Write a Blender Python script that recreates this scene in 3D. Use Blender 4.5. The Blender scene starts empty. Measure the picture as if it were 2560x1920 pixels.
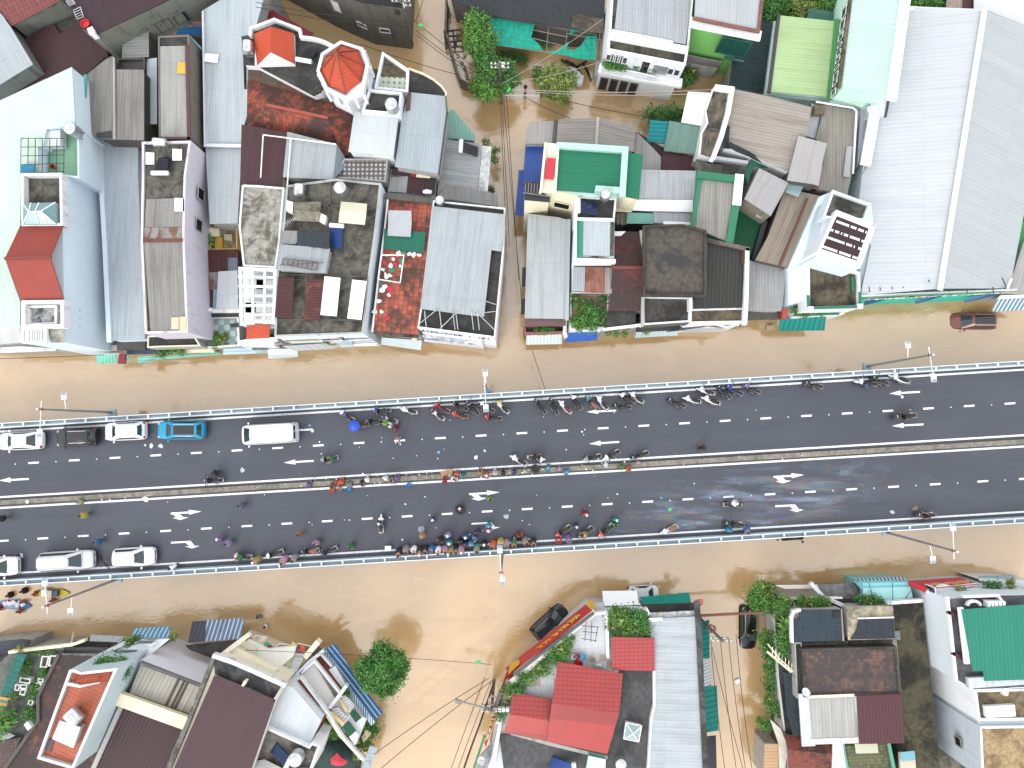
import bpy,bmesh,math,random
from mathutils import Vector,Matrix
random.seed(7)
R = math.radians
SC = bpy.context.scene
COL = SC.collection
# ---------------------------------------------------------------- camera, sky, sun, exposure
CAM_H,TILT,FPX = 73.0,R(3.7),1778.0
cd = bpy.data.cameras.new('camera')
cd.sensor_width = 36.0
cd.lens = FPX / 2560 * 36.0
cd.clip_start,cd.clip_end = 0.5,4000
cam = bpy.data.objects.new('camera',cd)
COL.objects.link(cam)
cam.location = (0,0,CAM_H)
cam.rotation_euler = (TILT,0,0)
SC.camera = cam
SUN_EL,SUN_AZ = R(38),R(-152)
world = bpy.data.worlds.new('World')
SC.world = world
world.use_nodes = True
wn = world.node_tree
bg = wn.nodes['Background']
sky = wn.nodes.new('ShaderNodeTexSky')
sky.sky_type = 'NISHITA'
sky.sun_disc = False
sky.sun_elevation,sky.sun_rotation = SUN_EL,SUN_AZ
sky.air_density,sky.dust_density,sky.ozone_density = 1.0,4.0,1.0
mxw = wn.nodes.new('ShaderNodeMix')
mxw.data_type = 'RGBA'
mxw.inputs[0].default_value = 0.85
wn.links.new(sky.outputs[0],mxw.inputs[6])
mxw.inputs[7].default_value = (6.5,6.55,6.6,1)
wn.links.new(mxw.outputs[2],bg.inputs[0])
bg.inputs[1].default_value = 0.12
sd = bpy.data.lights.new('sun','SUN')
sd.energy,sd.angle,sd.color = 0.7,R(26),(1.0,0.985,0.96)
sun = bpy.data.objects.new('sun',sd)
COL.objects.link(sun)
sdir = Vector((math.sin(SUN_AZ) * math.cos(SUN_EL),math.cos(SUN_AZ) * math.cos(SUN_EL),math.sin(SUN_EL)))
sun.rotation_euler = sdir.to_track_quat('Z','Y').to_euler()
sun.location = sdir * 200
SC.view_settings.view_transform = 'Standard'
SC.view_settings.look = 'None'
SC.view_settings.exposure = 1.3
SC.view_settings.gamma = 1.0
SC.cycles.max_bounces = 5
SC.cycles.diffuse_bounces = 3
SC.cycles.glossy_bounces = 3
SC.cycles.transparent_max_bounces = 8
SC.cycles.caustics_reflective = False
SC.cycles.caustics_refractive = False
# ---------------------------------------------------------------- photo measurements -> points in the place
YOFF = {'a': 0,'b': 440,'c': 880,'d': 1440}
def Q(t,*v):
 if t == 'f': s,x0,y0 = 1.0,0,0
 elif t == 'g': s,x0,y0 = 2560 / 2212,0,0
 elif t == 'h': s,x0,y0 = 400 / 1659,560,1520
 else:
  s = 640 / 1896 if t[0] == 'c' else 640 / 2212
  x0,y0 = (int(t[1]) - 1) * 640,YOFF[t[0]]
 return [(x0 + v[i] * s,y0 + v[i + 1] * s) for i in range(0,len(v),2)]
_c,_s = math.cos(TILT),math.sin(TILT)
def at(p,z):
 x,y = (p[0] - 1280) / FPX,-(p[1] - 960) / FPX
 dy,dz = y * _c + _s,y * _s - _c
 t = (z - CAM_H) / dz
 return Vector((x * t,dy * t,z))
def zl(z,n): return list(z) if isinstance(z,(list,tuple)) else [z] * n
def W(pts,z): return [at(p,zz) for p,zz in zip(pts,zl(z,len(pts)))]
# ---------------------------------------------------------------- node helpers
def lin(c):
 c /= 255.0
 return c / 12.92 if c <= 0.04045 else ((c + 0.055) / 1.055) ** 2.4
KS = 0.62
def S(r,g,b,k=None):
 k = KS if k is None else k
 return (lin(r) * k,lin(g) * k,lin(b) * k,1)
class NT:
 def __init__(s,name):
  s.m = bpy.data.materials.new(name)
  s.m.use_nodes = True
  s.t = s.m.node_tree
  s.b = s.t.nodes['Principled BSDF']
 def n(s,ty,**kw):
  o = s.t.nodes.new(ty)
  for k,v in kw.items(): setattr(o,k,v)
  return o
 def put(s,sock,v):
  if isinstance(v,bpy.types.NodeSocket): s.t.links.new(v,sock)
  else: sock.default_value = v
 def math(s,op,a,b=0.0,c=0.0,clamp=False):
  o = s.n('ShaderNodeMath',operation=op,use_clamp=clamp)
  for i,v in enumerate((a,b,c)): s.put(o.inputs[i],v)
  return o.outputs[0]
 def mix(s,f,a,b,bt='MIX'):
  o = s.n('ShaderNodeMix',data_type='RGBA',blend_type=bt)
  s.put(o.inputs[0],f); s.put(o.inputs[6],a); s.put(o.inputs[7],b)
  return o.outputs[2]
 def uv(s): return s.n('ShaderNodeTexCoord').outputs['UV']
 def pos(s): return s.n('ShaderNodeNewGeometry').outputs['Position']
 def objc(s): return s.n('ShaderNodeTexCoord').outputs['Object']
 def sc(s,v,x,y,z=1.0,rot=0.0,loc=(0,0,0)):
  o = s.n('ShaderNodeMapping')
  s.put(o.inputs[0],v); o.inputs['Scale'].default_value = (x,y,z)
  o.inputs['Rotation'].default_value = (0,0,rot); o.inputs['Location'].default_value = loc
  return o.outputs[0]
 def noise(s,v,scale,det=3.0,rough=0.55,dist=0.0):
  o = s.n('ShaderNodeTexNoise')
  s.put(o.inputs['Vector'],v); o.inputs['Scale'].default_value = scale
  o.inputs['Detail'].default_value = det; o.inputs['Roughness'].default_value = rough
  o.inputs['Distortion'].default_value = dist
  return o.outputs['Fac']
 def ramp(s,f,lo,hi):
  o = s.n('ShaderNodeMapRange',interpolation_type='SMOOTHSTEP')
  s.put(o.inputs[0],f); o.inputs[1].default_value = lo; o.inputs[2].default_value = hi
  return o.outputs[0]
 def xyz(s,v):
  o = s.n('ShaderNodeSeparateXYZ'); s.put(o.inputs[0],v)
  return o.outputs
 def bump(s,h,strength=0.3,dist=0.05):
  o = s.n('ShaderNodeBump'); o.inputs['Strength'].default_value = strength
  o.inputs['Distance'].default_value = dist; s.put(o.inputs['Height'],h)
  s.t.links.new(o.outputs[0],s.b.inputs['Normal'])
 def out(s,col,rough=0.6,**kw):
  s.put(s.b.inputs['Base Color'],col); s.put(s.b.inputs['Roughness'],rough)
  for k,v in kw.items(): s.put(s.b.inputs[k],v)
  return s.m
def onplane(px,refs):
 """heights that put the photo points px on the plane through three (point, z) references"""
 a,b,c = [at(p,z) for p,z in refs]; n = (b - a).cross(c - a); o = Vector((0,0,CAM_H)); r = []
 for p in px:
  d = at(p,0) - o
  r.append((o + d * ((a - o).dot(n) / d.dot(n))).z)
 return r
def mul(c,k): return (c[0] * k,c[1] * k,c[2] * k,1)
CACHE = {}
def cached(f):
 def g(*a,**k):
  key = (f.__name__,a,tuple(sorted(k.items())))
  if key not in CACHE: CACHE[key] = f(*a,**k)
  return CACHE[key]
 return g
@cached
def metal(r,g,b,pitch=0.26,dirt=0.35,rust=0.0,seam=0.5,contrast=0.16,rough=0.45):
 """corrugated sheet; UV in metres, v runs along the ribs"""
 dirt,contrast = min(.95,dirt * 1.5),min(.6,contrast * 1.25)
 k = NT('corrugated metal %d %d %d' % (r,g,b)); c = S(r,g,b)
 uv = k.uv(); u,v,_ = k.xyz(uv)
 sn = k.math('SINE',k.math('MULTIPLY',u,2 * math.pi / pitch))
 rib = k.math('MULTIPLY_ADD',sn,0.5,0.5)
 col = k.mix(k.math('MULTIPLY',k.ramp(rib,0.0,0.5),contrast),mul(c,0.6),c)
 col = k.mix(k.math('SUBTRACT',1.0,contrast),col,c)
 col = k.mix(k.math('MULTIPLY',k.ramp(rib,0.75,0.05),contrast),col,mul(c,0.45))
 wid = k.n('ShaderNodeTexWhiteNoise',noise_dimensions='2D')
 fl = k.n('ShaderNodeCombineXYZ')
 k.put(fl.inputs[0],k.math('FLOOR',k.math('DIVIDE',u,1.05)))
 k.put(fl.inputs[1],k.math('FLOOR',k.math('DIVIDE',v,5.3)))
 k.put(wid.inputs[0],fl.outputs[0])
 col = k.mix(k.math('MULTIPLY',wid.outputs[0],0.22),col,mul(c,0.72))
 st = k.ramp(k.noise(k.sc(uv,2.2,0.13),1.0,4,0.6),0.42,0.75)
 col = k.mix(k.math('MULTIPLY',st,dirt),col,mul((c[0] * .95,c[1] * .9,c[2] * .85,1),0.5))
 bl = k.ramp(k.noise(uv,0.35,5,0.62),0.45,0.8)
 col = k.mix(k.math('MULTIPLY',bl,dirt * 0.8),col,mul((c[0],c[1] * .97,c[2] * .92,1),0.6))
 fu = k.math('FRACT',k.math('DIVIDE',u,1.05))
 fv = k.math('FRACT',k.math('DIVIDE',v,5.3))
 ln = k.math('MAXIMUM',k.math('LESS_THAN',fu,0.05),k.math('LESS_THAN',fv,0.014))
 col = k.mix(k.math('MULTIPLY',ln,seam * 0.45),col,mul(c,0.45))
 gr = k.noise(k.sc(uv,5.0,1.1),1.0,4,0.7)
 col = k.mix(k.math('MULTIPLY',k.ramp(gr,0.5,0.75),.16 + dirt * .25),col,mul(c,0.5))
 sp = k.ramp(k.noise(uv,2.6,5,0.7),0.62,0.7)
 col = k.mix(k.math('MULTIPLY',sp,dirt * 0.6),col,mul((c[0],c[1] * .92,c[2] * .85,1),0.42))
 if rust > 0:
  rn = k.ramp(k.noise(k.sc(uv,1.0,0.45),0.9,6,0.65),0.72 - 0.4 * rust,0.8 - 0.3 * rust)
  rc = k.mix(k.noise(uv,6,3),S(96,58,46),S(150,98,74))
  col = k.mix(k.math('MULTIPLY',rn,0.9),col,rc)
 k.bump(rib,0.35,0.04)
 return k.out(col,rough + .1,**{'Specular IOR Level': 0.3})
@cached
def tile(r,g,b,moss=0.4,su=0.3,sv=0.34,mr=42,mg=38,mb=36,line=0.6,rough=0.7,vary=0.35):
 k = NT('roof tiles %d %d %d' % (r,g,b)); c = S(r,g,b)
 uv = k.uv(); u,v,_ = k.xyz(uv)
 iu,iv = k.math('DIVIDE',u,su),k.math('DIVIDE',v,sv)
 cb = k.n('ShaderNodeCombineXYZ')
 k.put(cb.inputs[0],k.math('FLOOR',iu)); k.put(cb.inputs[1],k.math('FLOOR',iv))
 w = k.n('ShaderNodeTexWhiteNoise',noise_dimensions='2D'); k.put(w.inputs[0],cb.outputs[0])
 col = k.mix(k.math('MULTIPLY',w.outputs[0],vary),c,mul((c[0] * .9,c[1] * .8,c[2] * .8,1),0.45))
 col = k.mix(k.math('MULTIPLY',k.ramp(k.noise(uv,0.5,4),0.4,0.75),0.35),col,mul(c,1.25))
 fu,fv = k.math('FRACT',iu),k.math('FRACT',iv)
 ln = k.math('MAXIMUM',k.math('LESS_THAN',fu,0.13),k.math('LESS_THAN',fv,0.2))
 col = k.mix(k.math('MULTIPLY',ln,line),col,mul(c,0.3))
 ms = k.noise(uv,0.33,6,0.68)
 ms = k.math('ADD',ms,k.math('MULTIPLY',k.math('SUBTRACT',w.outputs[0],0.5),0.12))
 ms = k.ramp(ms,0.66 - moss * 0.45,0.9 - moss * 0.42)
 col = k.mix(k.math('MULTIPLY',ms,0.88 if moss > 0 else 0),col,S(mr,mg,mb))
 k.bump(k.math('SUBTRACT',1.0,ln),0.5,0.04)
 return k.out(col,rough)
@cached
def pave(r,g,b,r2,g2,b2,size=0.45,mode='check',gap=0.08):
 """floor tiles: a checker / scattered accents / plain grid"""
 k = NT('floor tiles %d %d %d' % (r,g,b)); c,c2 = S(r,g,b),S(r2,g2,b2)
 uv = k.uv(); u,v,_ = k.xyz(uv)
 iu,iv = k.math('DIVIDE',u,size),k.math('DIVIDE',v,size)
 fu,fv = k.math('FRACT',iu),k.math('FRACT',iv)
 if mode == 'check':
  ck = k.math('FRACT',k.math('MULTIPLY',k.math('ADD',k.math('FLOOR',iu),k.math('FLOOR',iv)),0.5))
  f = k.math('GREATER_THAN',ck,0.25)
 elif mode == 'dot':
  d = k.math('ADD',k.math('ABSOLUTE',k.math('SUBTRACT',fu,0.5)),k.math('ABSOLUTE',k.math('SUBTRACT',fv,0.5)))
  f = k.math('LESS_THAN',d,0.36)
 else:
  cb = k.n('ShaderNodeCombineXYZ')
  k.put(cb.inputs[0],k.math('FLOOR',iu)); k.put(cb.inputs[1],k.math('FLOOR',iv))
  w = k.n('ShaderNodeTexWhiteNoise',noise_dimensions='2D'); k.put(w.inputs[0],cb.outputs[0])
  f = k.math('GREATER_THAN',w.outputs[0],0.93)
 col = k.mix(f,c,c2)
 ln = k.math('MAXIMUM',k.math('LESS_THAN',fu,gap),k.math('LESS_THAN',fv,gap))
 col = k.mix(k.math('MULTIPLY',ln,0.4),col,mul(c,0.45))
 col = k.mix(k.math('MULTIPLY',k.ramp(k.noise(uv,0.6,5),0.45,0.8),0.45),col,mul(c,0.5))
 return k.out(col,0.5)
@cached
def conc(r,g,b,stain=0.6,sr=50,sg=48,sb=42,scale=0.45,joint=0.0,rough=0.85):
 stain = min(1,stain * 1.2)
 k = NT('weathered concrete %d %d %d' % (r,g,b)); c = S(r,g,b); d = S(sr,sg,sb)
 uv = k.uv()
 col = k.mix(k.ramp(k.noise(uv,2.2,6,0.72),0.34,0.68),mul(c,0.66),mul(c,1.2))
 a = k.ramp(k.noise(uv,scale,8,0.7,0.5),0.45,0.6)
 col = k.mix(k.math('MULTIPLY',a,stain),col,d)
 f = k.ramp(k.noise(uv,4.0,4,0.7),0.56,0.68)
 col = k.mix(k.math('MULTIPLY',f,stain * 0.5),col,mul(d,0.8))
 p = k.ramp(k.noise(k.sc(uv,1,1,1,0,(31,7,0)),0.8,5,0.6),0.6,0.75)
 col = k.mix(k.math('MULTIPLY',p,0.3),col,mul(c,1.5))
 if joint > 0:
  u,v,_ = k.xyz(uv)
  ln = k.math('MAXIMUM',k.math('LESS_THAN',k.math('FRACT',k.math('DIVIDE',u,joint)),0.02),k.math('LESS_THAN',k.math('FRACT',k.math('DIVIDE',v,joint)),0.02))
  col = k.mix(k.math('MULTIPLY',ln,0.6),col,mul(d,0.6))
 return k.out(col,rough)
@cached
def plaster(r,g,b,dirt=0.3,dr=70,dg=66,db=60):
 """painted wall; UV u along the wall, v = height: rain streaks run down"""
 k = NT('painted plaster %d %d %d' % (r,g,b)); c = S(r,g,b,.86); d = S(dr,dg,db,.7)
 uv = k.uv()
 st = k.ramp(k.noise(k.sc(uv,1.6,0.16),1.0,6,0.65),0.5,0.78)
 col = k.mix(k.math('MULTIPLY',st,dirt),c,d)
 bl = k.ramp(k.noise(uv,0.7,6,0.68),0.52,0.74)
 col = k.mix(k.math('MULTIPLY',bl,dirt * 0.7),col,mul(d,0.9))
 sp = k.ramp(k.noise(uv,6.0,3,0.6),0.66,0.72)
 col = k.mix(k.math('MULTIPLY',sp,dirt * 0.8),col,d)
 return k.out(col,0.8)
@cached
def paint(r,g,b,rough=0.45,metallic=0.0,var=0.12,coat=0.0):
 k = NT('paint %d %d %d' % (r,g,b)); c = S(r,g,b,.62 + .2 * (min(r,g,b) > 200))
 n = k.ramp(k.noise(k.objc(),2.3,5,0.6),0.35,0.75)
 col = k.mix(k.math('MULTIPLY',n,var),c,mul(c,0.4))
 k.out(col,rough,Metallic=metallic)
 if coat: k.b.inputs['Coat Weight'].default_value = coat; k.b.inputs['Coat Roughness'].default_value = 0.05
 return k.m
@cached
def striped(r,g,b,r2,g2,b2,pitch=0.36,duty=0.5,dirt=0.2):
 k = NT('striped sheet %d %d %d' % (r,g,b)); uv = k.uv(); u,v,_ = k.xyz(uv)
 f = k.math('LESS_THAN',k.math('FRACT',k.math('DIVIDE',u,pitch)),duty)
 col = k.mix(f,S(r,g,b),S(r2,g2,b2))
 st = k.ramp(k.noise(k.sc(uv,1.3,0.5),1.2,6,0.65),0.45,0.75)
 col = k.mix(k.math('MULTIPLY',st,dirt),col,S(60,62,66))
 rib = k.math('MULTIPLY_ADD',k.math('SINE',k.math('MULTIPLY',u,2 * math.pi / pitch)),0.5,0.5)
 k.bump(rib,0.3,0.04)
 return k.out(col,0.5)
@cached
def glass(r,g,b,rough=0.06):
 k = NT('window glass %d %d %d' % (r,g,b))
 n = k.noise(k.objc(),1.2,2)
 return k.out(k.mix(k.math('MULTIPLY',n,0.4),S(r,g,b),mul(S(r,g,b),0.4)),rough,**{'Specular IOR Level': 0.6})
@cached
def steel(r=205,g=208,b=210,rough=0.28):
 k = NT('stainless steel'); uv = k.objc()
 n = k.ramp(k.noise(k.sc(uv,1,1,8),1.5,3),0.3,0.8)
 return k.out(k.mix(n,S(r,g,b,1.0),mul(S(r,g,b,1.0),0.6)),rough,Metallic=0.85)
@cached
def leafmat(r,g,b,r2,g2,b2):
 k = NT('leaves %d %d %d' % (r,g,b)); p = k.objc()
 n = k.ramp(k.noise(p,1.3,3,0.7),0.38,0.62)
 col = k.mix(n,S(r,g,b,.7),S(r2,g2,b2,.85))
 w = k.n('ShaderNodeTexWhiteNoise',noise_dimensions='3D')
 q = k.n('ShaderNodeVectorMath',operation='SNAP'); k.put(q.inputs[0],p); q.inputs[1].default_value = (0.19,0.19,0.19)
 k.put(w.inputs[0],q.outputs[0])
 col = k.mix(k.math('MULTIPLY',w.outputs[0],0.55),col,mul(S(r,g,b),0.5))
 return k.out(col,0.55)
@cached
def netting(r,g,b,cell=0.35,a=0.9):
 k = NT('shade netting %d %d %d' % (r,g,b)); uv = k.uv(); u,v,_ = k.xyz(uv)
 c = S(r,g,b)
 ln = k.math('MAXIMUM',k.math('LESS_THAN',k.math('FRACT',k.math('DIVIDE',u,cell)),0.12),k.math('LESS_THAN',k.math('FRACT',k.math('DIVIDE',v,cell)),0.12))
 col = k.mix(k.math('MULTIPLY',ln,0.35),c,mul(c,1.9))
 fo = k.ramp(k.noise(k.sc(uv,0.7,1.6,1,0.5),0.9,5,0.6,1.2),0.4,0.72)
 col = k.mix(k.math('MULTIPLY',fo,0.5),col,mul(c,0.45))
 k.bump(k.noise(k.sc(uv,1,1.7,1,.4),1.1,4,0.6,1.0),0.8,0.25)
 k.out(col,0.75)
 k.b.inputs['Alpha'].default_value = a
 return k.m
# ---------------------------------------------------------------- mesh builder
class MB:
 def __init__(s): s.v,s.f,s.uv,s.mi = [],[],[],[]
 def face(s,pts,uvs=None,mi=0):
  i = len(s.v); s.v += [Vector(p) for p in pts]
  s.f.append(list(range(i,i + len(pts))))
  if uvs is None:
   n = (Vector(pts[1]) - Vector(pts[0])).cross(Vector(pts[-1]) - Vector(pts[0]))
   ax = max(range(3),key=lambda a: abs(n[a]))
   uvs = [(p[0],p[1]) if ax == 2 else ((p[1],p[2]) if ax == 0 else (p[0],p[2])) for p in pts]
  s.uv.append(uvs); s.mi.append(mi)
  return s
 def poly(s,pts,d=None,mi=0):
  """flat (or sloping) sheet; d = world direction of the ribs"""
  if d is None: d = Vector((0,1,0))
  d = Vector((d[0],d[1],0)).normalized(); e = Vector((d.y,-d.x,0))
  return s.face(pts,[(Vector(p).dot(e),Vector(p).dot(d)) for p in pts],mi)
 def slab(s,pts,th,d=None,mi=0,mside=None):
  lo = [Vector(p) - Vector((0,0,th)) for p in pts]
  if d is None: d = Vector((0,1,0))
  s.poly(pts,d,mi); s.poly(lo[::-1],d,mi)
  n = len(pts)
  for i in range(n):
   j = (i + 1) % n
   s.face([lo[i],lo[j],Vector(pts[j]),Vector(pts[i])],None,mi if mside is None else mside)
  return s
 def wall(s,lo,hi,mi=0,u0=0.0):
  """vertical skin between two closed loops"""
  n = len(lo); u = u0
  for i in range(n):
   j = (i + 1) % n
   L = (Vector(lo[j]) - Vector(lo[i])).length
   s.face([lo[i],lo[j],hi[j],hi[i]],[(u,lo[i][2]),(u + L,lo[j][2]),(u + L,hi[j][2]),(u,hi[i][2])],mi)
   u += L
  return s
 def prism(s,pts,z0,z1,mi=0,top=True):
  lo = [Vector((p[0],p[1],z0)) for p in pts]; hi = [Vector((p[0],p[1],z1)) for p in pts]
  s.wall(lo,hi,mi)
  if top: s.poly(hi,None,mi)
  return s
 def box(s,c,size,rz=0.0,mi=0,M=None):
  x,y,z = [a / 2 for a in size]
  m = M if M is not None else Matrix.Translation(c) @ Matrix.Rotation(rz,4,'Z')
  p = [m @ Vector(q) for q in ((-x,-y,-z),(x,-y,-z),(x,y,-z),(-x,y,-z),(-x,-y,z),(x,-y,z),(x,y,z),(-x,y,z))]
  for q in ((3,2,1,0),(4,5,6,7),(0,1,5,4),(1,2,6,5),(2,3,7,6),(3,0,4,7)):
   s.face([p[k] for k in q],None,mi)
  return s
 def bar(s,a,b,w,h=None,mi=0):
  a,b = Vector(a),Vector(b); h = h or w; d = b - a
  q = d.to_track_quat('X','Z').to_matrix().to_4x4()
  return s.box(None,(d.length,w,h),0,mi,Matrix.Translation((a + b) / 2) @ q)
 def tube(s,a,b,r,r2=None,n=8,mi=0,cap=True):
  a,b = Vector(a),Vector(b); r2 = r if r2 is None else r2
  q = (b - a).to_track_quat('Z','Y')
  ra = [a + q @ Vector((math.cos(t) * r,math.sin(t) * r,0)) for t in [2 * math.pi * i / n for i in range(n)]]
  rb = [b + q @ Vector((math.cos(t) * r2,math.sin(t) * r2,0)) for t in [2 * math.pi * i / n for i in range(n)]]
  for i in range(n):
   j = (i + 1) % n; s.face([ra[i],ra[j],rb[j],rb[i]],None,mi)
  if cap: s.face(ra[::-1],None,mi); s.face(rb,None,mi)
  return s
 def path(s,pts,r,n=6,mi=0):
  for a,b in zip(pts[:-1],pts[1:]): s.tube(a,b,r,r,n,mi)
  return s
 def loft(s,rings,mi=0,cap=True,closed=True):
  n = len(rings[0])
  for A,B in zip(rings[:-1],rings[1:]):
   for i in range(n if closed else n - 1):
    j = (i + 1) % n; s.face([A[i],A[j],B[j],B[i]],None,mi)
  if cap: s.face(list(rings[0])[::-1],None,mi); s.face(list(rings[-1]),None,mi)
  return s
 def lathe(s,prof,M=Matrix(),n=16,mi=0,cap=True):
  return s.loft([[M @ Vector((math.cos(t) * r,math.sin(t) * r,z)) for t in [2 * math.pi * i / n for i in range(n)]] for r,z in prof],mi,cap)
 def torus(s,c,R1,r,M=None,n=18,m=8,mi=0):
  M = M or Matrix.Translation(c)
  def P(i,j):
   a,b = 2 * math.pi * i / n,2 * math.pi * j / m
   return M @ Vector(((R1 + r * math.cos(b)) * math.cos(a),(R1 + r * math.cos(b)) * math.sin(a),r * math.sin(b)))
  for i in range(n):
   for j in range(m): s.face([P(i,j),P(i + 1,j),P(i + 1,j + 1),P(i,j + 1)],None,mi)
  return s
 def ell(s,c,rad,n=12,m=8,mi=0,M=None):
  M = M or Matrix.Translation(c)
  def P(i,j):
   a,b = 2 * math.pi * i / n,math.pi * j / m - math.pi / 2
   return M @ Vector((rad[0] * math.cos(b) * math.cos(a),rad[1] * math.cos(b) * math.sin(a),rad[2] * math.sin(b)))
  for i in range(n):
   for j in range(m):
    if j == 0: s.face([P(i,0),P(i + 1,1),P(i,1)],None,mi)
    elif j == m - 1: s.face([P(i,j),P(i + 1,j),P(i,m)],None,mi)
    else: s.face([P(i,j),P(i + 1,j),P(i + 1,j + 1),P(i,j + 1)],None,mi)
  return s
 def mesh(s,name,mats,weld=True,smooth=False,off=None):
  me = bpy.data.meshes.new(name)
  o = off or Vector((0,0,0))
  me.from_pydata([tuple(p - o) for p in s.v],[],s.f)
  ul = me.uv_layers.new(name='UVMap'); i = 0
  ju,jv = random.uniform(0,40),random.uniform(0,40)
  flat = []
  for u in s.uv:
   for a in u: flat += [a[0] + ju,a[1] + jv]
  ul.data.foreach_set('uv',flat)
  me.polygons.foreach_set('material_index',s.mi)
  for m in (mats if isinstance(mats,(list,tuple)) else [mats]): me.materials.append(m)
  if weld:
   b = bmesh.new(); b.from_mesh(me)
   bmesh.ops.remove_doubles(b,verts=b.verts,dist=0.0005)
   bmesh.ops.recalc_face_normals(b,faces=b.faces)
   b.to_mesh(me); b.free()
  if smooth: me.polygons.foreach_set('use_smooth',[True] * len(me.polygons))
  me.update()
  return me
 def build(s,name,mats,parent=None,weld=True,smooth=False,local=False,auto=None):
  off = Vector((0,0,0))
  if parent is not None and not local:
   p = parent
   while p is not None: off = off + p.location; p = p.parent
  me = s.mesh(name,mats,weld,smooth,off)
  if auto: me.set_sharp_from_angle(angle=R(auto))
  o = bpy.data.objects.new(name,me); COL.objects.link(o)
  if parent is not None: o.parent = parent
  return o
def tag(o,label,cat,group=None,kind=None):
 if label: o['label'] = label
 if cat: o['category'] = cat
 if group: o['group'] = group
 if kind: o['kind'] = kind
 return o
def thing(name,label,cat,loc=(0,0,0),rz=0.0,group=None):
 o = bpy.data.objects.new(name,None); COL.objects.link(o)
 o.empty_display_size = 0.3
 o.location = loc; o.rotation_euler = (0,0,rz)
 return tag(o,label,cat,group)
def dup(root,loc,rz,label,group=None):
 def cp(o,par):
  c = o.copy(); COL.objects.link(c)
  if par is not None: c.parent = par
  for ch in o.children: cp(ch,c)
  return c
 r = cp(root,None); r.location = loc; r.rotation_euler = (0,0,rz); r['label'] = label
 if group: r['group'] = group
 return r
def setmat(o,i,m):
 o.material_slots[i].link = 'OBJECT'; o.material_slots[i].material = m
def structure(mb,name,mats,**k):
 o = mb.build(name,mats,**k); o['kind'] = 'structure'; return o
def area2(p): return sum(p[i][0] * p[(i + 1) % len(p)][1] - p[(i + 1) % len(p)][0] * p[i][1] for i in range(len(p)))
def ccw(pts):
 pts = [Vector(p) for p in pts]
 return pts if area2(pts) > 0 else pts[::-1]
def inset(pts,d):
 """offset a ccw plan polygon inwards by d"""
 n = len(pts); out = []
 for i in range(n):
  a,b,c = Vector(pts[i - 1]).to_2d(),Vector(pts[i]).to_2d(),Vector(pts[(i + 1) % n]).to_2d()
  e1,e2 = (b - a).normalized(),(c - b).normalized()
  n1,n2 = Vector((-e1.y,e1.x)),Vector((-e2.y,e2.x))
  m = n1 + n2
  m = m / max(m.dot(n1),0.25) if m.length > 1e-4 else n1
  q = b + m * d
  out.append(Vector((q.x,q.y,pts[i][2])))
 return out
def pdir(p,q):
 return Vector((q[0] - p[0],-(q[1] - p[1]),0))
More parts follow.
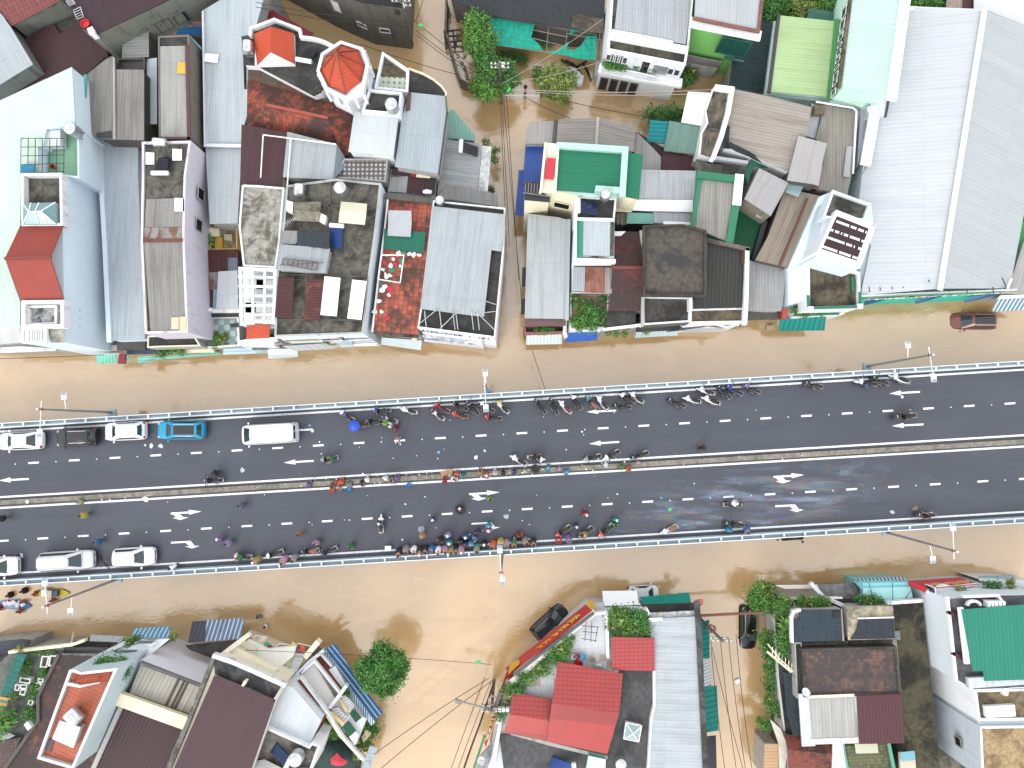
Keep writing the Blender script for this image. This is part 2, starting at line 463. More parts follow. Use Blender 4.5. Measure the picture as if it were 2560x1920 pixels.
# ---------------------------------------------------------------- building kit (one thing per building, parts are children)
class B:
 def __init__(s,label,cat='house',name='house',group=None):
  s.a = (label,cat,name,group); s.root = None
 def at(s,v):
  if s.root is None:
   c = sum((Vector(p) for p in v),Vector()) / len(v); c.z = 0
   s.root = thing(s.a[2],s.a[0],s.a[1],c,0,s.a[3])
  return s.root
 def walls(s,px,z,mat,z0=-0.6,d=0.0,name='wall',label=None):
  p = ccw(W(px,z) if not isinstance(px[0],Vector) else px)
  if d: p = inset(p,d)
  s.at(p)
  o = MB().prism(p,z0,(z if not isinstance(z,(list,tuple)) else min(z))).build(name,mat,s.root)
  if label: o['label'] = label
  return o
 def sheet(s,px,z,mat,e=None,th=0.06,name='roof',label=None,dirv=None):
  p = W(px,z); s.at(p)
  if dirv is not None: d = pdir((0,0),dirv)
  elif e is None: d = Vector((0,1,0))
  else: d = p[(e + 1) % len(p)] - p[e]
  if area2(p) < 0: p = p[::-1]
  o = MB().slab(p,th,d).build(name,mat,s.root)
  if label: o['label'] = label
  return o
 def shed(s,px,z,rmat,wmat,e=0,z0=-0.6,dirv=None,label=None,d=0.12):
  """walls up to a sheet roof"""
  zz = min(zl(z,len(px)))
  p = inset(ccw([Vector((q.x,q.y,zz - 0.14)) for q in W(px,z)]),d)
  s.at(p)
  MB().prism(p,z0,zz - 0.14).build('wall',wmat,s.root)
  return s.sheet(px,z,rmat,e,dirv=dirv,label=label)
 def terrace(s,px,z,h,wmat,fmat,t=0.18,z0=-0.6,cap=None,fdir=None):
  """walls with a raised parapet round a sunken deck"""
  h = h * 0.45
  p = ccw(W(px,z)); s.at(p); q = inset(p,t)
  zf = z - h
  MB().prism(p,z0,zf - 0.06).build('wall',wmat,s.root)
  lo = [Vector((a.x,a.y,zf - 0.06)) for a in p]; lq = [Vector((a.x,a.y,zf - 0.06)) for a in q]
  m = MB().wall(lo,p,0)
  m.wall(lq[::-1],q[::-1],0)
  n = len(p)
  for i in range(n):
   j = (i + 1) % n; m.face([p[i],p[j],q[j],q[i]],None,1)
  m.build('parapet',[wmat,cap or wmat],s.root,weld=False)
  f = inset(p,t + 0.003)
  d = Vector((0,1,0)) if fdir is None else pdir((0,0),fdir)
  MB().poly([Vector((a.x,a.y,zf)) for a in f],d).build('roof_deck',fmat,s.root)
  return p
 def rim(s,px,z,h,t,mat,name='parapet'):
  p = ccw(W(px,z)); s.at(p); q = inset(p,t)
  lo = [Vector((a.x,a.y,z - h)) for a in p]; lq = [Vector((a.x,a.y,z - h)) for a in q]
  m = MB().wall(lo,p).wall(lq[::-1],q[::-1])
  for i in range(len(p)):
   j = (i + 1) % len(p); m.face([p[i],p[j],q[j],q[i]])
  return m.build(name,mat,s.root,weld=False)
 def strip(s,px,z,w,h,mat,name='parapet',closed=False):
  """a low wall / trim following a line, top at z"""
  p = W(px,z); s.at(p)
  m = MB()
  for i,(a,b) in enumerate(list(zip(p[:-1],p[1:])) + ([(p[-1],p[0])] if closed else [])):
   a,b = a - Vector((0,0,.004 * (i % 2))),b - Vector((0,0,.004 * (i % 2)))
   d = (b - a); d.z = 0; d.normalize()
   m.bar(a - Vector((0,0,h / 2)) - d * w * .4,b - Vector((0,0,h / 2)) + d * w * .4,w,h)
  return m.build(name,mat,s.root)
 def box(s,px,z,mat,h=0.5,name='box'):
  p = ccw(W(px,z)); s.at(p)
  return MB().prism(p,z - h,z).build(name,mat,s.root)
 def front(s,p0,p1,z,items,zb=0.0):
  """openings on the wall under the roof edge p0-p1 (photo points at height z).
        items: (pos 0..1, width m, sill z, head z, frame material, pane material, name)"""
  a,b = at(p0,z),at(p1,z); s.at([a,b])
  d = (b - a); L = d.length; d.normalize(); n = Vector((-d.y,d.x,0))
  mid = (a + b) / 2
  if n.dot(mid) > 0: n = -n
  for (f,w,z0,z1,fm,pm,nm) in items:
   c = a + d * (L * f)
   def P(u,zz,o): return Vector((c.x,c.y,0)) + d * u + n * o + Vector((0,0,zz))
   m = MB()
   t = min(0.09,w * .2)
   for (u0,u1,y0,y1) in ((-w / 2,w / 2,z1 - t,z1),(-w / 2,w / 2,z0,z0 + t),(-w / 2,-w / 2 + t,z0 + t,z1 - t),(w / 2 - t,w / 2,z0 + t,z1 - t)):
    m.face([P(u0,y0,.06),P(u1,y0,.06),P(u1,y1,.06),P(u0,y1,.06)])
    m.face([P(u0,y1,.06),P(u1,y1,.06),P(u1,y1,.0),P(u0,y1,.0)])
    m.face([P(u0,y0,.0),P(u1,y0,.0),P(u1,y0,.06),P(u0,y0,.06)])
   fr = m.build(nm,fm,s.root,weld=False)
   g = MB().face([P(-w / 2 + t,z0 + t,.02),P(w / 2 - t,z0 + t,.02),P(w / 2 - t,z1 - t,.02),P(-w / 2 + t,z1 - t,.02)])
   g.build('pane' if nm == 'window' else 'panel',pm,fr)
 def rods(s,segs,r,mat,name):
  v = [at(p,z) for seg in segs for (p,z) in seg]; s.at(v)
  if name in ('brace','mast','post','frame_bar'):
   for (pa,za),(pb,zb) in segs: MB().tube(at(pa,za),at(pb,zb),r,r,6).build(name,mat,s.root)
   return
  m = MB()
  for (pa,za),(pb,zb) in segs: m.tube(at(pa,za),at(pb,zb),r,r,6)
  return m.build(name,mat,s.root)
def pts2(t,*v): return Q(t,*v)
# ================================================================ setting: ground, flood water, elevated road
def ring_sheet(z,half=1800,n=1):
 return MB().poly([Vector((-half,-half,z)),Vector((half,-half,z)),Vector((half,half,z)),Vector((-half,half,z))])
structure(ring_sheet(-2.2),'ground',conc(120,105,85),weld=False)
def water_mat():
 k = NT('muddy flood water'); p = k.pos()
 big = k.noise(k.sc(p,0.045,0.07,1),1.0,5,0.6,1.4)
 col = k.mix(k.ramp(big,0.34,0.66),S(190,156,108,.8),S(202,169,124,.8))
 sw = k.ramp(k.noise(k.sc(p,0.16,0.3,1,0.25),1.0,6,0.6,2.2),0.5,0.72)
 col = k.mix(k.math('MULTIPLY',sw,0.3),col,S(216,185,146,.8))
 rp = k.noise(k.sc(p,1.3,2.3,1,0.5),1.0,4,0.6,1.2)
 msk = k.ramp(k.noise(k.sc(p,0.09,0.12,1),1.0,4,0.6,0.8),0.46,0.64)
 sm = k.noise(k.sc(p,0.5,0.8,1),1.0,3,0.5,0.6)
 h = k.math('ADD',k.math('MULTIPLY',rp,k.math('MULTIPLY_ADD',msk,0.9,0.1)),k.math('MULTIPLY',sm,0.5))
 k.bump(h,0.23,0.12)
 k.out(col,0.1)
 k.b.inputs['IOR'].default_value = 2.3
 return k.m
structure(ring_sheet(0.0),'flood_water',water_mat(),weld=False)
YARD = conc(128,122,112,0.7)
def yard(px,z=0.12):
 p = ccw(W(px,z))
 structure(MB().slab(p,1.0),'yard',YARD,weld=False)
yard(Q('f',-300,-200,600,-200,640,60,860,150,1000,190,1110,290,1195,365,1200,560,1215,720,1190,830,960,838,600,850,0,862,-300,862))
yard(Q('f',1335,330,1560,310,1660,370,1720,250,1830,215,1925,-100,2900,-100,2900,720,2300,730,1880,800,1330,820,1325,560))
yard(Q('f',-300,1640,180,1640,330,1625,660,1610,780,1660,900,1830,870,2150,-300,2150))
yard(Q('f',1275,1690,1480,1545,1745,1540,1750,2150,1230,2150,1225,1850))
yard(Q('f',1930,1480,2900,1470,2900,2150,1930,2150))
# ---------------------------------------------------------------- the road on its bridge
RZ = 3.0
X0,X1 = -420,2980
def ln(y0,y1):
 return lambda x: y0 + (y1 - y0) * x / 2560
N_OUT,N_IN = ln(1059,903),ln(1076,921)
S_IN,S_OUT = ln(1449,1290),ln(1461,1303)
def band(a,b,z,x0=X0,x1=X1): return W([(x0,b(x0)),(x1,b(x1)),(x1,a(x1)),(x0,a(x0))],z)
def asphalt_mat():
 k = NT('wet asphalt'); p = k.pos()
 f = k.noise(p,9.0,4,0.75)
 col = k.mix(k.ramp(f,0.3,0.7),S(62,66,77),S(81,86,98))
 b = k.noise(k.sc(p,0.05,0.25,1,R(3.6)),1.0,6,0.6)
 col = k.mix(k.math('MULTIPLY',k.ramp(b,0.4,0.7),0.5),col,S(88,93,106))
 d = k.ramp(k.noise(k.sc(p,0.15,0.5,1,R(3.6)),1.0,6,0.65),0.55,0.72)
 col = k.mix(k.math('MULTIPLY',d,0.35),col,S(56,57,63))
 k.bump(f,0.25,0.02)
 return k.out(col,k.math('MULTIPLY_ADD',b,0.3,0.22))
road = structure(MB().slab(band(N_OUT,S_OUT,RZ),0.9,mside=1),'road',[asphalt_mat(),conc(150,150,146,0.3)],weld=False)
pc = W([(x,1262 - .061 * (x - 0)) for x in range(-300,2900,320)],0)
for q in pc:
 structure(MB().box((q.x,q.y,-0.2),(1.4,11.5,4.2),R(3.5)),'bridge_pier',conc(140,138,132,.4),parent=road)
WP = NT('road paint'); _p = WP.pos()
WP = WP.out(WP.mix(WP.ramp(WP.noise(_p,5.0,5,0.7),0.5,0.72),S(240,242,246,.8),S(176,178,182)),0.5)
def mark(px,name,z=RZ + .012):
 p = ccw(W(px,z)); structure(MB().poly(p),name,WP,weld=False,parent=road)
def stripe(f,w,name):
 mark([(X0,f(X0) + w / 2),(X1,f(X1) + w / 2),(X1,f(X1) - w / 2),(X0,f(X0) - w / 2)],name)
stripe(ln(1079,924),4.8,'edge_line'); stripe(ln(1243,1088),4.8,'edge_line')
stripe(ln(1270,1116),4.8,'edge_line'); stripe(ln(1435,1279.5),4.8,'edge_line')
ND,SD_ = ln(1162,1006.5),ln(1352.5,1197)
dashN = [84 + 101.7 * k for k in range(-3,28)]
dashS = [8,107,208,310,414,516,617,717,818,918,1018,1118,1218,1318,1418,1518,1619,1720,1822,1925,2026,2129,2234,2338,2457,2561,-94,-196,2664]
for f,xs in ((ND,dashN),(SD_,dashS)):
 for x in xs:
  a = 13.4
  mark([(x - a,f(x - a) + 2.4),(x + a,f(x + a) + 2.4),(x + a,f(x + a) - 2.4),(x - a,f(x - a) - 2.4)],'lane_dash')
  x += 56
  if -20 < x < 2580:
   q = at((x,f(x) + 0.5),RZ)
   structure(MB().lathe([(.07,0),(.05,.03)],Matrix.Translation(q),8),'road_stud',WP,weld=False,parent=road)
def arrow(t,tx,ty,x,y):
 (a,),(b,) = Q(t,tx,ty),Q(t,x,y)
 d = Vector((b[0] - a[0],b[1] - a[1])); L = d.length; d.normalize(); n = Vector((-d.y,d.x)); A = Vector(a)
 P = lambda u,v: tuple(A + d * u + n * v)
 mark([P(0,0),P(29,6.4),P(29,2.3),P(L,2.3),P(L,-2.3),P(29,-2.3),P(29,-6.4)],'lane_arrow')
for t,v in (('c1',(-8,952,213,940)),('c2',(205,820,427,806)),('c3',(553,444,772,433)),('c3',(570,680,795,666)),('c4',(898,308,1126,295)),('c4',(918,548,1151,536)),('c2',(197,585,420,573))):
 arrow(t,*v)
for t,ox,oy in (('c1',0,0),('c2',313,-143),('c4',-1224,-271)):
 o = lambda *v: Q(t,*[v[i] + (ox if i % 2 == 0 else oy) for i in range(len(v))])
 mark(o(1265,1189,1398,1181,1397,1168,1492,1181,1402,1205,1399,1195,1330,1199,1357,1222,1397,1224,1335,1244,1279,1229,1306,1226,1281,1202,1265,1203),'turn_arrow')
for t,ox,oy in (('c1',0,0),('c2',330,-140),('c4',-1212,-270)):
 o = lambda *v: Q(t,*[v[i] + (ox if i % 2 == 0 else oy) for i in range(len(v))])
 mark(o(1266,1406,1411,1398,1442,1436,1479,1436,1424,1455,1368,1440,1402,1437,1374,1413,1266,1419),'turn_arrow')
def oil_mat():
 k = NT('oil film'); p = k.pos(); rot = R(-32)
 w = k.noise(k.sc(p,0.16,0.62,1,rot),1.0,6,0.62,1.6)
 cr = k.n('ShaderNodeValToRGB'); e = cr.color_ramp
 for i,(x,c) in enumerate(((0.36,S(150,164,180)),(0.43,S(120,142,176)),(0.475,S(92,74,118)),(0.51,S(132,92,96)),(0.545,S(132,124,92)),(0.585,S(70,122,128)),(0.63,S(60,82,150)),(0.7,S(158,170,184)))):
  if i < 2: e.elements[i].position = x; e.elements[i].color = c
  else:
   el = e.elements.new(x); el.color = c
 k.put(cr.inputs[0],w)
 uv = k.uv(); u,v,_ = k.xyz(uv)
 s = k.noise(k.sc(p,0.13,0.95,1,rot),1.0,6,0.62,0.7)
 a = k.ramp(s,0.36,0.64)
 c0 = at((1870,1262),RZ)
 dx = k.math('DIVIDE',k.math('SUBTRACT',k.xyz(p)[0],c0.x),16.5)
 dy = k.math('DIVIDE',k.math('SUBTRACT',k.math('ADD',k.xyz(p)[1],k.math('MULTIPLY',k.xyz(p)[0],-0.18)),c0.y - c0.x * 0.18),4.6)
 d2 = k.math('SQRT',k.math('ADD',k.math('MULTIPLY',dx,dx),k.math('MULTIPLY',dy,dy)))
 edge = k.ramp(k.math('ADD',d2,k.math('MULTIPLY',k.math('SUBTRACT',k.noise(p,0.35,4,.6),0.5),1.2)),1.15,0.25)
 k.out(k.mix(0.42,cr.outputs[0],S(140,152,168)),0.2)
 k.put(k.b.inputs['Alpha'],k.math('MULTIPLY',k.math('MULTIPLY',a,edge),0.92))
 return k.m
oil = MB().poly(ccw(W([(1300,1345),(1300,1195),(2350,1131),(2350,1290)],RZ + .006))).build('oil_slick',oil_mat(),None,weld=False)
tag(oil,'rainbow oil film spreading over the wet lower carriageway','oil slick',kind='stuff')
md = MB()
mt,mbt = ln(1251,1098),ln(1262.5,1110)
xs = list(range(-420,2981,136))
for x0,x1 in zip(xs[:-1],xs[1:]):
 p = ccw(W([(x0 + .4,mbt(x0)),(x1 - .4,mbt(x1)),(x1 - .4,mt(x1)),(x0 + .4,mt(x0))],RZ + .24))
 md.prism(p,RZ - .02,RZ + .24)
structure(md,'median_kerb',conc(158,152,138,0.35,92,86,76),weld=False)
RAILM,POSTM = paint(182,196,205,0.4,0.0,0.25),paint(222,232,238,0.4,0,.15)
def guard(label,f_out,f_in,sgn):
 a0,a1 = at((X0,f_out(X0)),RZ),at((X1,f_out(X1)),RZ)
 root = thing('guard_rail',label,'railing',at((1280,f_out(1280)),RZ))
 d = (a1 - a0).normalized(); n = Vector((-d.y,d.x,0)) * sgn
 def line(off,z,w,h,name,m):
  return MB().bar(a0 + n * off + Vector((0,0,z)),a1 + n * off + Vector((0,0,z)),w,h).build(name,m,root)
 line(.37,.3,.28,.6,'base_wall',plaster(168,182,190,.35))
 line(.04,.5,.07,1.0,'outer_plate',RAILM)
 line(.04,1.06,.07,.12,'top_rail',POSTM)
 line(.44,.86,.08,.09,'inner_rail',POSTM)
 line(.15,.55,.15,.06,'gutter',paint(178,198,210,.5,0,.3))
 L = (a1 - a0).length; N = int(L / 2.02)
 proto = None
 for i in range(N):
  q = a0 + d * (2.02 * (i + .6))
  if proto is None:
   mb = MB().box((0,.24,.94),(.16,.42,.06)).box((0,.12,.5),(.1,.1,1.0))
   me = mb.mesh('rail_post',POSTM)
  x = q.x / ((CAM_H - RZ) / FPX) + 1280
  if -30 < x < 2590:
   o = bpy.data.objects.new('rail_post',me); COL.objects.link(o); o.parent = root
   o.location = q - root.location
   o.rotation_euler = (0,0,math.atan2(d.y,d.x) + (0 if sgn > 0 else math.pi))
guard('long pale blue steel railing on the edge of the road facing the big white warehouse',N_OUT,N_IN,-1)
guard('long pale blue steel railing on the edge of the road facing the lone round tree',S_OUT,S_IN,1)
LM = paint(150,158,162,.4,.3); LW = paint(245,247,248,.35); RED = paint(190,60,60)
def street_lamp(base,sgn,label):
 b = at(base,RZ)
 t = thing('street_lamp',label,'street lamp',b,0,'twin-armed street lamps along the bridge')
 ang = R(3.4); o = Vector((-math.sin(ang),math.cos(ang),0)) * sgn
 v = lambda z: Vector((0,0,z))
 MB().tube(v(-.3),v(11.0),.13,.07,10).build('pole',LM,t,local=True)
 MB().slab([o * -.55 + Vector((-.45,0,.1)),o * -.55 + Vector((.45,0,.1)),o * .3 + Vector((.35,0,.1)),o * .3 + Vector((-.35,0,.1))],.3).build('bracket',RAILM,t,local=True)
 m = MB().torus((0,0,10.5),.12,.05); m.build('collar',RED,t,local=True)
 MB().ell((0,0,11.05),(.09,.09,.12)).build('finial',LW,t,local=True)
 for s,z,L in ((1,7.2,1.05),(-1,10.5,1.75)):
  MB().tube(v(z) - o * s * (.7 if s < 0 else .0),v(z + .25) + o * s * L,.035,.03,6).build('arm',LW,t,local=True)
  c = v(z + .27) + o * s * (L + .22)
  h = MB().box(c,(.42,.62,.12),ang).build('lamp_head',LW,t,local=True)
  MB().box(c + v(.065) + o * s * .2,(.38,.28,.015),ang).build('lamp_glass',glass(165,185,200,.2),h,local=True)
for i,(x,y,s,l) in enumerate(((280,1031,1,'twin-armed street lamp on the upper railing above the parked cars'),(1222,979,1,'twin-armed street lamp on the upper railing near the parked red motorbike'),(2168,916,1,'twin-armed street lamp on the upper railing below the flooded brown car'),(295,1447,-1,'twin-armed street lamp on the lower railing leaning over the paddle boards'),(1257,1378,-1,'twin-armed street lamp on the lower railing in the thick of the crowd'),(2216,1331,-1,'twin-armed street lamp on the lower railing near the oil film'))):
 street_lamp((x,y),s,l)
# ================================================================ buildings, upper left blocks
WHT = plaster(232,236,240,.22); DWHT = plaster(226,228,228,.75,92,88,84); GRIM = plaster(112,116,106,.9,42,42,36)
CRM = plaster(232,224,196,.3); LBL = plaster(214,230,240,.18,150,160,168); MAUVE = plaster(205,200,212,.3,120,112,120)
GREYP = plaster(168,168,164,.6); DARKP = plaster(84,82,78,.8,36,35,32); PINKW = plaster(214,204,204,.7,96,74,70)
CYANW = plaster(140,208,214,.3); MINTW = plaster(196,232,220,.2)
DECK = conc(112,108,98,.75); DECKD = conc(74,74,72,.7,40,40,38); DECKL = conc(168,166,158,.6,90,86,76); DECKB = conc(120,108,88,.7,62,54,42)
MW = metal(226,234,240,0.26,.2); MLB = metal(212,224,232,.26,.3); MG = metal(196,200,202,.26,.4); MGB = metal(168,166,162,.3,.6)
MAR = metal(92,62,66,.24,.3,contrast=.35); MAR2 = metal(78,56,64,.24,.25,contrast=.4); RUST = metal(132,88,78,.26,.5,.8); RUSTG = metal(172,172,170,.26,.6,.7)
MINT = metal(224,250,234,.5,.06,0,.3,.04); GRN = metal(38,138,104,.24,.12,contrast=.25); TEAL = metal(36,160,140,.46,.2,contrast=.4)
FW = paint(240,242,244,.4); FD = paint(60,62,66); GL = glass(70,90,100); GLD = glass(36,42,48); GRT = paint(150,150,142,.5,0,.4)
TERRA = tile(196,92,56,.0,.25,.25,line=.3,vary=.25); REDT = tile(214,84,48,.0,.22,.3,line=.35,vary=.2)
PL_W = paint(244,246,247,.35,0,.05)
b = B('house corner with a brick-red tiled roof and a grimy grey side wall')
b.shed(Q('a1',-200,-200,560,-200,530,0,100,225,0,95,-200,-20),7,tile(146,78,76,.05,.5,.42,line=.55),plaster(120,126,116,.9,60,62,50),2)
b = B('house with a pale grey sheet roof behind the maroon roofs')
b.shed(Q('a1',-200,60,0,110,90,230,285,555,0,730,-200,850),7.2,metal(196,206,212,.3,.15,contrast=.06),plaster(122,128,124,.8),2)
b = B('low house with a plain maroon ribbed roof beside the mint warehouse')
b.shed(Q('a1',175,350,380,250,460,205,520,290,690,190,830,330,935,470,735,645,370,680,0,880,0,760,330,600),5.2,MAR,GREYP,4,dirv=(-.55,.8))
b.box(Q('a1',470,205,680,130,700,185,520,290),5.0,DECKD,1.0,'gutter_slab')
b = B('tall house with a maroon ribbed roof over a mould-streaked concrete wall')
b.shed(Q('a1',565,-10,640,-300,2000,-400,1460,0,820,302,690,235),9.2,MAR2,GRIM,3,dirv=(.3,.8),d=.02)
b.front(Q('a1',820,302)[0],Q('a1',1460,0)[0],9.1,[(.75,1.5,5.6,7.2,FD,GLD,'window'),(.98,1.3,5.6,7.0,FD,GLD,'window')])
b = B('large pale mint sheet-roofed warehouse on the left edge','warehouse','warehouse')
b.shed(Q('a1',-400,1080,0,868,622,578,650,1085,400,1115,375,1260,330,1275,330,1490,180,1500) + Q('b1',172,440,40,710,175,1090,172,1300,-400,1300),10.2,MINT,LBL,1,dirv=(.1,1),d=.03)
b.strip(Q('a1',735,650,705,1110),8.4,.2,.3,paint(110,200,200),'gutter')
b.sheet(Q('b1',-400,1300,172,1300,195,1440,-400,1480),[9.6,9.6,6.4,6.4],metal(244,248,250,.5,.05,0,.1,.04),1,name='porch_roof')
b.sheet(Q('b1',-300,1500,180,1470,480,1490,480,1510,0,1530,-300,1535),4.2,DWHT,0,name='eave_slab')
b.box(Q('b1',-300,1440,740,1440,740,1500,-300,1500),4.0,GREYP,4.2,'front_wall')
b = B('tall pale-blue walled house with a red gabled roof block')
TW = Q('a1',175,1495,535,1490) + Q('b1',545,425,556,1075,556,1440,180,1445,180,1075,178,430)
p = b.walls(TW,10.3,LBL,d=.04)
b.rim(Q('a1',180,1497,533,1493) + Q('b1',541,428,182,432),11.1,.8,.22,DWHT)
b.sheet(Q('a1',186,1505,527,1500) + Q('b1',535,432,190,436),10.36,DECK,0,name='roof_deck')
RM = tile(166,66,52,.05,.22,6.0,line=.45,vary=.1)
b.sheet(Q('b1',175,425,547,420,432,702,44,712),[10.9,10.9,12.9,12.9],RM,3,.12)
b.sheet(Q('b1',44,712,432,702,552,1080,183,1085),[12.9,12.9,10.9,10.9],RM,3,.12)
b.strip(Q('b1',44,710,432,701),13.0,.25,.12,paint(140,60,50),'ridge_cap')
sk = Q('b1',200,235,480,228,482,415,198,418)
s = b.box(sk,11.3,paint(168,190,196),.9,'skylight')
r0,r1 = at(Q('b1',250,312)[0],11.95),at(Q('b1',355,305)[0],11.95); c = W(sk,11.3)
m = MB().face([c[0],c[1],r1,r0]).face([c[2],c[3],r0,r1]).face([c[3],c[0],r0]).face([c[1],c[2],r1]); m.build('pane',glass(120,170,176,.1),s,weld=False)
m = MB()
for a,q in ((c[0],r0),(c[3],r0),(c[1],r1),(c[2],r1),(r0,r1),(c[0].lerp(c[1],.5),r0.lerp(r1,.5)),(c[2].lerp(c[3],.5),r0.lerp(r1,.5)),(c[0].lerp(c[1],.25),r0),(c[2].lerp(c[3],.25),r1)): m.bar(a + Vector((0,0,.03)),q + Vector((0,0,.03)),.07)
m.build('glazing_bar',PL_W,s)
b.rim(Q('b1',188,1075,552,1070,552,1310,186,1315),11.2,.9,.3,DWHT)
b.sheet(Q('b1',200,1085,540,1085,540,1300,200,1300),10.5,conc(200,200,200,.9,84,82,84,.6),0,name='roof_deck')
b.rim(Q('b1',235,1120,490,1115,490,1280,240,1290),10.75,.25,.2,DWHT,'deck_kerb')
m = MB()
for i in range(9):
 x = 205 + i * 22
 m.bar(at(Q('b1',x,1318)[0],10.8),at(Q('b1',x,1440)[0],10.8),.09,.12)
m.build('pergola',PL_W,b.root)
b.rim(Q('b1',190,1316,400,1316,400,1440,190,1446),10.9,.3,.15,PL_W,'pergola_frame')
b.sheet(Q('b1',415,1330,552,1325,550,1438,440,1440),10.4,conc(200,196,186,.4),0,name='roof_deck')
b.sheet(Q('b1',556,1310,692,1372,690,1465,470,1458,470,1440,556,1440),5.2,metal(120,200,165,.6,.15,contrast=.05),0,name='balcony_roof')
b.box(Q('b1',695,1355,740,1350,740,1470,695,1470),5.0,GREYP,1.0,'side_block')
for i in range(3):
 y = 1128 + i * 67
 m = MB(); q = W(Q('b1',594,y,690,y + 30,690,y + 42,594,y + 14),8.0); m.slab(q,.06); m.build('louver',glass(40,64,72),b.root)
b = B('green-floored laundry terrace under a wire cage beside the blue-walled house','roof terrace','roof_terrace')
b.terrace(Q('a1',378,1120,676,1095,684,1300,684,1540,335,1490,335,1280,378,1265),9.4,1.2,LBL,pave(150,205,168,140,190,158,.4,'grid'),.16)
b.box(Q('a1',385,1130,520,1122,520,1255,385,1262),9.9,paint(214,220,222),.9,'wash_block')
cg = []
for i in range(7): cg.append(((Q('a1',182 + i * 62,1195 + i * 1)[0],10.6),(Q('a1',178 + i * 62,1498)[0],10.6)))
for i in range(5): cg.append(((Q('a1',182,1195 + i * 76)[0],10.6),(Q('a1',552,1195 + i * 72)[0],10.6)))
for q in ((182,1195),(335,1195),(552,1195),(178,1498),(335,1498)): cg.append(((Q('a1',*q)[0],10.6),(Q('a1',*q)[0],8.3)))
b.rods(cg,.035,FD,'cage')
b.sheet(Q('a1',175,1428,300,1420,292,1497,175,1500),10.66,paint(20,130,165),0,.02,'tarp')
b = B('narrow shop-house with a long pale blue ribbed roof and teal end trim')
b.shed(Q('a1',868,1205,1192,1205,1197,1655) + Q('b1',1200,130,1222,760,1255,1412,945,1425,905,640,862,0),5.4,MLB,LBL,1,dirv=(-.02,1))
b.strip(Q('a1',860,1203,1195,1203),5.6,.4,.25,paint(96,180,168),'gutter')
b.strip(Q('a1',850,1210) + Q('b1',868,0,905,640,940,1420),5.65,.42,.3,LBL,'parapet')
b.box(Q('b1',1010,1428,1255,1420,1255,1505,1010,1505),3.4,DARKP,3.8,'front_block')
b.sheet(Q('b1',820,1540,1010,1545,1012,1612,850,1626),[3.2,3.2,2.3,2.3],striped(150,235,215,120,210,190,.25),1,name='awning')
b.box(Q('b1',1030,1535,1085,1535,1080,1622,1015,1622),4.0,paint(150,50,60),.25,'sign_board')
b.sheet(Q('b1',1085,1550,1110,1550,1135,1588,1085,1598),[3.2,3.2,2.3,2.3],striped(150,235,215,120,210,190,.25),1,name='awning')
b = B('long grey-roofed house with pinkish parapets and a mauve side wall')
PP = Q('a1',1250,1225,1645,1215) + Q('b1',1600,0,1588,540,1625,1345,1668,1350,1668,1372,1275,1385,1225,1370,1205,560,1218,0)
PP = Q('a1',1225,1225,1650,1215) + Q('b1',1605,0,1592,540,1625,1352,1250,1362,1215,560,1225,0)
b.terrace(PP,9.6,.5,MAUVE,DECK,.2,cap=PINKW)
b.sheet(Q('b1',1262,200,1592,190,1575,440,1250,445),9.5,MGB,1,.05)
b.sheet(Q('b1',1248,446,1575,443,1570,560,1243,560),9.54,RUSTG,1,.05)
b.sheet(Q('b1',1243,562,1575,560,1610,1338,1300,1345),9.5,MGB,1,.05)
b.strip(Q('b1',1245,556,1570,553),9.62,.3,.06,RUST,'ridge_cap')
b.sheet(Q('b1',1480,1222,1545,1218,1545,1325,1480,1325),9.6,glass(235,226,200,.3),0,.03,'rooflight')
b.sheet(Q('b1',1550,1215,1610,1213,1612,1332,1550,1335),9.64,glass(240,226,190,.3),0,.03,'rooflight')
b.front(Q('a1',1650,1215)[0],Q('b1',1592,540)[0],9.6,[(.45,1.2,6.2,7.6,GREYP,GLD,'window'),(.78,1.2,6.2,7.6,GREYP,GLD,'window')])
b.terrace(Q('b1',1275,1380,1672,1366,1735,1470,1365,1480,1270,1485),5.8,.4,GREYP,DECKD,.14,cap=CRM)
b.sheet(Q('b1',1185,1560,1340,1555,1345,1590,1195,1620),[3.0,3.0,2.2,2.2],striped(160,240,220,120,215,195,.25),0,name='awning')
b.sheet(Q('b1',1345,1560,1890,1525,1895,1545,1345,1590),[3.2,3.2,2.4,2.4],striped(160,240,220,120,215,195,.25),0,name='awning')
b.box(Q('b1',1365,1490,1850,1480,1850,1525,1365,1530),3.3,CRM,.5,'planter')
b.box(Q('b1',1095,1500,1365,1500,1365,1535,1095,1540),3.2,paint(60,74,104),.35,'shop_fascia')
b.walls(Q('b1',940,1460,1850,1450,1850,1510,940,1510),3.0,GREYP)
b = B('house with an aged grey asbestos roof in two broad sheets')
b.shed(Q('a1',755,640,905,520,975,480,990,600,1245,602,1245,1212,870,1200,735,1115,740,700),7.6,metal(166,164,158,.3,.6,contrast=.2),DARKP,4,dirv=(-.01,1))
b.strip(Q('a1',982,500,988,1195),7.8,.16,.15,GREYP,'ridge_cap')
b.box(Q('a1',830,1150,955,1130,960,1190,835,1190),7.7,FD,.1,'roof_hatch')
b = B('small lean-to roof of grey sheets below the mouldy wall','shed','shed')
b.shed(Q('a1',1060,385,1285,262,1286,490,1052,502),6.6,metal(176,178,176,.3,.7,contrast=.3),DARKP,3,dirv=(1,-.05))
b.box(Q('a1',1000,505,1250,497,1250,600,1000,600),6.2,DARKP,2,'gutter_block')
b.rim(Q('a1',1010,505,1250,497,1250,600,1010,600),6.6,.4,.15,DARKP)
b = B('white sheet walkway roof between two grey-roofed houses','canopy','canopy')
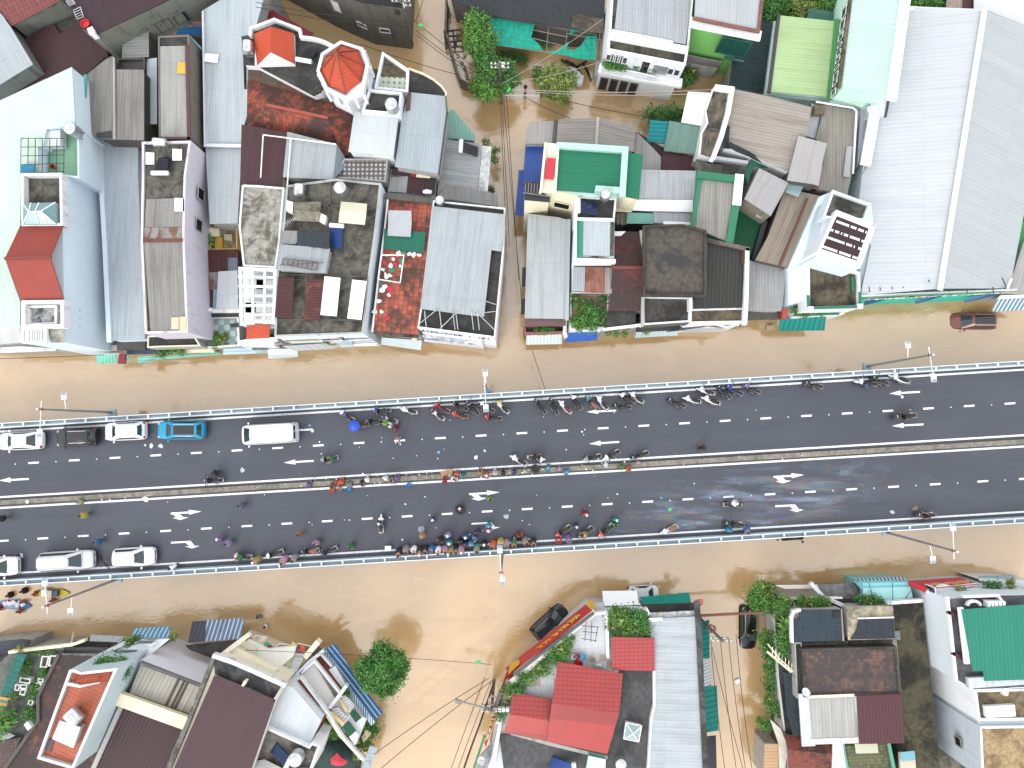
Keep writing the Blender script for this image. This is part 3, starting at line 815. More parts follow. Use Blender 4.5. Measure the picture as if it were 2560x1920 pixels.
b.shed(Q('a1',1270,510,1355,498,1355,1070,1263,1076),6.2,metal(226,236,246,.3,.1,contrast=.06),DARKP,1)
b = B('tall narrow house with a grey ribbed roof edged in maroon')
b.terrace(Q('a1',1365,312,1632,300,1645,1198,1372,1195),9.0,.3,plaster(112,106,100,.9,56,54,52),DECKD,.14)
b.sheet(Q('a1',1385,400,1610,395,1622,1186,1380,1186),8.95,metal(188,188,184,.26,.35),1,.05)
b.strip(Q('a1',1612,400,1630,1190),9.15,.3,.15,paint(96,56,60),'ridge_cap')
b.strip(Q('a1',1380,1190,1640,1192),9.15,.2,.12,paint(96,56,60),'eave_trim')
b.sheet(Q('a1',1540,536,1610,534,1604,636,1526,634),9.06,glass(232,196,60,.3),0,.03,'rooflight')
b.walls(Q('a1',1636,302,1740,410,1740,520,1640,450),6.0,CYANW)
b = B('rusty patchwork shed roof with a blue sheet in it','shed','shed')
b.shed(Q('a1',1290,270,1760,25,1745,330,1640,300,1370,310,1320,320),5.0,metal(160,158,158,.3,.5,.75,contrast=.3),DARKP,3,dirv=(1,.02))
b.sheet(Q('a1',1530,240,1742,228,1740,310,1640,298,1525,295),5.12,metal(40,112,170,.3,.3,.1),0,.04,'blue_sheet')
b.sheet(Q('a1',1600,112,1740,110,1740,180,1520,184),5.1,RUST,0,.04,'rusty_sheet')
b = B('very long pale blue-grey ribbed roof running down beside the orange roofs')
b.shed(Q('a1',1748,92,1900,0,2000,-200,2330,-200,2212,230,2165,242,2160,300,2085,312,2100,500,2110,770,2200,776,2110,1080,2090,1262,1768,1252),7.0,MLB,GREYP,0,dirv=(0,1))
b.strip(Q('a1',1750,100,1768,1250),7.25,.14,.3,paint(212,220,226),'edge_trim')
b.sheet(Q('a1',1772,460,1890,468,1880,545,1760,530),7.16,PL_W,0,.02,'patch_sheet')
b.strip(Q('a1',1770,1252,2090,1258),7.2,.3,.16,paint(214,222,228),'ridge_cap')
b.sheet(Q('a1',1775,1265,2090,1265) + Q('b1',2072,60,2052,408,1812,415),6.7,metal(206,216,222,.26,.2),2,dirv=(0,1))
b.walls(Q('a1',1785,1275,2080,1275) + Q('b1',2062,60,2042,400,1820,405),6.5,GREYP)
b = B('little yellow-walled back yard crammed with boxes','yard','back_yard')
b.terrace(Q('b1',1765,440,2050,425,2050,632,1755,638),4.2,.9,plaster(226,190,120,.4),conc(198,176,132,.6,80,70,50),.12)
b.box(Q('b1',1772,450,1892,452,1894,520,1775,520),4.4,CRM,.8,'water_trough')
b.box(Q('b1',1860,525,1920,530,1922,625,1855,622),4.2,paint(226,176,60),.7,'yellow_panel')
b.box(Q('b1',1935,500,2005,505,2005,560,1935,555),4.0,paint(232,220,190),.5,'crate_stack')
b.box(Q('b1',1660,600,1750,595,1750,645,1660,650),4.6,paint(130,170,150),.4,'shed_roof')
b = B('low shed with maroon rusty sheets and one bright white sheet','shed','shed')
b.shed(Q('b1',1742,640,2052,636,2058,1150,1728,1156),4.6,metal(104,62,60,.26,.4,.45,contrast=.35),DARKP,1)
b.sheet(Q('b1',1800,832,1885,830,1880,985,1798,990),4.74,RUSTG,1,.04,'rusty_sheet')
b.sheet(Q('b1',1886,825,2052,815,2058,1145,1868,1145),4.8,metal(238,244,250,.4,.08,contrast=.04),1,.04,'white_sheet')
b.sheet(Q('b1',1968,705,2052,705,2052,815,1970,818),4.74,metal(140,152,170,.3,.3),1,.04,'grey_sheet')
b.sheet(Q('b1',1844,980,1882,978,1868,1145,1838,1146),4.76,metal(160,186,214,.3,.3),1,.04,'blue_sheet')
b.strip(Q('b1',1700,1160,2060,1158),4.7,.5,.5,DWHT,'front_ledge')
b.box(Q('b1',1758,1145,1826,1142,1828,1170,1758,1172),5.0,PL_W,.2,'white_board')
b = B('small planted terrace with a green check-tiled floor','roof terrace','roof_terrace')
b.terrace(Q('b1',1742,1215,2062,1212,2072,1470,1812,1490,1748,1480),4.2,.8,GREYP,pave(206,222,222,140,176,168,.56,'check'),.2,cap=DWHT)
b.box(Q('b1',1735,1182,2058,1176,2058,1215,1740,1222),4.4,DECKD,.5,'back_ledge')
b.sheet(Q('b1',1930,1490,2212,1480,2212,1535,1925,1545),[3.0,3.0,2.6,2.6],striped(200,226,238,168,204,222,.3),0,name='awning')
b.sheet(Q('b1',1985,1276,2060,1268,2062,1306,1990,1308),4.3,FD,0,.03,'dark_mat')
# ---- curved house with the orange roofs
b = B('white-edged house with a gabled orange tiled pavilion and an octagonal turret','house','turret_house')
HP = Q('a1',2165,240) + Q('a2',0,225,155,165,375,250,385,315,470,325,540,340,600,362,655,390,700,600,560,800,500,830,0,565) + Q('a1',2110,560,2090,315,2160,300)
b.walls(HP,8.0,WHT,d=.05)
b.sheet(HP,8.1,DECKD,0,.08,'roof_deck')
b.strip(Q('a1',2160,300,2165,240) + Q('a2',0,225,155,165,375,250,385,315,470,325,540,340,600,362,655,390),8.6,.24,.5,WHT)
OR = REDT
b.walls(Q('a2',-10,290,150,250,325,290,330,550,-10,560),8.6,WHT,z0=8.1)
b.sheet(Q('a2',130,228,325,288,335,552,125,450),[10.0,8.7,8.7,10.0],OR,1,.1)
b.sheet(Q('a2',130,228,125,450,8,562,-20,292),[10.0,10.0,8.7,8.7],OR,0,.1)
MB().face(W(Q('a2',125,450,340,548,10,562),[9.98,8.65,8.65])).build('gable_wall',WHT,b.root,weld=False)
oc = Q('a2',522,612,562,458,730,350,925,412,975,555,925,800,770,858,598,770)
b.rim(oc,11.4,.5,.26,WHT,'turret_parapet')
b.walls(oc,10.9,WHT,d=.12,name='turret_wall')
oi = Q('a2',558,610,608,488,735,386,885,436,940,570,910,702,770,812,625,742)
base = W(oi,11.1); ap = at(Q('a2',690,452)[0],13.1)
m = MB()
for i in range(8):
 p0,p1 = base[i],base[(i + 1) % 8]; d = ap - (p0 + p1) / 2; e = (p1 - p0).normalized()
 m.face([p0,p1,ap],[((q - p0).dot(e),(q - p0).dot(d.normalized())) for q in (p0,p1,ap)])
tr = m.build('turret_roof',OR,b.root,weld=False)
m = MB()
for q in base: m.bar(q + Vector((0,0,.03)),ap + Vector((0,0,.03)),.12,.1)
m.build('ridge_cap',paint(150,60,36),tr)
p8 = ccw(W(oc,11.4)); mm = MB()
for i in range(8):
 q0,q1 = p8[i],p8[(i + 1) % 8]
 for f in (.0,.5):
  q = q0.lerp(q1,f); mm.box(Vector((q.x,q.y,10.0)),(.22,.22,1.6))
mm.build('turret_pilaster',WHT,tr.parent)
b.box(Q('a1',2212,95) + Q('a2',150,92,495,285,470,322,385,312,375,250,155,165,0,225),5.0,metal(150,50,60,.26,.3),.1,'rear_roof')
b = B('old house under weathered hip roofs of moss-blackened orange tiles')
MT = tile(186,86,58,.8,.26,.3,44,38,34,.6)
wp = Q('a2',-90,560,500,590,500,830,910,965,850,970,800,1350,745,1345,690,1245,0,1085,-90,1070)
b.walls(wp,6.9,GREYP,d=.1)
b.sheet(Q('a2',-70,560,500,588,500,830,905,962,870,968,30,722,-70,690),7.0,conc(98,88,76,.7,120,62,44,.5),0,.1,'roof_deck')
b.sheet(Q('a2',30,720,880,968,610,1015,95,905),[7.15,7.15,8.2,8.2],MT,0,.1)
b.sheet(Q('a2',95,905,610,1015,745,1345,690,1245,270,1140,-80,1085),[8.2,8.2,7.0,7.0,7.0,7.0],MT,0,.1)
b.sheet(Q('a2',610,1015,880,968,850,1100,800,1350,745,1345),[8.2,7.15,7.1,7.0,7.0],MT,4,.1)
b.sheet(Q('a2',30,720,95,905,-80,1085,-75,690),[7.15,8.2,7.0,7.0],MT,1,.1)
b.strip(Q('a2',95,905,610,1015),8.35,.26,.14,paint(176,84,60),'ridge_cap')
b = B('maroon ribbed roof with a white pipe frame below the mossy tiles')
b.shed(Q('f',604,311,716,331,706,466,600,459),8.2,MAR,CRM,1,dirv=(-.03,1))
b.rods([((Q('a2',62,1165)[0],8.7),(Q('a2',40,1535)[0],8.7)),((Q('a2',62,1165)[0],8.7),(Q('a2',690,1245)[0],9.0)),((Q('a2',300,1200)[0],8.9),(Q('a2',268,1640)[0],8.8))],.06,PL_W,'pipe_frame')
b = B('square grey sheet roof shaped like a tent beside the checker terrace')
b.walls(Q('a2',272,1145,692,1248,662,1545,238,1528),8.2,GREYP,d=.1)
b.sheet(Q('a2',270,1138,697,1246,664,1552,232,1530),8.6,metal(190,198,202,.26,.2),1,dirv=(-.1,1))
b.sheet(Q('a2',697,1246,770,1360,768,1448,664,1552),[8.6,7.5,7.5,8.6],metal(170,182,190,.3,.2),0)
b = B('bright white square ribbed roof with a parapet deck behind it')
b.shed(Q('a2',848,968,1232,988,1186,1346,798,1312),9.0,metal(232,240,246,.26,.1),WHT,1)
b.terrace(Q('a2',975,768,1262,798,1240,992,912,962),9.6,.7,WHT,DECKD,.2)
b.sheet(Q('a2',900,1345,1112,1345,1110,1410,920,1400),7.4,metal(222,228,232,.5,.3),0,.03,'plastic_sheet')
b = B('triangular front house with a pattern-tiled terrace and white parapet')
b.terrace(Q('a2',1090,443,1322,600,1312,795,1020,765),8.4,.9,WHT,DECKB,.24)
b.sheet(Q('a2',1065,660,1306,672,1300,790,1035,765),8.04,pave(214,222,206,120,150,118,.52,'dot'),0,.02,'tile_floor')
b = B('long grey-blue ribbed roof with a rounded concrete nose')
b.walls(Q('a2',1320,592,1440,635,1530,685,1600,745,1640,800,1632,830,1310,792),7.9,CRM)
b.sheet(Q('a2',1318,592,1440,633,1532,683,1602,742,1642,800,1634,832,1308,792),8.0,DECKD,0,.08,'roof_deck')
b.strip(Q('a2',1322,590,1440,633,1532,683,1602,742,1642,800,1636,832),8.25,.12,.3,CRM)
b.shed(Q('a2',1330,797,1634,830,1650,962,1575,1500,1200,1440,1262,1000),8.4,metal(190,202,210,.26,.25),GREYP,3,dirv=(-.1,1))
b.strip(Q('a2',1640,830,1650,962,1578,1500),8.5,.1,.3,FD,'gutter')
b.sheet(Q('a2',1310,800,1340,800,1330,950,1290,960),8.5,paint(110,70,66,.7,0,.6),0,.05,'rusty_scrap')
b = B('small triangular mint awning roof at the lane corner','awning','awning')
b.shed(Q('a2',1660,945,1712,955,1892,1165,1885,1216,1628,1190),4.2,metal(158,214,198,.34,.2),GREYP,3,dirv=(.1,1))
b = B('low lane-side house with grey sheets and a strip of white roof')
b.shed(Q('a2',1615,1198,1952,1246,1940,1400) + Q('b2',1916,130,1650,78,1565,165),5.6,metal(184,190,194,.26,.45),GREYP,4,dirv=(1,.1))
b.sheet(Q('a2',1958,1258,2036,1270) + Q('b2',2002,140,1918,122),5.7,conc(226,228,230,.3,80,80,84),0,.1,'white_slab')
b.sheet(Q('b2',1565,165,1655,76,2092,155,2084,262,1700,205,1590,200),5.75,metal(172,172,172,.3,.55),1,dirv=(.05,1))
b.walls(Q('b2',1600,165,2085,165,2078,250,1600,190),5.5,GREYP)
b = B('roof terrace with a dark and silver checker floor and brown coping','roof terrace','roof_terrace')
b.terrace(Q('a2',760,1370,1140,1370,1120,1570,672,1535),7.8,.6,GREYP,pave(118,112,108,222,222,222,.42,'dot'),.14)
b = B('maroon and grey lean-to sheets squeezed between the terrace houses','shed','shed')
b.shed(Q('a2',1160,1530) + Q('a2',1315,1520) + Q('b2',1300,145,1140,132),6.6,MG,GREYP,1)
b.sheet(Q('a2',1315,1520,1460,1530) + Q('b2',1448,160,1300,145),6.7,MAR,1,.05)
b.sheet(Q('a2',1460,1535,1556,1540) + Q('b2',1545,165,1448,160),6.66,metal(70,66,62,.26,.5,.3),1,.05)
b.sheet(Q('a2',1175,1455,1345,1475,1340,1520,1170,1510),6.9,MAR,1,.05)
b.sheet(Q('a2',1345,1478,1385,1482,1380,1528,1340,1522),6.92,paint(170,50,48),1,.05,'red_sheet')
b.sheet(Q('a2',1388,1485,1510,1498,1505,1540,1384,1530),6.9,paint(236,230,206),1,.05,'cream_sheet')
b.walls(Q('a2',1165,1460,1560,1490) + Q('b2',1540,190,1135,150),6.3,GREYP)
# ---- flat concrete house and its neighbours
b = B('big flat-roofed concrete house cluttered with tanks and sheets')
CP = Q('b2',262,80,690,22,1080,62,1032,500,985,830,925,1360,158,1388,182,830,235,400)
b.terrace(CP,9.2,.35,LBL,DECK,.16,cap=GREYP)
for s in ((Q('b2',255,230,640,255,1010,290)),(Q('b2',200,850,600,860,975,870)),(Q('b2',165,1240,540,1240,925,1245)),(Q('b2',545,1245,540,1370)),Q('b2',640,60,620,830)):
 b.strip(s,9.12,.16,.25,DARKP,'roof_kerb')
b.shed(Q('b2',208,590,640,625,602,838,178,815),10.2,metal(186,194,200,.3,.3),GREYP,1,z0=8.8)
b.sheet(Q('b2',228,470,380,475,345,590,205,588),10.0,metal(168,170,170,.3,.3),1,.05)
rg = random.Random(4); m = MB()
T = [[at(Q('b2',355 + 280 * i / 8,(475 + 12 * i / 8) * (1 - j / 4) + (600 + 32 * i / 8) * j / 4)[0],10.25 + rg.uniform(-.1,.14)) for j in range(5)] for i in range(9)]
for i in range(8):
 for j in range(4): m.face([T[i][j],T[i + 1][j],T[i + 1][j + 1],T[i][j + 1]])
m.build('tarp',paint(34,48,56,.25,0,.5),b.root,smooth=True)
b.rods([((Q('b2',232,712)[0],10.4),(Q('b2',535,745)[0],10.4)),((Q('b2',225,760)[0],10.4),(Q('b2',520,815)[0],10.4)),((Q('b2',205,768)[0],10.5),(Q('b2',585,748)[0],10.5))] + [((Q('b2',235 + i * 42,712 + i * 4.6)[0],10.4),(Q('b2',228 + i * 42,760 + i * 8)[0],10.4)) for i in range(8)],.05,paint(120,100,96),'old_ladder')
b.sheet(Q('b2',190,870,332,878,310,1232,160,1222),[9.8,9.8,9.5,9.5],metal(92,54,54,.24,.35,.25,contrast=.4),1,.05,'rusty_sheet',dirv=(1,.03))
b.sheet(Q('b2',440,890,584,890,552,1252,412,1242),[9.8,9.8,9.5,9.5],metal(104,58,56,.24,.4,.5,contrast=.4),1,.05,'rusty_sheet',dirv=(1,.03))
b.sheet(Q('b2',592,866,730,880,696,1212,556,1200),9.8,PL_W,1,.06,'white_panel')
b.sheet(Q('b2',832,895,956,908,910,1242,788,1230),9.8,PL_W,1,.06,'white_panel')
for i,(o,zz) in enumerate(((0,0),(1,0))):
 q = [Q('b2',735,220,960,240,952,330,722,310),Q('b2',722,310,952,330,940,422,712,402)][i]
 b.sheet(q,[10.0,10.0,10.35,10.35] if i == 0 else [10.35,10.35,10.0,10.0],metal(240,236,214,1.2,.1,0,.3,.05),0,.04,'cream_panel')
 q = [Q('b2',335,225,560,222,555,310,325,300),Q('b2',325,300,555,310,552,398,316,384)][i]
 b.sheet(q,[9.6,9.6,10.1,10.1] if i == 0 else [10.1,10.1,9.6,9.6],conc(150,146,128,.6,70,66,52),0,.06,'asbestos_cover')
b.box(Q('b2',265,210,320,225,315,320,262,300),9.8,PL_W,.8,'air_conditioner')
b.box(Q('b2',555,318,608,345,595,415,550,395),9.8,PL_W,.8,'air_conditioner')
b.front(CP[5],CP[6],9.2,[(.78,3.4,5.6,7.3,CRM,glass(96,110,92),'window'),(.17,2.8,5.4,7.2,FW,GLD,'window'),(.42,2.4,5.4,7.2,FW,GLD,'window'),(.75,4.0,1.4,3.6,CRM,GLD,'window'),(.2,3.0,1.4,3.4,FW,GLD,'window')])
b.sheet(Q('b2',220,1470,600,1445,690,1490,370,1510,300,1500),[4.2,4.2,3.2,3.2,3.4],metal(222,228,230,.4,.2),1,name='awning')
b.sheet(Q('b2',95,1490,360,1495,362,1565,108,1580),[3.4,3.4,2.4,2.4],metal(232,240,242,.6,.1,contrast=.04),0,name='awning')
b.sheet(Q('b2',735,1432,830,1425,840,1475,732,1482),[4.4,4.4,3.4,3.4],striped(216,234,240,190,218,230,.4),0,name='awning')
b.sheet(Q('b2',0,1470,90,1490,90,1530,0,1535),[3.6,3.6,2.8,2.8],metal(190,226,232,.4,.1),0,name='awning')
b.box(Q('b2',845,1450,1045,1440,1045,1465,850,1470),4.4,WHT,.25,'balcony_slab')
b = B('bleached concrete roof slab above the white glazed pergola')
b.terrace(Q('b1',2090,78) + Q('b2',0,78,245,100,200,600,172,795,0,785) + Q('b1',2100,780,2062,440),8.6,.3,WHT,conc(178,176,166,.75,96,92,80,.7),.16,cap=DWHT)
b.front(Q('b1',2060,1455)[0],Q('b2',165,1430)[0],6.0,[(.3,2,2.5,4.4,FW,GLD,'window'),(.75,2,2.5,4.4,FW,GLD,'window')])
b.walls(Q('b1',2070,800) + Q('b2',172,800,150,1280,0,1270) + Q('b1',2080,1290),7.0,WHT)
PG = Q('b1',2060,785) + Q('b2',178,800,165,1275,0,1268) + Q('b1',2072,1290)
b.rim(PG,8.7,.35,.28,WHT,'pergola_frame')
m = MB()
for i in range(1,6):
 f = i / 6
 m.bar(at(Q('b1',2060 + 12 * f,785 + 505 * f)[0],8.6),at(Q('b2',178 - 13 * f,800 + 475 * f)[0],8.6),.2,.25)
for f in (.38,.7):
 m.bar(at(Q('b1',2060 + f * 330,788 + f * 12)[0],8.64),at(Q('b1',2072 + f * 305,1288 - f * 15)[0],8.64),.2,.25)
m.build('pergola_bar',WHT,b.root)
for (x0,y0,x1,y1) in ((2130,890,2300,980),(2120,1080,2380,1180),(2215,890,2390,985),(2090,1090,2210,1270)):
 b.sheet(Q('b1',x0,y0,x1,y0 + 8,x1,y1,x0,y1),7.6,PL_W,0,.04,'white_panel')
b.sheet(Q('b1',2130,1290,2330,1282,2328,1400,2128,1410),[7.4,7.4,6.4,6.4],REDT,1,.08,'porch_roof')
b.strip(Q('b1',2065,1440,2210,1410,2380,1410),6.4,.35,.5,WHT)
b.box(Q('b1',2150,1440,2330,1440,2300,1500,2180,1500),3.8,conc(150,150,148,.5),.4,'balcony_slab')
b.walls(Q('b1',2080,1420,2370,1420,2370,1470,2080,1470),5.0,WHT)
b = B('terrace house with a red square-tiled roof strewn with laundry')
CT = Q('b2',1140,205,1522,240,1470,680,1420,1150,1400,1372,1003,1340,1060,850,1112,450)
b.walls(CT,7.4,GREYP,d=.05)
b.sheet(CT,7.5,tile(200,104,80,.62,.44,.44,62,52,46,.55,.7,.2),0,.1)
b.strip(Q('b2',1138,205,1112,450,1060,850,1003,1340),7.8,.14,.3,DWHT)
b.sheet(Q('b2',1108,455,1466,486,1452,665,1100,628),[8.0,8.0,7.8,7.8],metal(38,128,104,.26,.25),1,.04,'green_sheet')
b.sheet(Q('b2',1145,296,1342,300,1345,412,1142,408),[8.3,8.3,8.55,8.55],glass(206,212,218,.3),1,.03,'clear_sheet')
b.sheet(Q('b2',1142,408,1345,412,1335,526,1138,516),[8.55,8.55,8.3,8.3],glass(196,200,206,.3),1,.03,'clear_sheet')
gp = Q('b2',1085,682,1278,684,1246,922,1054,892)
b.rods([((gp[i],8.6),(gp[(i + 1) % 4],8.6)) for i in range(4)] + [((q,8.6),(q,7.5)) for q in gp],.05,PL_W,'laundry_frame')
b.sheet(Q('b2',1000,1345,1405,1375,1405,1400,1040,1380),6.9,DECK,0,.2,'eave_slab')
b.sheet(Q('b2',1085,1395,1432,1420,1425,1506,1082,1456),[3.6,3.6,2.7,2.7],metal(226,240,244,.8,.08,contrast=.04),0,name='awning')
b.box(Q('b2',1350,1382,1390,1384,1386,1420,1346,1418),5.0,CRM,.6,'downpipe_box')
b.strip(Q('b2',1128,172,1530,215),7.9,.5,.3,DARKP,'back_ledge')
b = B('wide light-grey ribbed roof on the lane corner above blue-lettered fascias')
b.terrace(Q('b2',1530,210,2155,275,2140,640,2066,1400,1395,1310,1420,1150,1478,650),8.6,.5,WHT,DECKD,.14,cap=DWHT)
b.sheet(Q('b2',1520,258,2152,332,2120,652,2034,640,1970,1218,1418,1148,1478,650),9.1,metal(196,206,212,.26,.3),1,dirv=(-.12,1))
b.walls(Q('b2',1535,275,2130,345,2105,630,2020,625,1960,1195,1435,1135,1490,650),8.9,GREYP,z0=8.0)
sf = [((Q('b2',x,1330)[0],8.7),(Q('b2',x - 20,1165)[0],9.2)) for x in (1475,1605,1720,1745,1880,1930)] + [((Q('b2',1580,1330)[0],8.7),(Q('b2',1720,1190)[0],9.2)),((Q('b2',2060,1330)[0],8.7),(Q('b2',1920,1190)[0],9.2)),((Q('b2',1420,1270)[0],8.7),(Q('b2',1570,1150)[0],9.2)),((Q('b2',2070,1170)[0],8.7),(Q('b2',1890,1190)[0],9.2)),((Q('b2',2070,1110)[0],8.7),(Q('b2',1980,1080)[0],9.2))]
b.rods(sf,.045,steel(),'brace')
FB = paint(92,116,176)
b.box(Q('b2',1392,1300,2060,1385,2056,1402,1405,1318),8.95,PL_W,.9,'fascia_board')
b.walls(Q('b2',1440,1345,1955,1410,1950,1430,1440,1360),6.6,WHT)
b.box(Q('b2',1432,1375,1955,1440,1950,1452,1440,1388),6.0,PL_W,.9,'fascia_board')
b.sheet(Q('b2',1455,1345,1800,1385,1800,1440,1450,1400),6.4,conc(222,228,234,.2),0,.1,'canopy_slab')
b.sheet(Q('b2',1455,1395,1915,1450,1912,1478,1455,1432),[4.4,4.4,3.8,3.8],metal(232,236,242,.8,.08,contrast=.05),0,name='awning')
rg = random.Random(9)
def letters(b,p0,p1,z,h,n,mats,name='lettering',lean=.25,out=.3):
 """raised, unreadable letter blocks standing along a board"""
 a,c = at(p0,z),at(p1,z); d = (c - a); L = d.length; d.normalize(); nn = Vector((-d.y,d.x,0))
 if nn.dot((a + c) / 2) > 0: nn = -nn
 m = MB(); x = 0; st = L / n
 for i in range(n):
  if rg.random() < .16: continue
  w = st * .72
  o = a + d * (st * (i + .5)) + nn * out
  up = (Vector((0,0,1)) - nn * -lean).normalized()
  def st_(u0,v0,u1,v1,t=.16): m.bar(o + d * u0 * w + up * v0 * h,o + d * u1 * w + up * v1 * h,t * st,.07,rg.choice(range(len(mats))) if len(mats) > 1 else 0)
  k = rg.choice('LITHNVEF')
  if k in 'LHNEF': st_(-.5,0,-.5,1)
  if k in 'HN': st_(.5,0,.5,1)
  if k in 'IT': st_(0,0,0,1)
  if k in 'TEF': st_(-.5,1,.5,1)
  if k in 'LE': st_(-.5,0,.5,0)
  if k in 'HEF': st_(-.5,.5,.5,.5)
  if k in 'NV': st_(-.5,1,.5 if k == 'N' else 0,0)
  if k == 'V': st_(0,0,.5,1)
 m.build(name,mats,b.root)
letters(b,*Q('b2',1430,1322,2030,1398),8.15,.6,15,[FB],out=.12)
letters(b,*Q('b2',1455,1390,1935,1448),5.3,.5,15,[FB],out=.12)
b = B('dark mould-stained concrete building leaning over the upper lane')
dp = Q('f',600,-150,684,-103,801,-40,901,5,1003,18,1013,-150,900,-400,600,-400)
b.walls(dp,7.5,plaster(96,94,88,.9,46,45,41)); b.sheet(dp,7.62,paint(26,26,30,.8),0,.1)
b.front(dp[2],dp[3],7.5,[(.2,1.0,3.6,5.4,GREYP,FW,'window'),(.8,1.1,2.6,3.4,FW,GLD,'window')])
b.front(dp[3],dp[4],7.5,[(.4,1.1,2.6,3.4,FW,GLD,'window')])
# ================================================================ buildings, upper right block
BG = metal(178,172,166,.3,.45,contrast=.25)
b = B('low grey corner roof at the head of the lane beside the blue tarpaulins')
b.shed(Q('a3',190,1045,362,1050,345,1242,112,1242,128,1110,150,1065),5.2,metal(182,180,178,.3,.35,contrast=.08),GREYP,1)
b = B('brown-grey gabled asbestos roof with a central ridge and ribs running across')
b.walls(Q('a3',405,1035,740,1030,1065,1105,1045,1300,390,1215),5.6,GREYP)
b.sheet(Q('a3',400,1030,742,1020,728,1262,385,1218),[5.8,6.8,6.8,5.8],BG,0,.08)
b.sheet(Q('a3',742,1020,1076,1100,1052,1312,728,1262),[6.8,5.8,5.8,6.8],BG,0,.08)
b.strip(Q('a3',742,1020,728,1262),6.9,.3,.1,paint(190,186,182),'ridge_cap')
b.box(Q('a3',362,1040,402,1030,385,1225,345,1240),5.6,DARKP,1.0,'gutter_wall')
b = B('pair of bright blue tarpaulins stretched over the lane','tarpaulin','tarp_canopy')
BT = paint(30,80,168,.45,0,.2)
b.sheet(Q('a3',120,1245,285,1252,268,1480,250,1580,95,1570,100,1470),4.2,BT,0,.04,'tarp')
b.sheet(Q('a3',60,1472,108,1468,96,1580) + Q('b3',118,60,110,245,122,345,24,338),3.8,BT,0,.04,'tarp')
b.rods([((Q('a3',120,1245)[0],4.2),(Q('a3',120,1245)[0],-.5)),((Q('b3',24,338)[0],3.8),(Q('b3',24,338)[0],-.5)),((Q('a3',60,1472)[0],3.8),(Q('a3',60,1472)[0],-.5))],.05,GRT,'post')
b = B('tall cream house with a vivid green roof and a red panel on its parapet')
GP = Q('a3',290,1235,400,1240,1000,1275,1000,1322,1132,1332) + Q('b3',1098,205,975,178,940,150,555,182,345,135,330,180,105,222,108,60,248,60)
b.walls(GP,10.2,CRM,d=.06)
b.sheet(Q('a3',408,1272,965,1312) + Q('b3',930,150,375,125),10.55,GRN,1,dirv=(1,.05))
b.sheet(Q('a3',1000,1322,1132,1332) + Q('b3',1098,205,975,178),10.3,GRN,0,dirv=(1,.05))
MTR = paint(196,238,226,.4)
b.strip(Q('a3',405,1252,980,1290) + Q('b3',955,160),10.95,.55,.45,MTR,'parapet')
b.box(Q('b3',725,80,935,95,930,150,715,130),10.9,MTR,.5,'tank_plinth')
b.sheet(Q('b3',372,122,720,150,930,150,900,185,700,185),10.4,MTR,0,.1,'ledge')
b.sheet(Q('a3',288,1236,402,1241,370,1645) + Q('b3',355,145,245,140) + Q('a3',250,1640),10.45,plaster(238,228,204,.5,110,96,80),0,.1,'roof_deck')
b.strip(Q('a3',290,1238,250,1640) + Q('b3',245,135),10.9,.22,.4,CRM)
b.strip(Q('a3',400,1242,372,1645) + Q('b3',358,142),10.9,.22,.4,CRM)
b.sheet(Q('a3',300,1362,380,1370,360,1552,278,1545),10.8,paint(214,52,74,.45),1,.05,'red_panel')
b.sheet(Q('b3',112,64,246,64,246,140,330,178,326,228,108,208),10.3,paint(40,42,46),0,.04,'opening_shade')  # flat dark sheet on the deck, stands in for shade inside the opening
b.rods([((Q('b3',118 + i * 26,64)[0],10.5),(Q('b3',112 + i * 26,150)[0],10.5)) for i in range(6)] + [((Q('b3',95,145)[0],10.5),(Q('b3',335,178)[0],10.5))],.04,GRT,'grille')
b.front(Q('b3',345,135)[0],Q('b3',555,182)[0],10.2,[(.5,1.6,6.2,7.8,CRM,GLD,'window')])
b = B('long pale ribbed roof on the lane corner with a maroon porch')
b.shed(Q('b3',138,325,400,356,492,382,476,1235,110,1230,125,700),6.4,metal(206,214,218,.26,.35),WHT,3,dirv=(-.02,1))
b.strip(Q('b3',490,385,474,1235),6.6,.35,.25,paint(186,196,202),'edge_trim')
b.box(Q('b3',110,1236,470,1232,465,1290,112,1295),6.0,plaster(104,80,80,.7),.4,'front_ledge')
b.terrace(Q('b3',100,1290,462,1285,448,1352,112,1362),4.6,.9,plaster(150,96,98,.5),DECKD,.14)
b.sheet(Q('b3',125,1355,432,1352,432,1452,122,1458),[3.4,3.4,2.5,2.5],striped(238,248,246,208,232,226,.34),1,name='awning',dirv=(0,1))
for (y0,y1,o) in ((790,950,20),(1060,1190,28)):
 b.box(Q('b3',110 - o,y0,122,y0,118,y1,104 - o,y1),4.6,paint(52,50,50),.5,'wall_unit')
b = B('narrow white house stepping down to a leafy front terrace')
b.terrace(Q('b3',552,172,905,185,886,380,552,372),10.0,.6,WHT,DECKD,.16,cap=DWHT)
b.walls(Q('b3',552,372,886,382,882,735,535,735),9.2,WHT)
b.sheet(Q('b3',618,378,850,388,845,690,612,685),9.5,MLB,1)
b.sheet(Q('b3',556,376,618,378,612,708,552,708),9.45,metal(70,176,148,.26,.2),1)
b.sheet(Q('b3',612,684,880,690,880,715,552,712),9.4,conc(200,200,198,.8),0,.1,'ledge')
b.strip(Q('b3',552,180,548,715),9.9,.22,.5,WHT)
b.strip(Q('b3',548,725,882,735),9.5,.35,.6,WHT)
b.sheet(Q('b3',846,395,884,398,880,690,844,688),9.42,DECK,0,.05,'roof_deck')
b.walls(Q('b3',520,740,870,742,864,1015,520,1000),7.0,WHT)
b.sheet(Q('b3',540,742,856,745,854,785,540,782),7.4,DECKD,0,.1,'ledge')
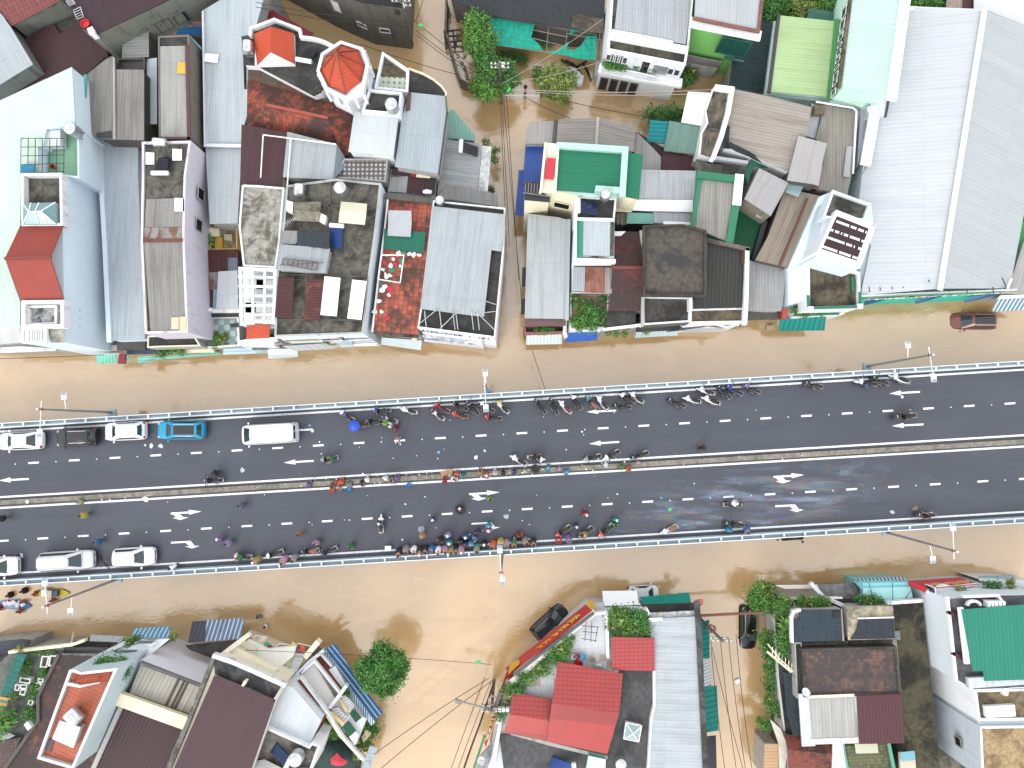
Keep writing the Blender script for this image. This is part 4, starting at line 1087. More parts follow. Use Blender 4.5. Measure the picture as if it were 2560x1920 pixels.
b.sheet(Q('b3',528,782,866,790,862,1018,522,1000),7.3,metal(176,120,104,.26,.4,.55),1,dirv=(0,1))
b.sheet(Q('b3',528,784,632,787,626,998,524,994),7.4,metal(190,198,206,.26,.3),1,.04,'grey_sheet')
b.sheet(Q('b3',806,790,866,792,862,1016,802,1012),7.4,metal(186,182,176,.3,.6,.15),1,.04,'grey_sheet')
b.terrace(Q('b3',505,1005,835,1020,826,1290,790,1312,500,1322),6.0,.7,WHT,conc(178,150,120,.5),.12,cap=DWHT)
b.rods([((Q('b3',x0,y0)[0],6.6),(Q('b3',x1,y1)[0],6.6)) for x0,y0,x1,y1 in ((520,1020,860,1022),(520,1098,850,1102),(680,1060,740,1062))],.05,FD,'trellis')
b.sheet(Q('b3',465,1342,740,1325,740,1418,460,1438),[3.6,3.6,2.8,2.8],paint(28,94,192,.4),0,name='awning')
b.strip(Q('b3',462,1235,455,1345,465,1380),5.0,.3,1.0,WHT)
b = B('house with a dark red moss-stained tiled gable')
DT = tile(112,52,50,.68,.22,.3,52,40,42,.4)
b.walls(Q('b3',885,482,1112,482,1130,1165,838,1160),6.6,GREYP)
b.sheet(Q('b3',885,480,1112,480,1126,790,868,790),[6.8,6.8,8.0,8.0],DT,1,.1)
b.sheet(Q('b3',868,790,1126,790,1130,1170,836,1162),[8.0,8.0,6.8,6.8],DT,1,.1)
b.strip(Q('b3',868,790,1126,792),8.12,.3,.12,paint(130,64,58),'ridge_cap')
b.sheet(Q('b3',888,478,985,478,905,552,885,548),6.95,PL_W,0,.03,'paint_patch')
b.box(Q('b3',836,1165,1072,1168,1068,1282,800,1312),6.4,DECKD,.4,'roof_deck')
b.strip(Q('b3',795,1325,1130,1285),6.6,.25,.4,DWHT)
b.walls(Q('b3',800,1300,1125,1270,1125,1285,800,1318),5.8,GREYP)
b.strip(Q('b3',1118,480,1135,700,1130,1280),7.2,.3,.3,GREYP)
b = B('house under a big flat dark concrete slab with a raised rim')
SP = Q('b3',1133,425,1300,418,1480,414,1682,466,1678,1045,1133,1037)
b.walls(SP,8.9,GREYP,d=.4)
b.rim(SP,9.4,.45,.2,conc(76,72,66,.7))
b.sheet(SP,9.05,conc(96,90,80,.8,58,58,62,.32),0,.15,'roof_deck')
b.terrace(Q('b3',1130,1040,1548,1048,1535,1258,1135,1285),6.6,.6,WHT,conc(92,90,88,.8,52,50,44,.5),.14,cap=DWHT)
b.strip(Q('b3',1128,1300,1400,1285,1560,1262),6.2,.2,.5,DARKP,'front_ledge')
b.box(Q('b3',1080,1290,1460,1275,1440,1330,1075,1345),4.6,DECKD,.4,'balcony_slab')
b.sheet(Q('b3',1075,1350,1432,1308,1432,1378,1060,1398),[3.6,3.6,2.8,2.8],metal(214,236,240,.4,.12),0,name='awning',dirv=(0,1))
b.walls(Q('b3',1080,1290,1440,1270,1440,1300,1080,1320),4.0,GREYP)
b = B('house with a charcoal ribbed roof bounded by a white parapet wall')
b.shed(Q('b3',1690,558,2028,640,1976,1130,1568,1148,1572,1050,1682,1040),7.4,metal(70,70,68,.36,.2,contrast=.55,seam=.1),WHT,1,dirv=(-.06,1))
b.strip(Q('b3',1690,552,2040,630),7.8,.35,.35,conc(130,116,110,.7))
b.strip(Q('b3',2035,635,2028,1050,2015,1270),7.8,.36,.6,WHT)
b.sheet(Q('b3',1990,650,2030,650,2010,758,1980,755),7.6,paint(110,50,50,.7,0,.5),0,.05,'rusty_sheet')
b.terrace(Q('b3',1540,1150,2015,1138,2010,1262,1540,1270),6.8,.5,WHT,DECKB,.14,cap=DWHT)
b.strip(Q('b3',1545,1048,1545,1150),7.4,.3,.9,WHT)
b.sheet(Q('b3',1340,1310,1500,1295,1790,1272,2000,1262,1990,1290,1850,1310,1700,1296,1480,1330,1345,1345),4.8,conc(110,108,104,.8),0,.3,'balcony_slab')
b.sheet(Q('b3',1480,1305,1700,1296,1850,1330,1470,1356),[3.8,3.8,3.0,3.0],metal(216,218,220,.4,.3),0,name='awning')
b.strip(Q('b3',1480,1300,1600,1290,1740,1275,1850,1302,1960,1285),5.2,.12,.5,WHT,'balcony_rail')
b.walls(Q('b3',1480,1265,2000,1255,2000,1272,1480,1290),4.4,GREYP)
b = B('translucent and white sheeted roof between the green roofs')
b.shed(Q('b3',1115,-55,1590,-45,1575,210,1562,425,1225,405,1222,312,1042,295,1088,205),6.2,metal(204,210,216,.3,.35,contrast=.12),GREYP,1,dirv=(-.03,1))
b.sheet(Q('b3',1085,204,1565,208,1562,312,1040,296),6.4,PL_W,0,.05,'white_sheet')
b.sheet(Q('b3',1308,390,1545,398,1545,425,1308,415),6.4,PL_W,0,.05,'white_sheet')
b.sheet(Q('b3',996,316,1226,322,1222,412,988,410),6.3,metal(130,196,180,.3,.2),0,.05,'mint_sheet')
b.box(Q('b3',885,320,995,318,990,420,880,405),6.0,conc(130,126,108,.7),.4,'concrete_slab')
b.sheet(Q('b3',895,245,1045,252,1035,312,885,305),6.4,CRM,0,.1,'cream_ledge')
b.rods([((Q('b3',x,320)[0],6.6),(Q('b3',x - 6,425)[0],6.6)) for x in (920,955)],.05,GRT,'frame_bar')
b = B('grey fibre roof framed in green with a white edge strip')
b.walls(Q('a3',1610,1500,1955,1555) + Q('b3',1920,230,1870,590,1565,455),7.0,plaster(60,140,106,.3))
b.sheet(Q('b3',1640,25,1945,62,1862,572,1572,440),7.5,metal(176,174,168,.3,.55,contrast=.22),1,dirv=(-.06,1))
b.strip(Q('a3',1622,1508,1950,1545),7.8,.7,.25,paint(40,128,92),'green_trim')
b.strip(Q('b3',1630,25,1560,440),7.6,.4,.2,paint(44,134,98),'green_trim')
b.strip(Q('b3',1965,12,1945,220),7.9,.8,.2,PL_W,'white_trim')
b.strip(Q('b3',1938,232,1878,585),7.7,.7,.2,paint(44,134,98),'green_trim')
b = B('sunken dark green sheet roof in a gap between grey roofs','canopy','canopy')
b.shed(Q('b3',1955,290,2185,405,2100,705,1895,590),4.6,metal(26,104,70,.3,.25,contrast=.1),DARKP,1)
b.strip(Q('b3',2185,400,2100,705),5.2,.5,.6,paint(40,44,46),'gutter')
b.box(Q('b3',2120,310,2180,330,2160,365,2105,345),6.0,paint(200,208,214),.2,'small_panel')
b = B('plain grey sheet roof with a mouldy front wall above the green canopy')
b.shed(Q('f',1898,420,1972,457,1927,540,1861,497),7.4,metal(190,188,190,.3,.2,contrast=.08),plaster(130,124,112,.9,60,56,46),1,d=.02)
b.sheet(Q('a3',2085,1330,2212,1400,2212,1450,2080,1440,2040,1600,2010,1500),6.4,metal(54,132,104,.3,.3),0,.06,'green_sheet')
b = B('long slanted fibre roof with a rusty ridge running down its middle')
b.shed(Q('b4',150,105,448,172,410,260,165,790,-110,725,0,520),6.2,metal(178,166,150,.3,.55,.2,contrast=.25),DARKP,2,dirv=(.42,-.9))
b.strip(Q('b4',338,200,105,765),6.5,.22,.1,paint(112,70,54,.7),'ridge_cap')
b.sheet(Q('b4',185,38,315,70,262,182,150,140),6.7,glass(170,200,208,.2),0,.04,'clear_sheet')
b = B('large beige corrugated roof with a curved concrete gutter deck on its left')
b.shed(Q('a3',1912,770) + Q('a4',0,830,375,925,335,1175,245,1230,200,1495,0,1410) + Q('a3',2060,1330,1850,1260,1850,1060),7.4,metal(190,182,172,.3,.5,contrast=.25),WHT,1,dirv=(1,.22))
b.sheet(Q('a3',1737,772,1868,800,1850,960,1800,1180,1740,1358,1622,1320,1640,1150,1690,1060,1672,960,1700,880),8.0,conc(126,116,98,.8,60,58,54,.6),0,.25,'roof_deck')
b.walls(Q('a3',1745,780,1860,805,1790,1190,1735,1340,1640,1310,1690,1060),7.7,WHT)
b.strip(Q('a3',1737,772,1700,880,1672,960,1690,1060,1640,1150,1622,1320),8.3,.14,.4,DWHT)
b.strip(Q('a3',1770,748,1905,765,1872,960,1810,1180,1745,1350),8.6,.4,1.0,WHT)
b.strip(Q('a3',1640,1320,1745,1358,2030,1400),6.6,.3,.6,plaster(196,196,204,.4))
b.strip(Q('a3',1765,800,1700,1130,1660,1320),8.15,.16,.12,DARKP,'deck_kerb'); b.strip(Q('a3',1690,1100,1800,1130),8.15,.16,.12,DARKP,'deck_kerb')
b.box(Q('a3',1570,1395,1920,1440,1920,1500,1600,1480),6.4,DECK,.5,'lower_deck')
rg2 = random.Random(3); m = MB()
pa = [Q('a3',*q)[0] for q in ((1845,1080),(1840,1180),(1835,1280),(1900,1260),(1990,1290),(2050,1330),(2120,1360))]
T = [[at((p[0] + dx * 6 + rg2.uniform(-2,2),p[1] + (8 if k > 2 else 0) * dx + rg2.uniform(-2,2)),7.75 + rg2.uniform(0,.3)) for dx in (-1,0,1,2)] for k,p in enumerate(pa)]
for i in range(len(T) - 1):
 for j in range(3): m.face([T[i][j],T[i + 1][j],T[i + 1][j + 1],T[i][j + 1]])
m.build('net_bundle',paint(40,46,50,.8),b.root,smooth=True)
for t_,px,z,mat,e,lab,dv in (('white sheet canopy sagging over the flooded lane',Q('a3',1520,792,1735,800,1690,950,1668,1092,1462,1056),4.6,PL_W,0,'tarp',None),('turquoise ribbed canopy at the lane edge',Q('a3',1196,1038,1362,1050,1330,1240,1168,1220),4.0,metal(30,170,180,.42,.2,contrast=.5),0,'roof',(1,.05)),('mint-grey fibre canopy beside the turquoise one',Q('a3',1362,1045,1662,1092,1612,1338,1312,1300),4.4,metal(138,176,164,.3,.35,.1,contrast=.1),3,'roof',None),('rain-slick maroon sheet roof below the mint-grey canopy',Q('a3',1305,1312,1605,1360,1560,1440,1572,1525,1280,1510),3.9,metal(110,68,74,.26,.4,.2),3,'roof',(-.03,1)),('weathered grey sheet roof angled beside the gabled asbestos one',Q('a3',1076,1142,1180,1240,1288,1352,1282,1522,1120,1505,1055,1310),5.2,metal(172,170,170,.3,.35,contrast=.12),3,'roof',(0,1))):
 b = B(t_,'canopy','canopy'); b.shed(px,z,mat,GREYP,e,dirv=dv,z0=(-.6 if 'sheet' in t_ and 'white' not in t_ else z - .5))
 if b.root.children and z < 4.7 and 'maroon' not in t_:
  b.rods([((q,z - .1),(q,-.6)) for q in px[:4]],.05,GRT,'post')
b = B('narrow grey fibre roof wedged beside the white warehouse with a white drainpipe')
b.shed(Q('a4',490,905,795,962,770,1110,745,1430,690,1659) + Q('b4',690,180,440,110,440,20) + Q('a4',480,1400,415,1190),6.3,metal(172,168,158,.3,.5,contrast=.22),GREYP,0,dirv=(-.04,1))
b.rods([((Q('a4',*p)[0],7.0),(Q('a4',*q)[0],7.0)) for p,q in (((415,880),(735,932)),((735,932),(765,960)),((765,960),(735,1500)))],.09,PL_W,'drainpipe')
b.box(Q('a4',405,905,495,905,490,985,395,985),7.2,DECKB,.6,'tank_stand')
b.sheet(Q('a4',375,890,440,920,445,1020,410,1200,330,1175,380,930),6.0,metal(214,220,226,.3,.2),0,.06,'side_sheet')
b.sheet(Q('a4',680,1260,730,1265,705,1530,650,1525),6.45,metal(206,212,214,.5,.2),1,.04,'patch_sheet')
b = B('small loose grey sheet roof on the beige corrugated roof','shed','shed')
b.shed(Q('a4',262,1172,512,1240,482,1345,438,1605,385,1590,165,1558),7.9,metal(192,190,190,.5,.15,contrast=.06,seam=.1),DARKP,5,z0=6)
b.sheet(Q('a4',390,1485,455,1490,435,1640,375,1625),7.2,paint(124,72,64,.7,0,.5),0,.05,'rusty_sheet')
b = B('white multi-level house with a brown tiled roof cap and tall bluish side wall')
TP = Q('b4',590,292,912,432,900,520,800,742,462,628)
b.walls(Q('b4',545,185,890,240,912,432,790,800,415,700,480,360),9.6,LBL)
b.terrace(Q('b4',560,120,890,240,838,385,475,358),10.6,.9,LBL,DECK,.18,z0=9.0,cap=WHT)
b.walls(TP,11.2,WHT)
b.sheet(Q('b4',602,332,902,445,772,735,462,630),11.5,metal(74,52,58,.24,.15,contrast=.3),1,dirv=(-.4,1))
for f in (.18,.44,.66,.93):
 p0,p1 = Q('b4',602,332,462,630),Q('b4',902,445,772,735)
 a = at((p0[0][0] + (p0[1][0] - p0[0][0]) * f,p0[0][1] + (p0[1][1] - p0[0][1]) * f),11.56); c = at((p1[0][0] + (p1[1][0] - p1[0][0]) * f,p1[0][1] + (p1[1][1] - p1[0][1]) * f),11.56)
 m = MB(); n = 24
 for i in range(n):
  if rg.random() < .8: m.bar(a.lerp(c,(i + .15) / n),a.lerp(c,(i + .8) / n),.22,.03)
 m.build('white_flashing',PL_W,b.root)
b.strip(Q('b4',600,320,905,440,790,742),11.55,.5,.3,DWHT)
b.strip(Q('b4',590,325,450,628,775,745),11.5,.25,.35,WHT)
b.terrace(Q('b4',420,655,790,745,775,810,430,710),8.6,.5,WHT,DECKB,.14)
b.terrace(Q('b4',340,710,560,760,795,830,802,1135,345,1150),6.6,1.0,WHT,conc(110,100,80,.85,52,48,38,.5),.22,cap=WHT)
b.strip(Q('b4',350,1040,355,1140,790,1128),6.75,.25,.14,paint(30,130,100),'green_trim')
b.strip(Q('b4',798,1010,800,1130),6.75,.22,.14,paint(30,130,100),'green_trim')
b.box(Q('b4',720,870,745,870,750,1000,725,1000),6.4,paint(30,120,84),.5,'green_board')
for x,y in ((372,1145),(800,1122)): b.box(Q('b4',x - 22,y - 18,x + 22,y - 18,x + 22,y + 20,x - 22,y + 20),6.95,WHT,.5,'corner_post')
b.walls(Q('b4',170,795,340,715,345,1070,180,1110),5.6,LBL)
b.walls(Q('b4',440,180,560,130,560,300,440,700,345,720,175,795),6.6,LBL)
b.terrace(Q('b4',208,1105,640,1160,655,1195,215,1225),3.9,.6,WHT,DECKB,.14)
b.strip(Q('b4',225,1205,610,1190),4.0,.18,.12,paint(30,130,100),'green_trim')
b.sheet(Q('b4',105,1235,225,1230,500,1216,490,1335,92,1338),[3.2,3.2,3.2,2.3,2.3],metal(20,160,150,.5,.15,contrast=.6),0,name='awning',dirv=(-.03,1))
b.box(Q('b4',125,1145,175,1140,165,1232,120,1228),4.4,paint(190,80,74),1,'red_wall')
b.box(Q('b4',-10,1292,60,1290,60,1325,-10,1330),.5,paint(214,200,170),.5,'floating_box')
b = B('grey roof strip along the white multi-level house, down to the flooded street')
b.shed(Q('b3',2045,728,2212,762) + Q('b4',160,795,140,1000,115,1168,0,1168) + Q('b3',2020,1152),5.0,metal(188,188,188,.3,.4,contrast=.15),GREYP,1,dirv=(-.02,1))
b.box(Q('b3',2020,1158,2212,1162) + Q('b4',95,1165,85,1238,0,1235) + Q('b3',2020,1245),3.6,DARKP,.5,'front_porch')
b = B('giant white warehouse with a shallow gabled roof filling the upper right','warehouse','warehouse')
WM_LIT = metal(222,228,234,.4,.1,contrast=.06,seam=.35); WM_SHADE = metal(200,207,211,.4,.1,contrast=.06,seam=.35)  # one white sheeting; right slope coloured darker for the shade on it
b.walls(Q('a4',1215,60,1880,90,2330,262,2330,700) + Q('b4',2200,380,2080,970,803,1025,780,640,800,30) + Q('a4',830,1400,940,950,1050,825),5.8,plaster(206,222,226,.3))
wl = Q('a4',1215,60,1872,90) + Q('b4',1490,972,800,1032,890,600,780,300,810,0) + Q('a4',880,1390,880,990,1050,825)
b.sheet(wl,onplane(wl,[(wl[1],8.4),(wl[2],8.4),(Q('b4',800,600)[0],6.2)]),WM_LIT,0,.08,dirv=(1,.05))
wr = Q('a4',1872,90,2330,262) + Q('b4',2212,330,2090,970,1490,972)
b.sheet(wr,onplane(wr,[(wr[0],8.4),(wr[4],8.4),(wr[2],6.2)]),WM_SHADE,0,.08,dirv=(1,.3))
b.strip(Q('a4',1872,92) + Q('b4',1490,968),8.62,.5,.12,paint(226,232,238),'ridge_cap')
b.strip(Q('a4',1215,66,1862,92),6.6,.3,.2,PL_W,'edge_trim')
b.strip(Q('a4',905,940,920,985),6.9,.8,.3,PL_W,'edge_trim')
b.strip(Q('a4',922,990,850,1390),6.86,1.0,.25,PL_W,'edge_trim')
SG = Q('b4',803,1030,1300,1005,2155,975,2155,985,1300,1015,803,1042)
b.box(SG,6.7,paint(206,226,222),.3,'sign_frame')
b.box(Q('b4',803,1040,2080,984,2078,990,803,1046),6.4,plaster(110,148,128,.4),1.6,'sign_band')
b.box(Q('b4',803,1042,2070,986,2066,992,803,1050),4.8,plaster(60,196,176,.2),5.4,'front_wall')
letters(b,*Q('b4',830,1052,1990,992),5.2,.9,26,[paint(220,226,214)],out=.15)
for x0,y0,x1,y1 in ((835,1095,1000,1060),(1275,1085,1490,1030),(1700,1075,1990,1010)):
 b.sheet(Q('b4',x0,y0 - 8,x1,y1 - 12,x1 + 10,y1 + 12,x0,y0 + 22),[2.6,4.2,3.9,2.4],paint(34,98,150),0,.06,'awning')
b.rods([((Q('b4',x,1010)[0],6.4),(Q('b4',x - 8,960)[0],7.6)) for x in (880,975,1080,1178,1380,1570,1725,1950)],.04,FD,'mast')
b.rods([((Q('b4',1460,985)[0],6.4),(Q('b4',1385,900)[0],8.4)),((Q('b4',2062,965)[0],6.4),(Q('b4',2022,880)[0],8.0))],.05,FD,'mast')
b.box(Q('b4',2100,880,2115,890,2080,975,2060,970),6.6,PL_W,.5,'edge_trim')
b = B('roof with a green side panel and a blue striped awning at the right edge')
b.shed(Q('b4',2175,390,2400,390,2400,900,2110,890),5.4,metal(70,164,96,.3,.3),GREYP,3)
b.shed(Q('b4',2212,560,2500,560,2500,1010,2070,990),5.9,metal(190,190,190,.3,.3),GREYP,3)
b.sheet(Q('b4',1972,1065,2400,1040,2400,1150,1942,1172),[3.8,3.8,2.8,2.8],striped(240,246,250,110,150,180,.42,.62),0,name='awning',dirv=(-.1,1))
b.sheet(Q('b4',2010,1030,2400,1020,2400,1045,1980,1062),4.0,PL_W,0,.15,'awning_box')
b = B('mint sheet-roofed house with white trim and a louvred side wall')
MR = Q('a4',735,-260,745,0,1190,22,1050,825,905,812,800,930,560,880,625,745)
b.walls(Q('a4',755,-200,1180,-200,1170,30,1045,815,640,770),8.7,MINTW)
b.sheet(Q('a4',728,0,780,-260,1240,-260,1185,22,1052,822,640,768),9.0,metal(208,236,228,.5,.06,contrast=.04,seam=.2),1,dirv=(1,.05))
b.strip(Q('a4',1240,-260,1188,25,1075,828),9.3,.9,.3,PL_W,'edge_trim')
b.strip(Q('a4',770,-260,715,0,620,745),9.2,.28,.3,DECKB,'gutter')
b.sheet(Q('a4',560,765,640,770,1000,815,905,830,815,925,545,850),6.8,MINT,0,.08,'lower_roof')
b.front(Q('a4',718,0)[0],Q('a4',622,748)[0],8.7,[(f,1.1,6.9,7.9,FW,GL,'window') for f in (.05,.2,.36,.44,.52,.62,.7,.78,.9,.97)])
b.box(Q('a4',905,812,1045,812,1040,830,900,830),7.2,paint(50,110,104),.3,'eave_trim')
b.walls(Q('a4',890,835,1035,830,1020,1005,880,985),6.7,plaster(214,220,230,.1))
b.strip(Q('a4',1050,835,1020,1000),6.9,.16,.3,FD,'gutter')
b.walls(Q('a4',800,940,890,850,880,1030,770,1450),5.4,plaster(176,188,198,.4))
b = B('house with a bright lime-green sheet roof')
b.shed(Q('a4',100,132,612,186,600,300,545,838,15,792),6.4,metal(196,226,168,.3,.2,contrast=.08,seam=.2),MINTW,1,dirv=(1,.08))
b.strip(Q('a4',95,130,12,790),6.6,.3,.2,FD,'gutter')
b.strip(Q('a4',70,200,0,790,0,800),6.3,.5,.2,paint(196,206,210),'edge_trim')
b.strip(Q('a4',605,190,540,838),6.55,0.7,.06,metal(96,176,110,.3,.3),'green_strip')
b.sheet(Q('a4',10,795,545,842,760,905,740,920,400,870,0,822),5.8,metal(206,220,218,.5,.2),0,.08,'eave_sheet')
b = B('dark slate-green netted roof beside the lime-green house')
b.shed(Q('a3',2110,270,2140,120,2230,110) + Q('a4',70,135,0,690,0,820) + Q('a3',1875,742,1905,510,2030,380),4.0,netting(36,60,66,.5,1.0),GREYP,0)
b = B('dim storage sheds with a teal lid at the very top','shed','shed')
b.shed(Q('a4',330,170,360,70,590,105,580,182,600,190),4.6,metal(80,140,124,.3,.4),DARKP,1)
b.shed(Q('a4',-20,-200,340,-200,330,165,120,130,-20,130),3.4,metal(52,54,56,.4,.4),DARKP,1)
b = B('house with a blinding white roof in the upper right corner')
b.shed(Q('a4',1780,-260,2400,-260,2400,290,1900,92,1782,78),5.2,metal(248,250,252,.6,.02,contrast=.02,seam=.05),WHT,1)
b.shed(Q('a4',1560,-200,1690,-200,1680,78,1540,72),4.8,metal(202,178,164,.4,.3),GREYP,1)
b.shed(Q('a4',1690,-200,1778,-200,1780,80,1682,78),4.9,MAR,GREYP,1)
b = B('house with a lime-green front wall and a rust-rimmed grey roof')
GH = Q('a3',1595,-200,2200,-200,2155,30,2128,262,1575,152)
LG = plaster(124,190,104,.1,80,130,74)
b.walls(GH,8.9,LG,d=.25)
b.sheet(GH,9.3,metal(202,206,212,.3,.2,contrast=.1),4,dirv=(-.05,1))
b.strip(Q('a3',1575,155,2130,268,2160,0),9.45,.3,.2,paint(140,96,84,.7,0,.6),'rusty_gutter')
b.strip(Q('a3',1570,190,2120,300),8.9,.9,.3,WHT,'eave_slab')
b.front(Q('a3',1570,190)[0],Q('a3',2120,300)[0],8.9,[(.76,3.0,4.8,7.6,paint(60,120,110),glass(44,96,86),'window')])
b.sheet(Q('a3',1840,478,2010,522,2000,538,1835,505),4.4,paint(56,116,106),0,.15,'balcony_slab')
b.sheet(Q('a3',1515,480,1808,540,1782,586,1500,535),[3.4,3.4,2.8,2.8],metal(128,126,128,.3,.4),0,name='awning')
b.walls(Q('a3',1520,470,1820,530,1800,545,1510,490),3.2,GREYP)
b = B('white villa with a grey roof, planted balconies and four dark garage doors','house','villa')
VR = Q('a3',870,-200,1590,-200,1560,60,1528,418,838,288)
b.terrace(VR,8.3,.5,WHT,DECK,.2,cap=DWHT)
b.sheet(Q('a3',935,-200,1550,-200,1548,20,1500,382,885,262),8.32,metal(192,198,204,.3,.25,contrast=.14),3,dirv=(-.04,1))
b.strip(Q('a3',875,268,1300,350,1380,366),8.45,.35,.2,DWHT)
TF = Q('a3',838,335,1495,462,1482,552,832,428)
b.terrace(Q('a3',832,318,1525,428,1500,562,826,432),7.4,.5,WHT,conc(92,88,72,.8,50,48,40,.5),.2,cap=WHT)
a0,a1 = Q('a3',826,432,1500,562)
WN = [(f,.8,5.6,6.8,FW,glass(96,104,112),'window') for f in (.05,.11,.17,.23)] + [(.52,.9,4.4,6.8,FW,GLD,'window'),(.72,1.6,4.8,6.6,FW,glass(170,176,178),'window'),(.86,.7,5.2,6.4,FW,GL,'window'),(.93,.7,5.2,6.4,FW,GL,'window')]
b.front(a0,a1,7.4,WN)
b.strip(Q('a3',782,590,1110,660,1440,712),4.3,.9,.35,WHT,'balcony_slab')
b.strip(Q('a3',985,605,1145,638),5.2,.12,.8,WHT,'balcony_rail')
b.strip(Q('a3',1150,640,1240,662),5.2,.12,.8,WHT,'balcony_rail')
b.box(Q('a3',790,555,985,590,980,622,785,590),5.0,WHT,.6,'planter')
b.box(Q('a3',755,610,1130,680,1125,702,750,632),3.4,WHT,.5,'garage_lintel')
b.strip(Q('a3',1240,650,1420,690),3.8,.5,.5,paint(96,92,100),'fascia')
b.walls(Q('a3',770,600,1130,665,1120,690,752,625),3.2,WHT)
g0,g1 = Q('a3',750,632,1125,702)
b.front(g0,g1,3.2,[(f,.85,.0,2.5,paint(110,108,112),paint(22,20,20,.6),'garage_door') for f in (.16,.39,.62,.85)])
b.box(Q('a3',725,520,790,530,770,660,715,650),1.2,paint(196,206,212),1.2,'side_ramp')
b = B('low shed roof covered with black shade cloth','shed','shed')
b.shed(Q('a2',1640,-250) + Q('a3',820,-250,795,165,700,245,510,240,0,165) + Q('a2',2035,130,1700,10),3.8,netting(46,52,58,.6,1.0),DARKP,2)
b.sheet(Q('a3',512,235,520,135,590,122,700,150,790,165,790,290,640,270),3.9,conc(110,98,84,.6),0,.1,'bare_slab')
b = B('torn turquoise shade nets on a pipe frame over the garden','shade net','shade_net')
TN = netting(10,176,150,.6,.96)
fr = []
for (x,y) in ((-185,140),(190,200),(480,240),(735,300),(-195,380),(130,420),(440,470),(725,515)): fr.append(((Q('a3',x,y)[0],3.2),(Q('a3',x,y)[0],-.5)))
for p,q in (((-185,140),(735,300)),((-195,380),(725,515)),((-185,140),(-195,380)),((320,220),(295,440)),((190,260),(480,320)),((180,330),(460,400)),((480,240),(455,470)),((735,300),(725,515)),((480,290),(790,350))): fr.append(((Q('a3',*p)[0],3.2),(Q('a3',*q)[0],3.2)))
b.rods(fr,.04,GRT,'pipe_frame')
b.sheet(Q('a2',2030,140) + Q('a3',0,175,95,180,150,210,130,150,200,205,165,320,230,380,270,440,130,420,0,408) + Q('a2',1992,375),3.25,TN,0,.03,'net')
b.sheet(Q('a3',290,445,380,440,440,400,490,360,470,430,545,432,600,385,650,310,728,310,722,520,560,505,440,470,350,465),3.25,TN,0,.03,'net')
b.sheet(Q('a3',500,300,505,230,590,190,640,255,660,300,620,262,560,262),3.3,TN,0,.03,'net')
b = B('curved garden wall of grey concrete with rubble heaped behind it','garden wall','garden_wall')
gw = Q('a2',1645,0,1640,130,1635,260,1665,350,1690,450,1735,600,1770,690,1870,740)
b.strip(gw,1.6,.22,2.2,conc(130,124,112,.6),'wall')
b = B('white picket fence along the upper flooded lane','fence','fence')
pf = [at(Q('a2',2130,815)[0],1.2),at(Q('a3',240,822)[0],1.2)]; b.at(pf)
m = MB()
for i in range(26):
 q = pf[0].lerp(pf[1],i / 25); m.box(Vector((q.x,q.y,.4)),(.06,.06,1.8))
m.bar(pf[0] - Vector((0,0,.2)),pf[1] - Vector((0,0,.2)),.06); m.build('picket_panel',PL_W,b.root)
# ================================================================ buildings, lower blocks
OLDT = tile(140,80,64,.84,.46,.3,44,42,42,.6)
b = B('low house end with a dark sheet roof at the lower left edge','shed','shed')
b.shed(Q('d1',-300,590,190,545,265,552,230,640,0,680,-300,700),3.6,metal(70,76,88,.3,.3),GREYP,0)
b.sheet(Q('d1',-300,690,90,655,130,660,95,745,-300,800),3.4,conc(112,106,100,.6),0,.1,'ledge')
b.sheet(Q('d1',-300,800,90,790,-20,1040,-300,1100),4.6,tile(112,88,84,.3),0)
b = B('roof garden with white-edged planters and a teal shade strip','roof garden','roof_garden')
b.walls(Q('d1',-300,1010,100,660,550,640,330,1050,320,1260,60,1640,-300,1640),4.6,GREYP)
b.sheet(Q('d1',-300,1010,100,655,560,640,330,1050,320,1260,60,1650,-300,1650),4.8,conc(120,124,120,.5,70,74,60),0,.1,'roof_deck')
b.sheet(Q('d1',140,672,228,680,88,1034,2,1030),6.4,netting(16,110,100,.5,1.0),1,.04,'shade_net')
b.rods([((p,6.4),(p,4.8)) for p in Q('d1',140,672,228,680,88,1034,2,1030)],.05,GRT,'post')
b.strip(Q('d1',80,660,620,595,720,560),5.4,.25,.5,CRM)
for i,q in enumerate(((360,690,425,695,400,795,342,790),(432,685,492,690,470,785,415,778),(172,875,265,890,255,935,165,920),(130,935,172,940,160,995,122,990),(176,935,235,940,228,980,168,975),(180,975,228,985,210,1035,162,1025),(330,882,378,890,370,925,322,918),(310,920,362,930,345,985,302,978),(250,1068,292,1080,275,1122,236,1110))):
 b.terrace(Q('d1',*q),5.4,.3,DWHT,conc(96,84,60,.5) if i % 2 else leafmat(70,110,44,110,150,70),.09,z0=4.8) if False else b.rim(Q('d1',*q),5.4,.55,.1,DWHT,'planter')
 b.sheet(Q('d1',*q),5.2,conc(96,84,60,.5),0,.3,'planter_soil')
b.sheet(Q('d1',0,1040,80,1055,40,1170,-60,1150),5.6,striped(220,170,60,60,140,120,.5),0,.04,'tarp')
b.sheet(Q('d1',-300,1300,0,1325,130,1380,70,1410,-300,1450),5.6,metal(196,196,206,.4,.2),0,.08,'canopy')
b.sheet(Q('d1',-300,1460,70,1415,190,1390,60,1640,-300,1660),5.3,tile(104,82,78,.5),0,.1,'roof')
b.box(Q('d1',205,1285,235,1258,272,1305,240,1335),5.9,PL_W,.7,'water_box')
b = B('old house under a dark moss-covered tiled roof around the orange terrace')
b.walls(Q('d1',520,700,800,710,1000,900,900,1640,100,1640,330,1250,340,1050),5.0,GREYP)
b.sheet(Q('d1',505,690,790,700,640,1150,330,1260,328,1040),5.3,OLDT,4,.1)
